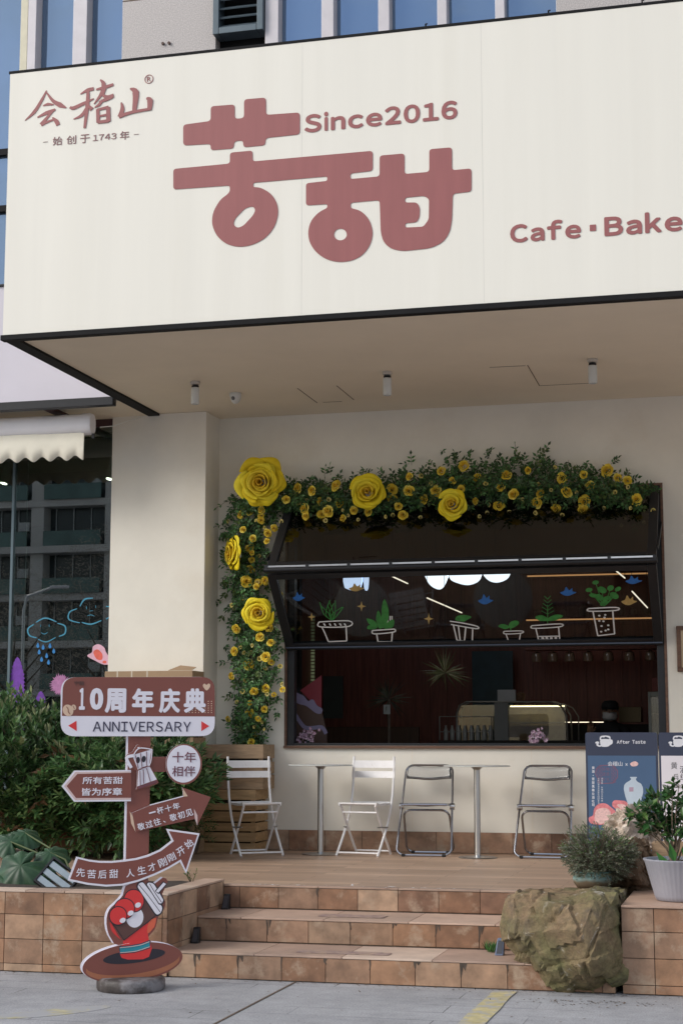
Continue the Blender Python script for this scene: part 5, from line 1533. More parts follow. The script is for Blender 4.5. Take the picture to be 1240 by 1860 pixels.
# ------------------------------------------------------------------ wooden crates, cardboard box, hedge in its planter
M['pine'] = woodmat('pine_boards', (.40,.255,.125), (1.2,6,9), .65, .25, 5)
M['pine_d'] = woodmat('weathered_pine', (.33,.225,.135), (1.2,6,9), .7, .3, 5)
M['gap'] = mat('crate_inside', (.03,.02,.012), .9)
def crate(name, x0, x1, y0, y1, z0, heights, label, m, group='stacked wooden crates', slot=None):
    t = thing(name, label, 'crate', ((x0+x1)/2, (y0+y1)/2, z0), group)
    z = z0 + .002
    for i, h in enumerate(heights):
        g_ = .012 if i != slot else .03
        b = MB(); j = rng.uniform(-.002,.002)
        b.box(x0, x1, y0+j, y0+.016, z, z+h-g_); b.box(x0, x1, y1-.016, y1+j, z, z+h-g_)
        b.box(x1-.016, x1+.001+j, y0+.0165, y1-.0165, z, z+h-g_); b.box(x0, x0+.016, y0+.0165, y1-.0165, z, z+h-g_)
        b.build('slat', m, t, bevel=.002); z += h
    for x in (x0+.017, x1-.047):
        for y in (y0+.017, y1-.047): b = MB(); b.box(x, x+.03, y, y+.03, z0+.001, z-.014); b.build('corner_post', m, t)
    b = MB(); b.box(x0+.05, x1-.05, y0+.05, y1-.05, z0+.003, z-.03); b.build('dark_fill', M['gap'], t)  # near-black block filling the crate, so the gaps between slats read dark
    return z
cx0, cx1 = P_z(380,1546,TZ).x-.1, P_z(477,1546,TZ).x
zc = crate('wooden_crate', cx0, cx1, 13.72, 14.09, TZ, [.088,.09,.082,.095,.09,.098], 'large pale pine crate behind the left white chair, lower of the two', M['pine'], slot=4)
zc1 = P_y(440,1350,13.73).z
crate('wooden_crate', cx0+.02, P_y(478,1390,13.74).x, 13.74, 14.08, zc-.011, [(zc1-zc+.01)/3]*3, 'weathered slatted crate stacked on the large pine crate', M['pine_d'], slot=1)
M['card'] = mat('cardboard', (.37,.25,.15), .8, var=.08, vs=8, stain=(.28,.19,.11), stain_s=4, stain_lo=.55, stain_hi=.8)
bx0, bx1 = P_y(193,1225,13.45).x, P_y(352,1225,13.45).x; bz1 = P_y(270,1219,13.45).z
t_ = thing('cardboard_box', 'taped cardboard box by the cream column, its top showing above the signpost board', 'box', ((bx0+bx1)/2, 13.55, TZ))
b = MB(); b.box(bx0, bx1, 13.42, 13.72, bz1-.42, bz1); b.build('carton', M['card'], t_, bevel=.003)
b = MB()
for px in (214,240,268): 
    x = P_y(px,1222,13.42).x; b.box(x-.008, x+.004, 13.4195, 13.7205, bz1-.10, bz1+.0012)
b.build('tape', mat('packing_tape', (.62,.55,.45), .25), t_)
b = MB(); xa = P_y(305,1217,13.42).x; xb = P_y(348,1217,13.42).x
b.add([(xa,13.43,bz1+.002),(xb,13.43,bz1+.002),(xb-.02,13.60,bz1+.034),(xa+.05,13.60,bz1+.05),(xa,13.43,bz1+.006),(xb,13.43,bz1+.006),(xb-.02,13.60,bz1+.038),(xa+.05,13.60,bz1+.054)],[(3,2,1,0),(4,5,6,7),(0,1,5,4),(1,2,6,5),(2,3,7,6),(3,0,4,7)]); b.build('flap', M['card'], t_)
hb = bz1-.421-TZ
crate('wooden_crate', bx0-.02, bx1+.02, 13.40, 13.73, TZ, [hb/8]*8, 'tall slatted crate behind the right shrub carrying the cardboard box', M['pine_d'], 'stacked wooden crates')

from mathutils import noise as mnoise
def twig_leaves(lv, sv, P0, d_, ln, n, L_, W_, r2, spread=.8, updir=.25, stem=.0022, tipL=1.0, ply=None, pf=0):
    side = d_.cross(Vector((r2.uniform(-.3,.3), r2.uniform(-.3,.3), 1))).normalized(); up2 = side.cross(d_)
    if sv is not None: sv.tube([P0, P0+d_*ln*.55+Vector((0,0,.01*ln)), P0+d_*ln], [stem, stem*.8, stem*.4], 4, cap=False)
    pp = []; dd = []; uu = []; ll = []
    for i in range(n):
        t = .18 + .82*(i+1)/n; a = i*2.4 + r2.uniform(-.4,.4)
        lat = side*math.cos(a) + up2*math.sin(a)
        pp.append(tuple(P0 + d_*ln*t)); v = d_*(.55+.5*t) + lat*spread + Vector((0,0,updir)); dd.append(tuple(v)); uu.append((r2.uniform(-.5,.5)-.0, -.4+r2.uniform(-.5,.5), 1)); ll.append(L_*r2.uniform(.65,1.15))
    leaves(lv if ply is None or r2.random() > pf else ply, pp, dd, uu, ll, [l*W_ for l in ll], fold=.2)
def shrub(root, c, rx, ry, rz, n, r2, L_, W_, lm, nl=10, tw=.16, up=.5, trunk=True, stem_m=None, lm2=None, frac2=.06, surf=.45, shade=None, gap=None, z_floor=None, shoots=0):
    """Twigs spread through an uneven crown; each carries its own leaves."""
    lv = MB(); sv = MB(); l2 = MB(); dry = MB(); c = Vector(c)
    lobes = [(Vector((r2.gauss(0,.5), r2.gauss(0,.5), r2.gauss(0,.5))).normalized(), r2.uniform(-.18,.22)) for _ in range(14)]
    for i in range(n):
        v = Vector((r2.gauss(0,1), r2.gauss(0,1), r2.gauss(0,1))).normalized()
        bulge = 1 + sum(a*max(0, v.dot(q))**6 for q, a in lobes)
        rr_ = (surf + (1-surf)*r2.random()**.6)*bulge
        p = c + Vector((v.x*rx*rr_, v.y*ry*rr_, v.z*rz*rr_))
        if z_floor and p.z < z_floor: continue
        if gap is not None and mnoise.noise(p*gap) < -.12: continue
        d_ = (Vector((v.x, v.y, v.z*.6+up)) + Vector((r2.gauss(0,.35), r2.gauss(0,.35), r2.gauss(0,.25)))).normalized()
        new = r2.random() < frac2 and v.z > -.1
        twig_leaves(l2 if new else lv, sv if r2.random() < .5 else None, p, d_, tw*r2.uniform(.6,1.3), nl, L_*(.8 if new else 1), W_, r2, spread=.35 if new else .8)
    if trunk:
        zb = root.location.z
        for k in range(5):
            a = r2.uniform(0,6.28); q = r2.uniform(.2,.7)
            sv.tube([(c.x+.05*math.cos(a), c.y+.05*math.sin(a), zb), (c.x+rx*.3*q*math.cos(a), c.y+ry*.3*q*math.sin(a), (zb+c.z)/2), (c.x+rx*q*math.cos(a), c.y+ry*q*math.sin(a), c.z+rz*.4)], [.014,.011,.004], 6)
    for i in range(shoots):
        v = Vector((r2.gauss(0,.75), -abs(r2.gauss(0,.5)), r2.uniform(.35,1.0))).normalized()
        p = c + Vector((v.x*rx*.92, v.y*ry*.92, v.z*rz*.92)); d_ = Vector((r2.gauss(0,.28), r2.gauss(-.1,.2), 1)).normalized(); ln = r2.uniform(.10,.26)
        twig_leaves(lv, sv, p, d_, ln, 12, L_*.9, W_, r2, spread=.9, updir=.3); twig_leaves(l2, None, p+d_*ln*.85, d_, .07, 6, L_*.7, W_*.75, r2, spread=.3, updir=.5)
    for i in range(shoots//9):
        v = Vector((r2.gauss(0,.8), -1, r2.gauss(0,.6))).normalized(); p = c + Vector((v.x*rx*.9, v.y*ry*.98, v.z*rz*.9))
        leaves(dry, [tuple(p+Vector((r2.gauss(0,.03), r2.gauss(0,.02), r2.gauss(0,.03)))) for _ in range(5)], [(r2.gauss(0,1), -.4, r2.gauss(-.3,.5)) for _ in range(5)], [(r2.gauss(0,.5), -1, .4)]*5, [L_*1.2]*5, [L_*.45]*5, fold=.35)
    if dry.v: dry.build('dry_leaves', M['dry'], root)
    lv.build('foliage', lm, root)
    if l2.v: l2.build('young_shoots', lm2 or lm, root)
    sv.build('stems', stem_m or M['bark'], root, smooth=True)
M['bark'] = mat('shrub_bark', (.09,.065,.045), .85, var=.35, vs=20)
M['hedge'] = leafmat('hedge_leaf', (.095,.21,.072), var=.65, trans=.32, rough=.36, col2=(.19,.29,.11))
M['dry'] = leafmat('dry_brown_leaf', (.20,.11,.05), var=.4, trans=.2)
M['shoot'] = leafmat('pale_shoot', (.24,.27,.13), var=.4, trans=.3, rough=.5)
M['plank'] = woodmat('planter_boards', (.20,.10,.055), (1.2,6,9), .7, .3, 5)
# long wooden planter with two big shrubs in front of the shop glass
def planter(x0, x1, y0, y1, z0, h, label, group):
    t = thing('planter_box', label, 'planter', ((x0+x1)/2, (y0+y1)/2, TZ), group)
    b = MB(); b.box(x0, x1, y0, y0+.02, z0, z0+h); b.box(x0, x1, y1-.02, y1, z0, z0+h); b.box(x0, x0+.02, y0+.0205, y1-.0205, z0, z0+h); b.box(x1-.02, x1, y0+.0205, y1-.0205, z0, z0+h)
    b.build('boards', M['plank'], t, bevel=.003)
    b = MB(); b.box(x0+.021, x1-.021, y0+.021, y1-.021, z0+h-.06, z0+h-.03); b.build('soil', M['soil'], t)
    b = MB()
    for x in (x0+.05, x1-.13):
        for y in (y0+.04, y1-.1): b.box(x, x+.08, y, y+.06, TZ+.0005, z0-.0005)
    b.build('foot', M['dark_trim'], t)
planter(-6.75, -5.95, 12.9, 13.4, TZ+.06, .34, 'long reddish brown planter box under the left shrub, mostly hidden', 'planter boxes')
planter(-5.88, -5.05, 12.85, 13.35, TZ+.06, .34, 'reddish brown planter box behind the signpost, under the right shrub', 'planter boxes')
r2 = random.Random(31)
t_ = thing('shrub', 'big dark green shrub with pale upright shoots left of the signpost', 'shrub', (-6.15, 13.1, TZ+.36), 'shrubs before the shop glass')
shrub(t_, (-6.15, 12.80, 1.10), .86, .66, .54, 2000, r2, .086, .40, M['hedge'], nl=11, gap=3.4, tw=.17, up=.55, lm2=M['shoot'], frac2=.07, surf=.22, shoots=70)
t_ = thing('shrub', 'dark green shrub spreading behind the signpost towards the crates', 'shrub', (-5.25, 13.05, TZ+.36), 'shrubs before the shop glass')
shrub(t_, (-5.08, 12.78, 1.04), .66, .60, .52, 1650, r2, .084, .40, M['hedge'], nl=11, gap=3.4, tw=.16, up=.4, lm2=M['shoot'], frac2=.05, surf=.22, shoots=36)
pp_ = P_z(368,1546,TZ)
t_ = thing('potted_plant', 'small bushy potted plant on the terrace floor against the pine crate', 'plant', (pp_.x-.02, 13.5, TZ))
b = MB(); b.lathe([(.075,0),(.105,.13),(.11,.14),(.10,.14),(.095,.12),(0,.12)], c=(pp_.x-.02,13.5,TZ+.001), n=24); b.build('pot', mat('brown_plastic_pot', (.11,.075,.055), .6, var=.15), t_, smooth=True)
shrub(t_, (pp_.x-.02, 13.48, TZ+.27), .155, .15, .20, 130, r2, .05, .24, M['hedge'], nl=9, tw=.10, up=.4, trunk=False, surf=.1)

# big leaved plant and the slatted grey panel on the soil bed
M['bigleaf'] = mat('glossy_big_leaf', (.022,.062,.030), .42, var=.35, vs=9, bump=.12, bs=30, spec=.35, tone=True)
def bigleaf(mb, base, tip_dir, Rr, tilt, r2, cup=.16):
    """A broad rounded leaf with a notch at the stalk, ribs and a wavy rim."""
    u = Vector(tip_dir).normalized(); nrm = Vector(tilt).normalized(); v = nrm.cross(u).normalized(); nrm = u.cross(v).normalized()
    n = 72; m = 6; vs = [tuple(Vector(base))]; fs = []
    for i in range(n):
        a = 2*math.pi*i/n; c_ = math.cos(a)
        r_ = Rr*(1 + .16*c_ - .60*math.exp(-((a-math.pi)/.22)**2) + .05*math.cos(9*a))
        for j in range(1, m+1):
            t = j/m
            p = Vector(base) + u*(r_*t*math.cos(a)) + v*(r_*t*math.sin(a)) + nrm*(Rr*(-cup*t*t*1.3 + .012*math.cos(9*a)*t + .05*math.sin(4*a+1)*t*t) - Rr*.10*t*t*max(0,c_)*2)
            vs.append(tuple(p))
    for i in range(n):
        k = (i+1) % n
        q = [(0, 1+i*m, 1+k*m)] + [(1+i*m+j, 1+i*m+j+1, 1+k*m+j+1, 1+k*m+j) for j in range(m-1)]
        fs.append((q, (.032,.075,.036) if i % 8 in (0,7) else (.020,.058,.026)))
    b0 = len(mb.v); mb.v.extend(vs)
    for q, c_ in fs:
        mb.col = c_
        for f in q: mb.face([b0+a for a in f])
    mb.col = None
bp = P_z(40,1625,.48)
t_ = thing('leafy_plant', 'low plant with big glossy round leaves on the low wall bed at the left', 'plant', (bp.x, 10.35, .47))
r2 = random.Random(12)
for (px, py, Y, rpx, td, ti) in ((38,1572,10.2,58,(-.6,-.5,-.6),(.1,-.75,.65)), (92,1548,10.4,40,(.9,-.25,-.4),(.25,-.55,.8)), (20,1528,10.45,42,(-.5,.2,.3),(.3,-.7,.55)), (46,1512,10.55,36,(.8,-.1,-.35),(.4,-.4,.8)), (-6,1590,10.2,40,(-.3,-.6,-.4),(0,-.6,.8)), (70,1588,10.3,28,(.5,-.6,-.5),(.2,-.6,.75))):
    p = P_y(px, py, Y); b = MB(); bigleaf(b, p, td, rpx*(p-EYE).length/FPX*.78, ti, r2, cup=.26)
    o = b.build('leaf', M['bigleaf'], t_, smooth=70)
    b = MB(); q = Vector((bp.x+r2.uniform(-.08,.08), 10.4+r2.uniform(-.05,.1), .47)); b.tube([q, (q+p)/2+Vector((0,.02,.06)), p-Vector((0,0,.004))], [.008,.007,.005], 6); b.build('stalk', mat('leaf_stalk', (.10,.13,.05), .5), t_, smooth=True)
sp_ = P_y(92,1590,10.05)
t_ = thing('slatted_panel', 'small grey slatted panel lying tilted on the low wall bed beside the big leaves', 'panel', (sp_.x, 10.05, .49))
F = Frame((sp_.x, 10.05, .485), (.80,-.10,-.48), (.35,.55,.62))
b = MB(); 
for (a0, a1, c0_, c1_) in ((-.11,.13,-.04,-.028),(-.11,.13,.158,.17),(-.11,-.098,-.028,.158),(.118,.13,-.028,.158)): b.fbox(F, a0, a1, c0_, c1_, 0, .03)
fr = b.build('frame', M['black'], t_)
for i in range(3):
    b = MB(); c_ = -.022 + i*.062; b.fbox(F, -.097, .117, c_, c_+.042, .008, .024); b.build('slat', mat('blue_grey_slat', (.27,.33,.38), .45, var=.12), t_, bevel=.002)
wd_ = P_z(322,1600,TZ); M['weed'] = leafmat('weed_leaf', (.10,.15,.05), var=.4)
t_ = thing('weed', 'thin weed sprouting on the wall top near the step corner', 'plant', (-3.72, 10.5, .475))
lv = MB(); sv = MB(); r2 = random.Random(4); p0 = Vector((-3.72, 10.5, .475))
for k in range(4):
    d_ = Vector((r2.uniform(-.5,.5), r2.uniform(-.4,.3), 1)).normalized(); twig_leaves(lv, sv, p0, d_, r2.uniform(.08,.16), 7, .03, .4, r2)
lv.build('leaves', M['weed'], t_); sv.build('stems', M['bark'], t_)

# ------------------------------------------------------------------ step lights and grass tuft
def steplight(p, label, m, rz=0):
    t = thing('step_light', label, 'step light', p, 'small step lights')
    b = MB(); x, y, z = p
    b.add([(x-.03,y-.03,z+.001),(x+.022,y-.03,z+.001),(x+.022,y+.03,z+.001),(x-.03,y+.03,z+.001),(x-.014,y-.012,z+.10),(x+.026,y-.012,z+.10),(x+.026,y+.018,z+.10),(x-.014,y+.018,z+.10)],[(3,2,1,0),(4,5,6,7),(0,1,5,4),(1,2,6,5),(2,3,7,6),(3,0,4,7)])
    b.build('housing', m, t, bevel=.004)
    b = MB(); b.add([(x-.020,y-.0295,z+.012),(x+.014,y-.0295,z+.012),(x+.019,y-.0155,z+.088),(x-.009,y-.0155,z+.088)],[(0,1,2,3)]); b.build('lens', mat('smoked_lens', (.06,.06,.07), .12), t)
p = P_y(392,1646,10.66); steplight((X_WING+.05, 10.66, 2*r_), 'small black step light on the second tread by the left wing wall', M['black'])
p = P_y(355,1710,10.10); steplight((p.x+.005, 10.10, r_), 'small black step light on the lowest tread by the left wing wall', M['black'])
p = P_y(908,1726,10.0); steplight((p.x, 10.0, r_), 'small blue grey step light beside the mossy boulder', mat('blue_grey_housing', (.12,.16,.26), .4))
gp = P_y(892,1722,10.1)
t_ = thing('grass_tuft', 'small green grass tuft on the lowest tread beside the boulder', 'plant', (gp.x, 10.12, r_))
lv = MB(); r2 = random.Random(6)
for i in range(90):
    a = r2.uniform(0,6.28); q = r2.random()*.035
    leaves(lv, [(gp.x+q*math.cos(a), 10.12+q*math.sin(a), r_+.001)], [(r2.uniform(-.6,.6), r2.uniform(-.6,.3), 1)], [(0,-1,.2)], [r2.uniform(.04,.085)], [.006])
lv.build('blades', leafmat('grass_blade', (.05,.14,.03), var=.5), t_)
lv = MB(); r2 = random.Random(16); p0 = P_z(430,1612,TZ)
for i in range(26):
    x = r2.uniform(-3.4,-1.9); leaves(lv, [(x, yt+r2.uniform(-.004,.05), TZ+.004)], [(r2.uniform(-1,1), r2.uniform(-1,1), .1)], [(0,0,1)], [r2.uniform(.015,.04)], [r2.uniform(.012,.025)], fold=.1, droop=.05)
tag(lv.build('fallen_petals', mat('white_petal', (.72,.72,.74), .6)), 'scattered white petals along the terrace edge', 'petals', kind='stuff')

# ------------------------------------------------------------------ boulder and rocks
def rockmat(name, base, moss, pale, dark):
    m = bpy.data.materials.new(name); t, b = nodes(m); L = t.links
    co = t.nodes.new('ShaderNodeTexCoord')
    def noise(s, d=8, r=.62, dist=0):
        n = t.nodes.new('ShaderNodeTexNoise'); n.inputs['Scale'].default_value = s; n.inputs['Detail'].default_value = d; n.inputs['Roughness'].default_value = r; n.inputs['Distortion'].default_value = dist
        L.new(co.outputs['Object'], n.inputs['Vector']); return n.outputs['Fac']
    def rng_(v, a, b_, c=0, d=1):
        n = t.nodes.new('ShaderNodeMapRange'); n.inputs['From Min'].default_value = a; n.inputs['From Max'].default_value = b_; n.inputs['To Min'].default_value = c; n.inputs['To Max'].default_value = d; L.new(v, n.inputs['Value']); return n.outputs['Result']
    def mix(f, a, c):
        n = t.nodes.new('ShaderNodeMix'); n.data_type = 'RGBA'; L.new(f, n.inputs['Factor'])
        if isinstance(a, tuple): n.inputs['A'].default_value = (*a, 1)
        else: L.new(a, n.inputs['A'])
        n.inputs['B'].default_value = (*c, 1); return n.outputs['Result']
    c = mix(rng_(noise(2.2, dist=.4), .40, .62), base, moss)
    c = mix(rng_(noise(3.1, 9, .7, .6), .56, .70), c, dark)
    c = mix(rng_(noise(4.3, 9, .72, 1.2), .60, .70), c, pale)
    # pale veins
    w_ = t.nodes.new('ShaderNodeTexVoronoi'); w_.feature = 'DISTANCE_TO_EDGE'; w_.inputs['Scale'].default_value = 3.2
    dn = t.nodes.new('ShaderNodeMix'); dn.data_type = 'RGBA'; dn.inputs['Factor'].default_value = .22
    nn = t.nodes.new('ShaderNodeTexNoise'); nn.inputs['Scale'].default_value = 5; L.new(co.outputs['Object'], nn.inputs['Vector'])
    L.new(co.outputs['Object'], dn.inputs['A']); L.new(nn.outputs['Color'], dn.inputs['B']); L.new(dn.outputs['Result'], w_.inputs['Vector'])
    md = t.nodes.new('ShaderNodeMath'); md.operation = 'MULTIPLY'; L.new(rng_(w_.outputs['Distance'], .0, .022, 1, 0), md.inputs[0]); L.new(rng_(noise(3, 4), .52, .64), md.inputs[1])
    c = mix(md.outputs[0], c, pale)
    mu = t.nodes.new('ShaderNodeMix'); mu.data_type = 'RGBA'; mu.blend_type = 'MULTIPLY'; mu.inputs['Factor'].default_value = 1; L.new(c, mu.inputs['A']); L.new(rng_(noise(24, 8, .75), .28, .72, .50, 1.45), mu.inputs['B'])
    L.new(mu.outputs['Result'], b.inputs['Base Color']); b.inputs['Roughness'].default_value = .78
    bp_ = t.nodes.new('ShaderNodeBump'); bp_.inputs['Strength'].default_value = .8; bp_.inputs['Distance'].default_value = .025; L.new(noise(16, 12, .75), bp_.inputs['Height']); L.new(bp_.outputs['Normal'], b.inputs['Normal'])
    return m
from mathutils import noise as mnoise
def rock(name, outline, Yf, depth, seed, m, label, cat='rock', facets=16, rough=.05, sub=5, cutw=.82, ku=None):
    """A boulder whose front silhouette follows an outline, chipped by random planes."""
    pts = [P_y(px, py, Yf) for px, py in outline]
    cx = sum(p.x for p in pts)/len(pts); cz = sum(p.z for p in pts)/len(pts)
    ang = sorted((math.atan2(p.z-cz, p.x-cx), math.hypot(p.x-cx, p.z-cz)) for p in pts)
    def rad(a):
        k = len(ang)
        for i in range(k):
            a0, r0 = ang[i]; a1, r1 = ang[(i+1) % k]
            if i == k-1: a1 += 2*math.pi
            aa = a if a >= ang[0][0] else a + 2*math.pi
            if a0 <= aa <= a1 + 1e-9:
                # straight chord between outline points
                x0, z0, x1, z1 = r0*math.cos(a0), r0*math.sin(a0), r1*math.cos(a1), r1*math.sin(a1)
                d = math.cos(aa)*(z1-z0) - math.sin(aa)*(x1-x0)
                return (x0*(z1-z0) - z0*(x1-x0))/d if abs(d) > 1e-9 else r0
        return ang[0][1]
    import bmesh
    bm = bmesh.new(); bmesh.ops.create_icosphere(bm, subdivisions=sub, radius=1)
    r2 = random.Random(seed)
    planes = []; fr, bk = depth
    for i in range(facets):
        v = Vector((r2.gauss(0,.8), -abs(r2.gauss(0,1)) if r2.random() < .8 else r2.gauss(0,1), r2.gauss(0,.8))).normalized(); 
        if v.y > -.45: v = Vector((v.x*.8, -.6, v.z*.8)).normalized()
        planes.append((v, r2.uniform(cutw-.16, cutw+.06)))
    for v in bm.verts:
        n = v.co.normalized(); p = n.copy()
        # square the section up so that the rim is blunt
        q = math.hypot(n.x, n.z)
        a = math.atan2(p.z, p.x); ql = math.hypot(p.x, p.z); qn = ql**.62 if ql > 0 else 0
        rr_ = rad(a)*min(1, qn)
        qn = min(qn, 1.0); py = -max(0.0, 1 - qn**6)**.5 if p.y < 0 else p.y        # blunt front, chipped flat by the planes
        if p.y < 0:
            for pl, d in planes:
                lim = -(d - pl.x*qn*math.cos(a) - pl.z*qn*math.sin(a))/abs(pl.y)
                if lim > py: py = py + (min(lim, .12) - py)*.96
        y = py*(fr if py < 0 else bk)
        w_ = (mnoise.fractal(Vector((n.x*2.1+seed, n.y*2.1, n.z*2.1)), 1.0, 2.0, 6)*rough - (1-abs(mnoise.noise(Vector((n.x*3.2+seed+9, n.y*3.2, n.z*2.2)))))**8*rough*.9)*(1 if p.y < 0.05 else .5) + mnoise.fractal(Vector((n.x*7+seed, n.y*7, n.z*7)), .9, 2.0, 4)*rough*.35
        co = Vector((cx + rr_*math.cos(a), Yf + y, cz + rr_*math.sin(a))) + n*w_
        v.co = co
    mb = MB(); mb.add([tuple(v.co) for v in bm.verts], [tuple(v.index for v in f.verts) for f in bm.faces]); bm.free()
    if ku: mb.v = [(x, y, max(z, ku)) for x, y, z in mb.v]
    o = mb.build(name, m, smooth=28)
    return tag(o, label, cat)
M['rock'] = rockmat('mossy_boulder', (.225,.155,.088), (.145,.14,.058), (.58,.54,.48), (.10,.08,.065))
BO = [(914,1632),(935,1620),(985,1622),(1030,1624),(1070,1618),(1095,1624),(1118,1622),(1124,1648),(1127,1690),(1138,1730),(1140,1778),(1128,1786),(1100,1795),(1078,1809),(1040,1803),(990,1798),(972,1770),(965,1752),(935,1740),(916,1720),(912,1680)]
from mathutils.geometry import delaunay_2d_cdt
def boulder(name, outline, inner, Yf, Yb, m, label, seed, back_drop, cuts=4):
    """Big angular boulder: the traced rim, corner points standing out in front of it, and a block behind."""
    import bmesh
    rim = [P_y(x, y, Yf) for x, y in outline]; inn = [P_y(x, y, Yf-d) for x, y, d in inner]
    allp = rim + inn; n = len(rim)
    vs2 = [Vector((p.x, p.z)) for p in allp]
    r = delaunay_2d_cdt(vs2, [(i, (i+1) % n) for i in range(n)], [], 1, 1e-5)
    bm = bmesh.new(); V = []
    for i, v2 in enumerate(r[0]):
        k = r[3][i][0]; V.append(bm.verts.new(allp[k]))
    idx = {r[3][i][0]: i for i in range(len(r[0]))}
    for f in r[2]: bm.faces.new([V[i] for i in f])
    cx = sum(p.x for p in rim)/n; zt = max(p.z for p in rim)
    mid = [bm.verts.new(((p.x-cx)*1.01+cx, (Yf+Yb)/2, p.z-(back_drop*.5 if p.z > .3 else 0))) for p in rim]
    bk = [bm.verts.new(((p.x-cx)*.93+cx, Yb, max(0, p.z-(back_drop if p.z > .3 else 0)))) for p in rim]
    for i in range(n):
        j = (i+1) % n
        a, b_ = V[idx[i]], V[idx[j]]
        bm.faces.new((b_, a, mid[i], mid[j])); bm.faces.new((mid[j], mid[i], bk[i], bk[j]))
    bm.faces.new(bk[::-1])
    bmesh.ops.triangulate(bm, faces=bm.faces[:]); bmesh.ops.recalc_face_normals(bm, faces=bm.faces[:])
    bmesh.ops.subdivide_edges(bm, edges=bm.edges[:], cuts=cuts, use_grid_fill=True)
    bmesh.ops.triangulate(bm, faces=bm.faces[:]); bmesh.ops.subdivide_edges(bm, edges=bm.edges[:], cuts=1, use_grid_fill=True)
    bm.normal_update()
    sv_ = Vector((seed, seed*.7, 0)); out_ = []
    for v in bm.verts:
        p = v.co
        e = mnoise.fractal(p*4+sv_, 1.0, 2.1, 5)*.013 + mnoise.fractal(p*15+sv_, .8, 2.1, 4)*.006
        c1 = mnoise.cell(Vector((p.x*9+p.z*4, p.y*6, p.z*9-p.x*3))+sv_)*.017             # chipped steps
        ridge = -max(0, .10-abs(mnoise.noise(Vector((p.x*3.3, p.y*3, p.z*2.4))+sv_)))*.22   # cracks
        out_.append(p + v.normal*(e + c1 + ridge))
    for v, q in zip(bm.verts, out_): v.co = (q.x, q.y, max(q.z, -.01))
    mb = MB(); bm.verts.index_update(); mb.add([tuple(v.co) for v in bm.verts], [tuple(v.index for v in f.verts) for f in bm.faces]); bm.free()
    return tag(mb.build(name, m, smooth=13), label, 'rock')
BI = [(938,1650,.10),(985,1638,.15),(1032,1642,.16),(1078,1636,.18),(1108,1646,.10),(930,1692,.10),(962,1702,.17),(1004,1688,.23),(1056,1692,.27),(1094,1690,.20),(1121,1702,.07),
      (980,1742,.17),(1030,1745,.22),(1072,1742,.28),(1108,1742,.15),(1000,1776,.10),(1040,1778,.15),(1080,1785,.12),(1114,1772,.08)]
boulder('boulder', BO, BI, 9.70, 10.62, M['rock'], 'large mossy brown boulder at the right end of the steps', 5, .055)
M['rock2'] = rockmat('brown_garden_rock', (.15,.095,.058), (.11,.075,.04), (.30,.25,.19), (.05,.035,.025))
b_ = rock('rock', [(1100,1560),(1120,1535),(1150,1520),(1175,1530),(1190,1570),(1192,1620),(1180,1632),(1130,1630),(1095,1618)], 10.66, (.16,.2), 9, M['rock2'], 'dark brown craggy rock between the turquoise bowl and the grey pot', facets=12, rough=.03, sub=5)
M['rock3'] = rockmat('pale_stone', (.62,.52,.44), (.56,.46,.36), (.76,.70,.62), (.36,.27,.20))
b_ = rock('rock', [(1092,1520),(1102,1490),(1122,1470),(1150,1460),(1178,1472),(1192,1500),(1192,1540),(1150,1562),(1108,1550)], 10.9, (.12,.16), 14, M['rock3'], 'pale beige lumpy stone behind the grey green potted shrub', facets=5, rough=.05, sub=5)

# ------------------------------------------------------------------ potted plants on the right
def potglaze():
    m = bpy.data.materials.new('drip_glaze'); t, b = nodes(m); L = t.links
    co = t.nodes.new('ShaderNodeTexCoord'); sx = t.nodes.new('ShaderNodeSeparateXYZ'); L.new(co.outputs['Object'], sx.inputs[0])
    n = t.nodes.new('ShaderNodeTexNoise'); n.inputs['Scale'].default_value = 14; n.inputs['Detail'].default_value = 5; L.new(co.outputs['Object'], n.inputs['Vector'])
    ad = t.nodes.new('ShaderNodeMath'); ad.operation = 'MULTIPLY_ADD'; ad.inputs[1].default_value = .05; L.new(n.outputs['Fac'], ad.inputs[0]); L.new(sx.outputs['Z'], ad.inputs[2])
    rp_ = t.nodes.new('ShaderNodeValToRGB'); mr = t.nodes.new('ShaderNodeMapRange'); mr.inputs['From Min'].default_value = .02; mr.inputs['From Max'].default_value = .14; L.new(ad.outputs[0], mr.inputs['Value'])
    e = rp_.color_ramp.elements; e[0].color = (.14,.085,.055,1); e[1].color = (.22,.38,.37,1); x = e.new(.48); x.color = (.17,.13,.09,1); x = e.new(.66); x.color = (.20,.32,.31,1)
    L.new(mr.outputs['Result'], rp_.inputs['Fac']); L.new(rp_.outputs['Color'], b.inputs['Base Color']); b.inputs['Roughness'].default_value = .25
    return m
pb = P_y(1076,1616,10.45); zb = pb.z
t_ = thing('potted_shrub', 'grey green heathery shrub in a turquoise glazed bowl on the boulder', 'plant', (pb.x, 10.45, zb))
b = MB(); b.lathe([(.062,0),(.095,.012),(.120,.045),(.124,.070),(.112,.092),(.113,.104),(.121,.110),(.117,.114),(.106,.108),(.10,.09),(0,.085)], c=(pb.x,10.45,zb), n=40); b.build('bowl', potglaze(), t_, smooth=True)
r2 = random.Random(19); M['heath'] = leafmat('grey_green_needle', (.145,.18,.105), var=.5, trans=.2, rough=.6, col2=(.30,.29,.24)); M['heath2'] = leafmat('fresh_needle', (.13,.23,.07), var=.4, trans=.2)
b = MB(); b.lathe([(.104,.088),(.06,.098),(0,.102)], c=(pb.x,10.45,zb+.002), n=20); b.build('soil', M['soil'], t_)
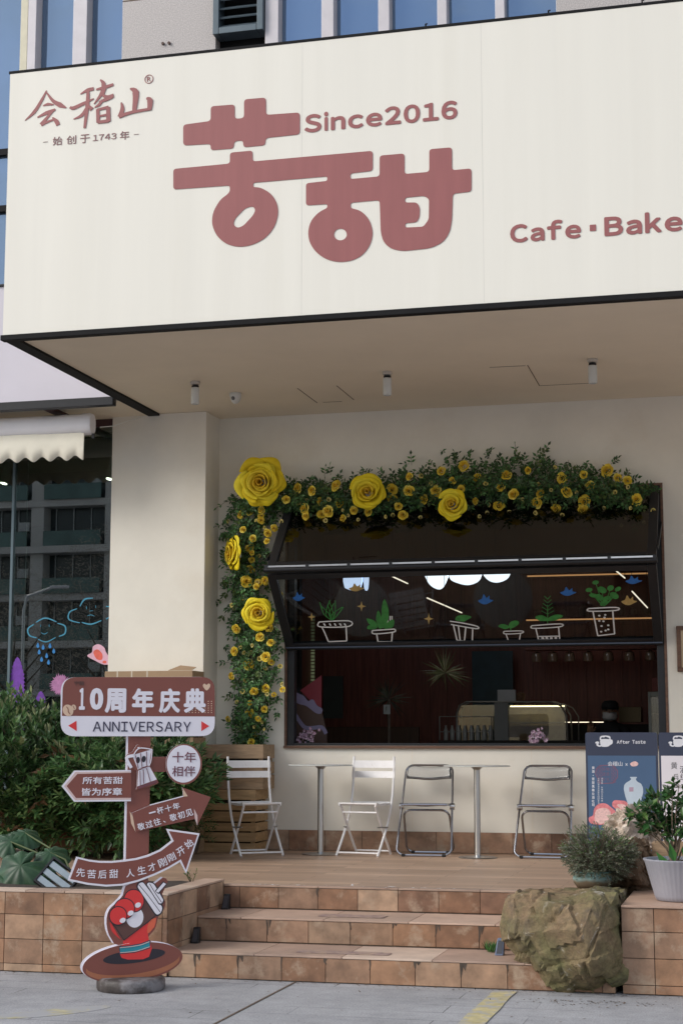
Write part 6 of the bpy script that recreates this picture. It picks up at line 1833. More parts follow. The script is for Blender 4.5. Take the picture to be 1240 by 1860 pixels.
shrub(t_, (pb.x+.045, 10.45, zb+.205), .205, .19, .145, 1500, r2, .017, .36, M['heath'], nl=14, tw=.055, up=.12, trunk=False, lm2=M['heath2'], frac2=.32, surf=.1, stem_m=mat('twig_grey', (.16,.125,.095), .85))
b = MB(); 
for k in range(60):
    a = r2.uniform(0,6.28); q = r2.uniform(.10,.24); z1 = r2.uniform(.08,.30)
    b.tube([(pb.x+.05*math.cos(a),10.45+.05*math.sin(a),zb+.095),(pb.x+.03+q*.6*math.cos(a),10.45+q*.6*math.sin(a),zb+.095+z1*.6),(pb.x+.03+q*math.cos(a),10.45+q*math.sin(a),zb+.09+z1*.9)],[.004,.0028,.0012],5)
b.build('branches', mat('dry_branch', (.15,.11,.08), .85, var=.3), t_, smooth=True)
gp = P_y(1236,1641,10.05); gz = RW_T
gx_ = gp.x
t_ = thing('potted_shrub', 'leafy green shrub with bare stems in a ribbed grey pot on the right wall', 'plant', (gx_, 10.05, gz))
b = MB(); b.lathe([(.135,0),(.142,.004),(.152,.03),(.205,.225),(.212,.232),(.212,.240),(.200,.240),(.196,.222),(0,.215)], c=(gx_,10.05,gz+.001), n=168, rib=84, ribd=.009); b.build('pot', mat('lilac_grey_pot', (.33,.335,.385), .55, var=.05, vs=10), t_, smooth=50)
b = MB(); b.lathe([(.192,.216),(.1,.226),(0,.23)], c=(gx_,10.05,gz+.002), n=24); b.build('soil', M['soil'], t_, smooth=True)
lv = MB(); sv = MB(); r2 = random.Random(8); M['shiny'] = leafmat('glossy_leaf', (.035,.105,.030), var=.55, trans=.18, rough=.28, col2=(.11,.20,.05))
base = Vector((gx_-.03, 10.05, gz+.22))
tips = [(1152,1470),(1168,1450),(1190,1440),(1205,1458),(1220,1436),(1180,1480),(1160,1500),(1200,1490),(1228,1470),(1245,1450),(1175,1460),(1215,1500),(1148,1482),(1190,1510),(1240,1490),(1232,1425),(1262,1470),(1270,1440),(1282,1490),(1255,1510)]
for (px, py) in tips:
    Y = 10.05 + r2.uniform(-.13,.13); tp = P_y(px, py, Y)
    m1 = base.lerp(tp, .5) + Vector((r2.uniform(-.02,.02), r2.uniform(-.02,.02), .03)); m0 = base.lerp(m1, .4) + Vector((r2.uniform(-.01,.01),0,.02))
    sv.tube([base + Vector((r2.uniform(-.02,.02), r2.uniform(-.02,.02), 0)), m0, m1, tp], [.007,.0055,.004,.002], 6)
    for q in range(5):
        s_ = m1.lerp(tp, r2.uniform(.25,1)); d_ = Vector((r2.gauss(0,.7), r2.gauss(-.2,.6), r2.uniform(-.1,.7))).normalized()
        twig_leaves(lv, sv, s_, d_, r2.uniform(.03,.07), 7, .062, .52, r2, spread=.9, updir=-.1)
lv.build('foliage', M['shiny'], t_); sv.build('stems', mat('pale_stem', (.22,.16,.11), .8, var=.3), t_, smooth=True)
b = MB(); r2 = random.Random(9)
for (px, py, an) in ((1225,1568,.3),(1240,1560,-.4),(1215,1580,.9)):
    p = P_y(px, py, 9.98); leaves(b, [tuple(p)], [(-.6*an, -.3, .8)], [(0,-1,.3)], [.13], [.05])
b.build('broad_leaves', leafmat('bright_leaf', (.06,.20,.045), var=.3), t_)
cz = P_y(1205,1528,10.7).z; cxa = P_y(1183,1560,10.7).x
crate('wooden_crate', cxa, cxa+.36, 10.7, 10.89, RW_T, [(cz-RW_T)/3]*3, 'small pale wooden crate behind the grey ribbed pot', M['pine_d'], 'stacked wooden crates', slot=1)

# ------------------------------------------------------------------ poster stands
M['p_navy'] = mat('navy_header', (.035,.045,.085), .35, var=.05)
M['p_blue'] = mat('blue_poster', (.065,.125,.235), .35, var=.04)
M['p_white'] = mat('white_poster', (.76,.74,.80), .35, var=.02)
M['p_ink'] = mat('white_ink', (.72,.74,.80), .4); M['p_seal'] = mat('red_violet_seal', (.21,.10,.17), .4); M['p_black'] = mat('black_ink', (.04,.04,.05), .5)
M['p_vase'] = mat('celadon_print', (.50,.60,.70), .35, var=.08, vs=6); M['p_pink'] = mat('pink_print', (.70,.23,.25), .4, var=.3, vs=30); M['p_pale'] = mat('pale_pink_print', (.78,.52,.50), .4, var=.25, vs=60)
YP = 13.25
FPp = facade(YP)
s3 = 190/1240
def c3(x, y): return (1050 + x*s3, 1320 + y*s3)
def q3(*pts): return FPp.pxs([c3(*p) for p in pts])
def stand(x0px, label, blue, shift_px=0):
    u0, z1 = FPp.px(*c3(x0px, 68)); u1 = FPp.px(*c3(x0px+852, 68))[0]
    zb_ = TZ; zh = FPp.px(*c3(90,342))[1]
    t = thing('poster_stand', label, 'poster stand', ((u0+u1)/2, YP, TZ), 'poster stands by the window')
    b = MB(); b.poly(FPp, fillet([(u0,zb_+.03),(u1,zb_+.03),(u1,z1),(u0,z1)], [.002,.002,.02,.02]), -.05, 0); fr_ = b.build('frame', M['p_navy'], t)
    b = MB(); e = .016; b.poly(FPp, [(u0+e,zb_+.06),(u1-e,zb_+.06),(u1-e,zh),(u0+e,zh)], .0002, .0012); sh = b.build('poster_sheet', M['p_blue'] if blue else M['p_white'], t)
    b = MB()
    for x in (u0+.03, u1-.09): b.box(x, x+.06, YP-.16, YP+.20, TZ+.0005, TZ+.0298)
    b.build('foot', M['black'], t)
    # cup emblem and name on the header
    dx = x0px - 78
    def w3(*p): return q3(*[(x+dx, y) for x, y in p])
    b = MB(); z0, z1_ = .0002, .0012
    b.poly(FPp, smoothloop(w3((262,150),(262,220),(285,238),(345,236),(372,218),(400,200),(402,165),(378,150)), 3), z0, z1_)
    b.poly(FPp, [smoothloop(w3((250,140),(262,112),(315,104),(368,112),(378,138),(365,158),(262,158)), 3), smoothloop(w3((266,138),(280,124),(300,128),(318,118),(345,126),(364,138),(350,150),(280,150)), 3)], z0, z1_+.0003)
    b.poly(FPp, smoothloop(w3((196,192),(212,176),(236,178),(244,196),(222,204)), 3), z0, z1_+.0003); b.poly(FPp, smoothloop(w3((212,204),(232,204),(240,220),(262,220),(262,236),(236,236),(214,222)), 3), z0, z1_+.0006)
    b.build('cup_emblem', M['p_ink'], t)
    if x0px < 500:
        b = MB(); a = FPp.px(*c3(452+dx,202)); c = FPp.px(*c3(792+dx,158)); b.word(FPp, 'After', a[0], a[1], a[0]+(c[0]-a[0])*.45, c[1], z0, z1_, bold=.03); b.word(FPp, 'Taste', a[0]+(c[0]-a[0])*.54, a[1], c[0], c[1], z0, z1_, bold=.03)
        b.build('header_lettering', M['p_ink'], t)
    return t, sh
def ptx(b, body, xa, ya, xb, yb, bold=0, z0=.0012, z1=.0022):
    a = FPp.px(*c3(xa, yb)); c = FPp.px(*c3(xb, ya)); b.text(FPp, body, a[0], a[1], c[0], c[1], z0, z1, bold=bold)
t_, sh = stand(78, 'navy framed poster stand with a blue poster of a pale vase', True)
b = MB()
ptx(b, '会稽山', 345, 412, 518, 465, .005); ptx(b, '×', 555, 432, 580, 464)
for i, ch in enumerate('黄酒·苦甜黑糖拉酒吐司'):
    y = 470 + i*44
    if ch == '·': ptx(b, ch, 168, y+14, 178, y+24); continue
    ptx(b, ch, 158, y, 188, y+34, .02)
for i in range(13): 
    ptx(b, '会稽山黄酒苦甜面包日日香'[i % 12], 226, 606+i*24, 246, 625+i*24)
for i in range(11):
    if i != 3: ptx(b, '酒香醇正软糯回甘好味道'[i % 11], 268, 606+i*26, 288, 626+i*26)
b.build('lettering', M['p_ink'], sh)
b = MB()
oc_ = [(195,560),(205,500),(250,456),(410,450),(465,520),(465,600),(410,672),(255,680)]
oc_i = [(330+(x-330)*.92, 566+(y-566)*.90) for x, y in oc_]
b.poly(FPp, [q3(*oc_), q3(*oc_i)], .0012, .0018)
for i in range(7):
    for j in range(5):
        x, y = 235+i*32, 488+j*40
        if (x < 290 or x > 378): b.poly(FPp, [ell(*FPp.px(*c3(x,y)), .011, .012, n=10), ell(*FPp.px(*c3(x,y)), .0075, .0085, n=10)], .0012, .0018)
for x, y, ch in ((300,480,'非'),(345,480,'物'),(300,540,'遗'),(345,540,'质'),(300,600,'文'),(345,600,'化')): ptx(b, ch, x-18, y, x+20, y+46, .0, .0012, .0019)
b.build('seal', M['p_seal'], sh)
b = MB()
vs_ = [(608,595),(692,595),(690,606),(678,615),(680,635),(700,655),(740,675),(762,720),(764,780),(745,860),(720,930),(705,1000),(720,1060),(725,1100),(575,1100),(580,1060),(600,1000),(585,920),(552,820),(535,740),(540,690),(565,662),(605,640),(622,625),(620,612),(610,606)]
b.poly(FPp, fillet(q3(*vs_), .008, 3), .0012, .002); vz = b.build('vase_print', M['p_vase'], sh)
b = MB(); b.poly(FPp, q3((598,718),(650,716),(650,768),(600,770)), .002, .0026); b.build('vase_label', mat('dusty_pink_print', (.42,.30,.40), .4), vz)
b = MB(); b.poly(FPp, smoothloop(q3((120,1080),(170,1050),(185,970),(240,915),(320,910),(390,960),(440,1010),(400,1100),(300,1160),(150,1150)), 3), .0012, .0020); b.poly(FPp, fillet(q3((400,890),(430,868),(560,880),(590,920),(600,1040),(480,1010),(395,940)), .015), .0012, .0023); b.build('pastry_print', M['p_pink'], sh)
b = MB(); b.poly(FPp, smoothloop(q3((190,1060),(210,990),(270,965),(340,970),(380,1020),(370,1090),(280,1150),(200,1130)), 3), .0020, .0028); b.poly(FPp, smoothloop(q3((455,930),(500,915),(560,935),(565,990),(520,985)), 3), .0023, .0029); b.build('pastry_face_print', M['p_pale'], sh)
b = MB(); b.poly(FPp, smoothloop(q3((612,435),(660,410),(700,425),(705,448),(680,468),(630,468)), 3), .0012, .0019); b.build('cup_print', M['p_pale'], sh)
t_, sh = stand(944, 'navy framed poster stand with a white calligraphy poster at the right edge', False)
b = MB()
for ch, x, y, w_ in (('黄',1095,420,72),('酒',1200,465,75),('兵',1120,560,66),('红',1205,555,66),('佳',1125,650,66)): ptx(b, ch, x, y, x+w_, y+w_+10, 0)
b.build('calligraphy', M['p_black'], sh)

# picture frame on the right end of the wall
pf0 = P_y(1227,1137,Y_WALL-.03); pf1 = P_y(1227,1220,Y_WALL-.03)
t_ = thing('picture_frame', 'brown wooden picture frame on the wall at the right edge', 'frame', (pf0.x+.2, Y_WALL, (pf0.z+pf1.z)/2))
x0, z1, z0 = pf0.x, pf0.z, pf1.z; x1 = x0+.5; e = .035
b = MB()
for (a, c, d_, f_) in ((x0,x1,z0,z0+e),(x0,x1,z1-e,z1),(x0,x0+e,z0+e,z1-e),(x1-e,x1,z0+e,z1-e)): b.box(a, c, Y_WALL-.03, Y_WALL-.001, d_, f_)
b.build('frame', M['brown_wood'], t_, bevel=.003)
b = MB(); b.box(x0+e, x1-e, Y_WALL-.014, Y_WALL-.002, z0+e, z1-e); b.build('picture', mat('cream_picture', (.62,.48,.30), .5, var=.15, vs=9), t_)
# ------------------------------------------------------------------ the room behind the folding window
M['in_wood'] = mat('dark_wood_panelling', (.21,.066,.042), .5, var=.35, vs=4, stretch=(9,9,.6))
M['in_floor'] = mat('dark_floor', (.03,.025,.022), .5)
M['led'] = emit('warm_led', (1,.50,.20), .7)
M['lampw'] = emit('cool_lamp', (.86,.92,1), 2.4)
M['tube'] = emit('warm_tube', (1,.86,.68), 1.8)
YB = 19.6
b = MB()
b.box(-5.6, .9, YB, YB+.1, .3, 4.3)
b.box(-5.31, -5.25, Y_WALL+.25, YB-.001, .3, 4.3); b.box(.84, .9, Y_WALL+.25, YB-.001, .3, 4.3)
b.build('interior_wall', M['in_wood'], bld)
b = MB()
x = -5.2
while x < .8: b.box(x, x+.012, YB-.012, YB-.0005, .4, 3.9); x += .21
b.build('wall_batten', M['in_wood'], bld)
b = MB(); b.box(-5.249, .839, Y_WALL+.25, YB-.013, 3.95, 4.05); b.build('interior_ceiling', M['in_dark'], bld)
b = MB(); b.box(-5.249, .839, Y_WALL+.25, YB-.013, .28, .36); b.build('interior_floor', M['in_floor'], bld)
def rect(px0, py0, px1, py1, Y):
    a = P_y(px0, py1, Y); c = P_y(px1, py0, Y); return a.x, c.x, a.z, c.z
# shelves with warm light strips
def shelf(px0, px1, py, label):
    x0, x1, z0, z1 = rect(px0, py, px1, py, YB-.3)
    t = thing('wall_shelf', label, 'shelf', ((x0+x1)/2, YB, z0), 'lit wall shelves in the cafe')
    b = MB(); b.box(x0, x1, YB-.30, YB-.014, z0+.012, z0+.045); b.build('board', M['in_wood'], t, bevel=.002)
    b = MB(); b.box(x0+.01, x1-.01, YB-.285, YB-.265, z0-.004, z0+.0115); b.build('light_strip', M['led'], t)
shelf(955, 1210, 1047, 'topmost dark shelf with a warm light strip inside the cafe')
shelf(953, 1200, 1127, 'lower dark shelf with a thin warm light strip inside the cafe')
for px, py, Y_, hh in ((975,1127,YB-.18,.10),(1000,1127,YB-.18,.13),(1022,1127,YB-.18,.09),(1060,1127,YB-.18,.15),(1085,1127,YB-.18,.11),(1128,1127,YB-.18,.12),(1150,1127,YB-.18,.09),(1172,1127,YB-.18,.14)):
    p = P_y(px, py, Y_); rr_ = hh*.36
    b = MB(); b.lathe([(rr_*.8,0),(rr_,hh*.25),(rr_,hh*.7),(rr_*.5,hh*.88),(rr_*.55,hh),(0,hh)], c=(p.x,Y_,P_y(1000,1127,YB-.3).z+.0455), n=16)
    tag(b.build('jar', mat('dim_jar', (.22,.13,.08), .3), smooth=True), 'small dim jar standing on the lower lit shelf in the cafe', 'jar', 'jars on the lower lit shelf')
# hanging glasses under the rack
x0, x1, z0, z1 = rect(955,1186,1200,1182, YB-.6)
t_ = thing('glass_rack', 'dark rack with upturned glasses over the cafe counter', 'rack', ((x0+x1)/2, YB-.6, z0))
b = MB(); b.box(x0, x1, YB-.75, YB-.45, z0, z0+.03); b.build('rack_board', M['in_wood'], t_)
M['dimglass'] = mat('dim_glass', (.30,.20,.14), .1, var=.2, spec=.8)
for px in (974,1003,1034,1067,1104,1142,1180):
    p = P_y(px, 1187, YB-.6)
    b = MB(); b.lathe([(.012,0),(.012,-.012),(.05,-.03),(.062,-.09),(.055,-.13),(.053,-.13),(.058,-.09),(.046,-.034),(0,-.016)], c=(p.x,YB-.6,z0-.001), n=20); b.build('drinking_glass', M['dimglass'], t_, smooth=True)
# white lit cloud lamps, the glowing far window and linear lamps
def lamp(shape, Y, label, name='pendant_lamp', m=None, cord=True, grp='lit white lamps inside the cafe'):
    F = facade(Y); q = F.pxs(shape); cx_ = sum(p[0] for p in q)/len(q); zt_ = max(p[1] for p in q)
    t = thing(name, label, 'lamp', (cx_, Y, zt_), grp)
    b = MB(); b.poly(F, smoothloop(q, 3), -.05, 0); b.build('lamp_shade', m or M['lampw'], t)
    if cord:
        b = MB(); b.tube([(cx_, Y+.02, zt_-.02), (cx_, Y+.02, 3.949)], .006, 6); b.build('cord', M['black'], t)
lamp([(770,1030),(812,1030),(808,1058),(797,1070),(782,1064),(772,1048)], 16.6, 'lit white cup shaped lamp, leftmost of the three bright lamps')
lamp([(818,1030),(868,1030),(870,1052),(850,1062),(828,1058),(816,1050)], 16.6, 'lit white wide lamp in the middle of the three bright lamps')
lamp([(878,1030),(922,1030),(922,1048),(905,1057),(888,1055),(876,1042)], 16.6, 'lit white bowl lamp, rightmost of the three bright lamps')
lamp([(626,1030),(654,1030),(654,1066),(626,1068)], 18.6, 'small bright bluish far window at the left end of the cafe', 'far_window', emit('bluish_window_glow', (.62,.75,1), 1.6), False)  # two glowing panels put in for the bright window at the far end
lamp([(660,1030),(668,1030),(667,1068),(661,1068)], 18.6, 'narrow bright bluish far window strip at the left end of the cafe', 'far_window', emit('bluish_window_glow', (.62,.75,1), 1.6), False)
for i, (a, c, lb) in enumerate((((775,1086),(838,1113),'thin warm linear lamp near the middle of the cafe ceiling'), ((712,1047),(740,1060),'short warm linear lamp left of the bright lamps'), ((1117,1036),(1134,1050),'short warm linear lamp at the right of the cafe'), ((1147,1074),(1175,1104),'warm linear lamp right of the gold bird decal'))):
    Ya = 16.0; pa = P_y(*a, Ya); z_ = 0
    # the lamps run into the room, so the far end lies on the same height
    zz = pa.z; pc = P_z(*c, zz) if abs(c[1]-1340) > 5 else None
    if pc is None or pc.y > YB-.2 or pc.y < 14.6: pc = P_y(*c, 17.8)
    t = thing('linear_lamp', lb, 'lamp', (pa.x, pa.y, pa.z), 'linear ceiling lamps in the cafe')
    b = MB(); b.bar(pa, pc, .010, .010); b.build('tube', M['tube'], t)
    b = MB()
    for p in (pa, pc): b.tube([(p.x,p.y,p.z+.012),(p.x,p.y,3.949)], .003, 5)
    b.build('cord', M['black'], t)
# teal menu board, left picture window with blinds
x0, x1, z0, z1 = rect(858,1182,930,1330, YB-.4)
b = MB(); b.box(x0, x1, YB-.4, YB-.36, .36, z1)
tag(b.build('menu_board', mat('dark_teal_board', (.018,.05,.065), .5, var=.25, vs=6)), 'tall dark teal board standing behind the display case', 'board')
x0, x1, z0, z1 = rect(520,1120,572,1262, 19.0)
t_ = thing('blind', 'green lit slatted blind at the far left of the cafe', 'blind', ((x0+x1)/2, 19, z0))
b = MB(); z = z0; M['blindm'] = emit('green_daylight_blind', (.38,.44,.24), .10)  # slats glow by themselves, standing in for daylight through the window
while z < z1: b.box(x0, x1, 18.98, 18.99, z, z+.028); z += .04
b.build('slats', M['blindm'], t_)
x0, x1, z0, z1 = rect(588,1228,623,1305, 19.0)
b = MB(); b.box(x0, x1, 18.98, 19.0, z0, z1); b.build('narrow_blind', mat('pale_green_strip', (.06,.07,.06), .6), t_)
# wooden bench below
x0, x1, z0, z1 = rect(590,1320,760,1420, 18.2)
t_ = thing('bench', 'dark brown wooden bench back inside the cafe', 'bench', ((x0+x1)/2, 18.2, .36)); b = MB(); b.box(x0, x1, 18.2, 18.26, .361, z1); b.build('back', mat('brown_bench', (.075,.038,.02), .5, var=.3, vs=3, stretch=(9,9,.8)), t_, bevel=.004); b = MB(); b.box(x0, x1, 17.75, 18.199, .78, .83); b.build('seat', M['in_wood'], t_)
for sx in (x0+.05, x1-.11):
    b = MB(); b.box(sx, sx+.06, 17.78, 18.198, .361, .779); b.build('leg', M['in_wood'], t_)
# counter and display case
YC_ = 17.1
x0, x1, z0, z1 = rect(800,1352,1215,1400, YC_); ctz = P_y(900,1345,YC_).z
t_ = thing('counter', 'dark cafe counter seen through the open window', 'counter', ((x0+x1)/2, YC_+.3, .36)); b = MB(); b.box(x0, x1, YC_, YC_+.6, .361, ctz-.04); b.build('front_panel', M['in_wood'], t_); b = MB(); b.box(x0-.02, x1+.02, YC_-.02, YC_+.62, ctz-.0395, ctz); b.build('worktop', M['in_dark'], t_, bevel=.004)
M['case_steel'] = mat('case_steel', (.34,.32,.29), .4, metal=.6)
M['case_glass'] = glass('case_glass', (.80,.80,.74), .8, f0=.05)
def casearch(b, pxs, Y, r_): b.tube([P_y(px, py, Y) for px, py in pxs], r_, 8)
dc = thing('display_case', 'curved glass cake display case with steel edges on the counter', 'display case', (P_y(920,1340,YC_).x, YC_+.25, ctz))
zt = P_y(900,1276,YC_).z
b = MB()
AR = [(829,1346),(829,1296),(834,1282),(846,1275),(1000,1275),(1018,1282),(1028,1300),(1030,1346)]
casearch(b, AR, YC_+.06, .010); casearch(b, [(x+8,y) for x, y in AR], YC_+.5, .010); casearch(b, [(1028,1345),(1028,1300),(1020,1284),(1008,1278)], YC_+.28, .007); casearch(b, [(1050,1345),(1050,1302),(1040,1286),(1022,1278)], YC_+.5, .007)
b.build('frame', M['case_steel'], dc, smooth=True)
b = MB(); x0, x1, z0, z1 = rect(898,1276,922,1346, YC_+.05); b.box(x0, x1, YC_+.04, YC_+.06, ctz+.001, z1); b.build('steel_panel', mat('grey_case_panel', (.20,.20,.19), .5), dc)
b = MB(); x0, x1, z0, z1 = rect(832,1278,1026,1346, YC_+.07); b.box(x0, x1, YC_+.07, YC_+.076, ctz+.002, z1-.01); b.build('glass', M['case_glass'], dc)
b = MB(); x0, x1, z0, z1 = rect(924,1310,1024,1312, YC_+.25); b.box(x0, x1, YC_+.12, YC_+.45, z0-.01, z0); b.build('shelf', M['case_steel'], dc)
b = MB(); x0, x1, z0, z1 = rect(926,1282,1024,1284, YC_+.3); b.box(x0, x1, YC_+.3, YC_+.33, z0, z0+.012); b.build('case_light', emit('case_led', (1,.86,.55), 3), dc)
b = MB(); x0, x1, z0, z1 = rect(924,1280,1024,1346, YC_+.48); b.box(x0, x1, YC_+.478, YC_+.488, ctz+.002, z1-.02); b.build('back_panel', mat('case_back', (.28,.24,.14), .5, var=.4, vs=9), dc)
b = MB(); x0, x1, z0, z1 = rect(985,1312,1095,1314, 18.6); b.box(x0, x1, 18.6, 18.63, z0, z0+.016); tag(b.build('light_strip', emit('cool_led', (1,.90,.66), 1.4)), 'thin pale light strip on the rear counter behind the display case', 'light')
# milk bottles in a wire rack
x0, x1, z0, z1 = rect(812,1305,892,1338, YC_+.12)
rk = thing('wire_rack', 'steel wire rack with a row of white bottles on the counter', 'rack', ((x0+x1)/2, YC_+.0, ctz))
b = MB()
for zz in (z0+.05, z1+.02): b.tube([(x0-.06,YC_-.0,zz),(x1+.02,YC_-.0,zz)], .005, 6)
for xx in (x0-.06, x1+.02): b.tube([(xx,YC_,ctz+.002),(xx,YC_,z1+.02)], .006, 6)
b.build('wires', M['case_steel'], rk, smooth=True)
M['milk'] = mat('milk_bottle', (.34,.34,.32), .3)
for i in range(8):
    xx = x0 + (x1-x0)*i/7; b = MB(); b.lathe([(.022,0),(.024,.01),(.024,.10),(.012,.135),(.012,.155),(0,.156)], c=(xx,YC_+.035,ctz+.002), n=14); tag(b.build('bottle', M['milk'], smooth=True), 'white bottle in the row on the wire rack', 'bottle', 'white bottles on the wire rack')
# paper sign and small basket on the case
x0, x1, z0, z1 = rect(903,1258,936,1266, YC_+.15); b = MB(); b.box(x0, x1, YC_+.14, YC_+.17, zt+.011, z1+.03); tag(b.build('price_stand', mat('white_stand', (.42,.42,.42), .5), bevel=.003), 'small white stand on top of the display case', 'stand')
b = MB(); p = P_y(944,1266,YC_+.16); b.lathe([(.035,0),(.05,.05),(.045,.085),(.02,.10),(0,.10)], c=(p.x,YC_+.2,zt+.012), n=18); tag(b.build('basket', mat('brown_basket', (.14,.07,.035), .8, var=.4, vs=40), smooth=True), 'little brown basket on top of the display case', 'basket')
# fridge with glass front at the right, red box on it, gold box at the back
x0, x1, z0, z1 = rect(1178,1256,1222,1352, 16.6)
fr_ = thing('drinks_fridge', 'slim glass fronted drinks fridge at the right of the open window', 'fridge', ((x0+x1)/2, 16.8, .36))
b = MB(); e = .03
b.box(x0, x0+e, 16.6, 17.05, .361, z1); b.box(x1-e, x1, 16.6, 17.05, .361, z1); b.box(x0+e, x1-e, 16.6, 17.05, z1-.05, z1); b.box(x0+e, x1-e, 17.0, 17.05, .361, z1-.05); b.build('cabinet', mat('pale_fridge', (.34,.36,.34), .4), fr_, bevel=.004)
b = MB(); b.box(x0+e, x1-e, 16.605, 16.61, .4, z1-.051); b.build('door_glass', M['case_glass'], fr_)
b = MB()
for zz in (z1-.22, z1-.42): b.box(x0+e, x1-e, 16.62, 16.99, zz, zz+.008)
b.build('shelf', M['case_steel'], fr_)
for j_ in (0,1):
    for i in range(3):
        b = MB(); b.lathe([(.022,0),(.022,.09),(.009,.12),(.009,.14),(0,.141)], c=(x0+.055+i*.05,16.75,z1-.212-.20*j_), n=12); tag(b.build('bottle', mat('pale_bottle', (.30,.36,.36), .2), smooth=True), 'pale drink bottle standing on a shelf of the slim fridge', 'bottle', 'bottles in the fridge')
x0, x1, z0, z1 = rect(1184,1234,1214,1252, 16.7); b = MB(); b.box(x0, x1, 16.65, 16.85, fr_.location.z*0+P_y(1200,1256,16.6).z+.001, z1+.02); tag(b.build('red_box', mat('red_box_card', (.22,.04,.03), .5, var=.2), bevel=.004), 'red box on top of the drinks fridge', 'box')
x0, x1, z0, z1 = rect(1124,1284,1164,1306, 18.5); b = MB(); b.box(x0, x1, 18.45, 18.7, P_y(1140,1312,18.5).z, z1); 
tag(b.build('gold_box', mat('gold_box_card', (.13,.09,.035), .4, metal=.3), bevel=.004), 'dull gold box on the rear counter behind the person', 'box')
x0, x1, z0, z1 = rect(960,1312,1215,1360, 18.4); t_ = thing('rear_counter', 'dark rear counter along the back of the cafe', 'counter', ((x0+x1)/2, 18.6, .36)); b = MB(); b.box(x0, x1, 18.42, 18.95, .361, z1-.02); b.build('cabinet', M['in_dark'], t_); b = MB(); b.box(x0-.01, x1+.01, 18.40, 18.96, z1-.0195, z1); b.build('worktop', M['in_wood'], t_)

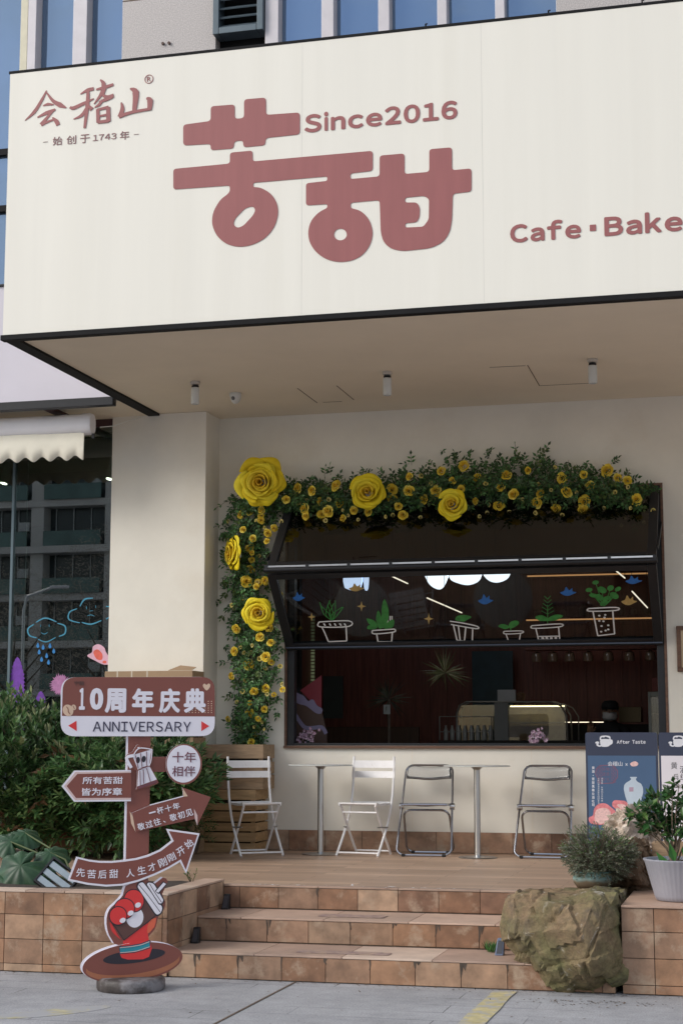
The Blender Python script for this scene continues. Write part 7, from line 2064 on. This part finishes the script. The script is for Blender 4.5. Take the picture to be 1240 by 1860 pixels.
# ---- person behind the counter: black cap, white mask, dark clothes, one forearm raised
def person():
    YP_ = 17.95; s_ = (Vector((0,YP_,0))-EYE).length/FPX
    hd = P_y(1108, 1294, YP_); X = hd.x; Zf = .36; top = hd.z + .125; H = top - Zf
    root = thing('person', 'person in a black cap, white face mask and dark clothes behind the counter', 'person', (X, YP_, Zf))
    V = []; Ed = []; Rr = []
    def n(x, y, z, r, p=None):
        V.append((x, y, z)); Rr.append(r if isinstance(r, tuple) else (r, r)); i = len(V)-1
        if p is not None: Ed.append((p, i))
        return i
    hs = H/1.62
    pel = n(0,0,.86*hs,(.15,.105)); wa = n(0,-.01,1.0*hs,(.130,.095),pel); ch = n(0,-.02,1.18*hs,(.155,.11),wa); sh_ = n(0,-.02,1.30*hs,(.10,.08),ch); nk = n(0,-.03,1.38*hs,.052,sh_)
    n(0,-.035,1.42*hs,.05,nk)
    for sx in (-1,1):
        a = n(sx*.16,-.02,1.285*hs,.058,sh_)
        if sx < 0: e = n(sx*.24,-.10,1.06*hs,.043,a); w_ = n(sx*.20,-.30,1.20*hs,.030,e); n(sx*.185,-.36,1.245*hs,.026,w_)
        else: e = n(sx*.23,-.02,1.04*hs,.043,a); w_ = n(sx*.14,-.22,.97*hs,.031,e); n(sx*.11,-.27,.97*hs,.026,w_)
        h_ = n(sx*.095,0,.80*hs,.092,pel); k_ = n(sx*.10,-.02,.45*hs,.062,h_); an = n(sx*.10,.02,.075*hs,.042,k_); n(sx*.105,-.13,.035,.034,an)
    me = bpy.data.meshes.new('body'); me.from_pydata(V, Ed, []); o = bpy.data.objects.new('body', me); sc.collection.objects.link(o); o.parent = root
    md = o.modifiers.new('skin', 'SKIN'); 
    sk = me.skin_vertices[0] if me.skin_vertices else None
    if sk is None:
        bpy.context.view_layer.objects.active = o; bpy.ops.mesh.customdata_skin_add(); sk = me.skin_vertices[0]
    for i, r_i in enumerate(Rr): sk.data[i].radius = r_i
    sk.data[0].use_root = True
    md.use_smooth_shade = True
    ss = o.modifiers.new('sub', 'SUBSURF'); ss.levels = 2; ss.render_levels = 2
    me.materials.append(mat('dark_clothing', (.018,.018,.022), .85, var=.2, vs=9))
    skin = mat('skin', (.42,.25,.17), .5, var=.06, vs=8)
    c_ = (X, YP_-.05, hd.z)
    b = MB(); b.sphere(c_, .074, .092, .108, 22, 16)
    b.sphere((X, YP_-.145, hd.z-.006), .013, .018, .018, 10, 8)
    for sx in (-1,1): b.sphere((X+sx*.074, YP_-.045, hd.z-.004), .010, .018, .028, 10, 8)
    b.build('head', skin, root, smooth=80)
    b = MB()
    for sx in (-1,1): b.sphere((X+sx*.030, YP_-.131, hd.z+.022), .012, .008, .007, 10, 6)
    b.build('eyes', M['bd_black'], root, smooth=True)
    b = MB(); n_ = 12; vs = []
    for i in range(n_+1):
        a = -1.15 + 2.3*i/n_
        for j_, (z, k2) in enumerate(((.000,1.04),(-.022,1.16 if abs(a) < .5 else 1.06),(-.055,1.12),(-.088,.92))):
            vs.append((X+.078*k2*math.sin(a), YP_-.05-.098*k2*math.cos(a)-.004, hd.z+z))
    b.add(vs, [(4*i+j, 4*i+j+1, 4*i+5+j, 4*i+4+j) for i in range(n_) for j in range(3)])
    m_ = b.build('face_mask', mat('white_mask', (.66,.66,.68), .8), root, smooth=80); m_.modifiers.new('t', 'SOLIDIFY').thickness = .003
    b = MB(); b.lathe([(.088,.030),(.094,.055),(.088,.095),(.062,.122),(0,.130)], c=(X,YP_-.045,hd.z), n=28)
    vs = []
    for i in range(13):
        a = -1.0+2.0*i/12; vs += [(X+.088*math.sin(a), YP_-.045-.090*math.cos(a), hd.z+.040), (X+.092*math.sin(a), YP_-.045-.155*math.cos(a*.85), hd.z+.030)]
    b.add(vs, [(2*i,2*i+1,2*i+3,2*i+2) for i in range(12)]); b.build('cap', mat('black_cap', (.012,.012,.014), .8), root, smooth=50)
    b = MB(); b.lathe([(.080,-.05),(.086,0),(.086,.032)], c=(X,YP_-.035,hd.z), n=24); 
    b.v = [v if v[1] > YP_-.05 else (X+(v[0]-X)*1.0, max(v[1], YP_-.05), v[2]) for v in b.v]; b.build('hair', mat('black_hair', (.012,.010,.010), .5), root, smooth=True)
    # hands: palm, four fingers and a thumb
    for (hx, hy, hz, dx, dy, dz) in ((X-.185, YP_-.36, Zf+1.245*hs, .1, -.35, .9), (X+.11, YP_-.27, Zf+.97*hs, -.5, -.85, -.05)):
        d_ = Vector((dx,dy,dz)).normalized(); s2 = d_.cross(Vector((0,1,.2))).normalized(); nn = s2.cross(d_); P0 = Vector((hx,hy,hz)); b = MB()
        b.tube([P0-d_*.02, P0+d_*.03, P0+d_*.075], [.024,.034,.030], 10)
        for q, L_ in ((-1.5,.060),(-.5,.072),(.5,.068),(1.5,.052)):
            r0 = P0 + d_*.072 + s2*q*.016; b.tube([r0, r0+d_*L_*.5-nn*.006, r0+d_*L_*.85-nn*.024, r0+d_*L_*.9-nn*.038], [.009,.0085,.008,.006], 8)
        r0 = P0 + d_*.025 - s2*.028; b.tube([r0, r0-s2*.022+d_*.025-nn*.01, r0-s2*.024+d_*.05-nn*.02], [.011,.010,.007], 8)
        b.build('hand', skin, root, smooth=80)
person()

# spiky hanging air plant and the potted dragon plant
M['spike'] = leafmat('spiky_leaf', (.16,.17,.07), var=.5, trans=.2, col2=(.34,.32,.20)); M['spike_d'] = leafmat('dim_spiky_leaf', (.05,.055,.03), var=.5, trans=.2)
def spiky(c, r_, n, seed, m, root, wd=.012):
    r2 = random.Random(seed); b = MB(); pp=[]; dd=[]; uu=[]; ll=[]
    for i in range(n):
        v = Vector((r2.gauss(0,1), r2.gauss(0,.6), r2.gauss(.1,.8))).normalized(); pp.append(tuple(c)); dd.append(tuple(v)); uu.append((0,-1,.3)); ll.append(r_*r2.uniform(.55,1.1))
    leaves(b, pp, dd, uu, ll, [wd]*n, fold=.15, droop=.18); b.build('blades', m, root)
p = P_y(808,1222,15.2)
t_ = thing('hanging_plant', 'spiky pale green air plant hanging inside the open window', 'plant', p); spiky(p, .27, 60, 5, M['spike'], t_)
b = MB(); b.tube([p, (p.x,p.y,3.949)], .0025, 5); b.build('string', M['black'], t_)
p = P_y(706,1270,15.6)
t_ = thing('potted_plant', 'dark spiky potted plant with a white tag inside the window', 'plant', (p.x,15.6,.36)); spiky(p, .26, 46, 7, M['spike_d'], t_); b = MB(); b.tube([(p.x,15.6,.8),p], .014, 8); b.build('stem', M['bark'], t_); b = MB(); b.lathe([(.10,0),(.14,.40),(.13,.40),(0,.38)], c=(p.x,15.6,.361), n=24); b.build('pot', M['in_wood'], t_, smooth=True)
x0, x1, z0, z1 = rect(697,1280,709,1297,15.5); b = MB(); b.box(x0, x1, 15.48, 15.485, z0, z1); b.build('tag', mat('pale_tag', (.26,.27,.25), .6), t_)
# bunches of pink flowers on the sill
def bunch(px, py, label, seed, n):
    p = P_y(px, py, Y_WALL+.10); r2 = random.Random(seed)
    t = thing('flower_bunch', label, 'flowers', (p.x, p.y, WZ0+.02), 'pink flowers on the window sill'); b = MB(); sv = MB()
    for i in range(n):
        q = Vector((p.x+r2.gauss(0,.045), Y_WALL+.15+r2.gauss(0,.02), p.z+r2.gauss(0,.028))); rr_ = r2.uniform(.008,.018)
        for k in range(6):
            a = k*1.047; leaves(b, [tuple(q)], [(math.cos(a), -.45, math.sin(a))], [(0,-1,0)], [rr_*1.3], [rr_], fold=.1)
        sv.tube([(p.x+(q.x-p.x)*.3, Y_WALL+.15, WZ0+.0225), q], .0016, 4)
    b.build('blossoms', leafmat('pink_blossom', (.50,.30,.42), var=.35, trans=.25, col2=(.72,.60,.68)), t); sv.build('stems', M['vine'], t)
    b = MB(); b.lathe([(.02,0),(.026,.03),(.022,.05),(.016,.05),(0,.04)], c=(p.x,Y_WALL+.15,WZ0+.0225), n=16); b.build('vase', mat('dark_vase', (.03,.03,.035), .2), t, smooth=True)
bunch(556,1338,'bunch of small pink flowers at the left end of the window sill',3,60); bunch(972,1340,'bunch of small pink flowers on the sill before the display case',4,56)
# painted red hat figure on a cut-out at the left end of the opening
Fh = facade(Y_WALL+.42); s4b = 360/1240
def ch_(x, y): return (500 + x*s4b, 1170 + y*s4b)
def qh(*pts): return Fh.pxs([ch_(*p) for p in pts])
hx0, hx1 = qh((112,300))[0][0], qh((322,300))[0][0]
t_ = thing('painted_cutout', 'brown cut-out figure with a red pointed hat inside the left end of the window', 'cut-out', ((hx0+hx1)/2, Y_WALL+.42, .36))
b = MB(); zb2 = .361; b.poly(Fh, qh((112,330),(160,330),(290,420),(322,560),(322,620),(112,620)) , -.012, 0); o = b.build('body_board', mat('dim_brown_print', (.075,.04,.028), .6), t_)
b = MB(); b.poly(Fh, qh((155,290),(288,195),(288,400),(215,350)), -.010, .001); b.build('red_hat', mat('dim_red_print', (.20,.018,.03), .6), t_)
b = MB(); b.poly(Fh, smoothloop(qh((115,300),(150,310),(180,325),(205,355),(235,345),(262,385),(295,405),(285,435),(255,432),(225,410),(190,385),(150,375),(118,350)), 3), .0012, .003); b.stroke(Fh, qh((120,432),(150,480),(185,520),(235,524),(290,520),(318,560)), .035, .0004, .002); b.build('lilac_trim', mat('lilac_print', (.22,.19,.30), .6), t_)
b = MB(); b.box(hx0+.03, hx0+.06, Y_WALL+.435, Y_WALL+.46, .361, 1.9); b.box(hx0-.02, hx0+.12, Y_WALL+.38, Y_WALL+.56, .3605, .375); b.build('support', M['black'], t_)

# ------------------------------------------------------------------ across the street (it shows only in the glass)
M['apt'] = mat('grey_apartment_render', (.58,.55,.53), .8, var=.12, vs=.4)
M['apt_d'] = mat('apartment_window', (.05,.06,.065), .15, var=.3, vs=.5)
M['apt_r'] = mat('balcony_glass', (.10,.17,.16), .2, var=.3, vs=.6)
ap = thing('apartment_block', 'grey apartment block with balconies across the street, mirrored in the shop glass', 'building', (-44, -72, 0))
b = MB(); b.box(-62, -24, -84, -72, 0, 31); b.build('wall', M['apt_d'], ap)
b = MB()
for k in range(10):
    z = 1 + k*3.1; b.box(-62.2, -23.8, -72, -70.4 if k % 2 == 0 else -70.8, z, z+.45)
x = -62
while x < -23: b.box(x, x+.9, -71.99, -70.9, 0, 31); x += 5.2
b.build('floor_slab', M['apt'], ap)
b = MB(); x = -61
while x < -24:
    for k in range(10): b.box(x, x+4.0, -70.7, -70.62, 1.45+k*3.1, 2.45+k*3.1)
    x += 5.2
b.build('balcony_glass', M['apt_r'], ap)
b = MB(); rr = random.Random(2); x = -61
while x < -24:
    for k in range(10):
        for q in range(3): b.box(x+.3+q*1.25, x+.36+q*1.25, -71.98, -71.9, 2.4+k*3.1, 4.1+k*3.1)
        if rr.random() < .5: b.box(x+3.0, x+3.8, -71.98, -71.5, 2.6+k*3.1, 3.2+k*3.1)
    x += 5.2
b.build('window_frame', mat('pale_window_frame', (.55,.56,.56), .5), ap)
M['far_leaf'] = leafmat('dull_street_leaf', (.30,.26,.22), var=.18, trans=.2, rough=.7)
for i, (x, y, h, lb) in enumerate(((-19.5,-20,8.4,'bushy street tree across the road, left one in the shop glass'),(-16,-22,7.8,'bushy street tree across the road, right one in the shop glass'),(-24,-22,7.6,'bushy street tree across the road at the end of the row'))):
    r2 = random.Random(50+i); t = thing('street_tree', lb, 'tree', (x,y,0), 'street trees across the road'); b = MB(); b.tube([(x,y,0),(x+.1,y,1.2),(x,y,2.6),(x+.2,y,4.2)], [.16,.13,.10,.03], 8)
    for k in range(9): a = r2.uniform(0,6.28); b.tube([(x,y,1.8+.2*k),(x+1.2*math.cos(a),y+1.2*math.sin(a),3.0+.25*k)], [.05,.012], 5)
    b.build('trunk', M['bark'], t, smooth=True)
    b = MB(); pp=[]; dd=[]; uu=[]
    for k in range(5200):
        v = Vector((r2.gauss(0,1), r2.gauss(0,1), r2.gauss(0,1))).normalized()*(r2.random()**.4)
        pp.append((x+v.x*2.3, y+v.y*2.3, h*.56+v.z*h*.42)); dd.append((r2.gauss(0,1),r2.gauss(0,1),r2.gauss(0,.7))); uu.append((r2.gauss(0,1),r2.gauss(0,1),1))
    leaves(b, pp, dd, uu, [r2.uniform(.10,.22) for _ in pp], [.022]*len(pp)); b.build('crown', M['far_leaf'], t)
t_ = thing('street_lamp', 'slim street lamp across the road, mirrored in the shop glass', 'street lamp', (-21.2,-17,0)); b = MB(); b.tube([(-21.2,-17,0),(-21.2,-17,5.2),(-21.1,-17,5.6),(-20.3,-17,5.85)], [.07,.05,.045,.04], 8); b.build('pole', M['alu'], t_, smooth=True); b = MB(); b.box(-20.35,-19.8,-17.1,-16.9,5.82,5.9); b.build('lamp_head', M['mull'], t_, bevel=.02)
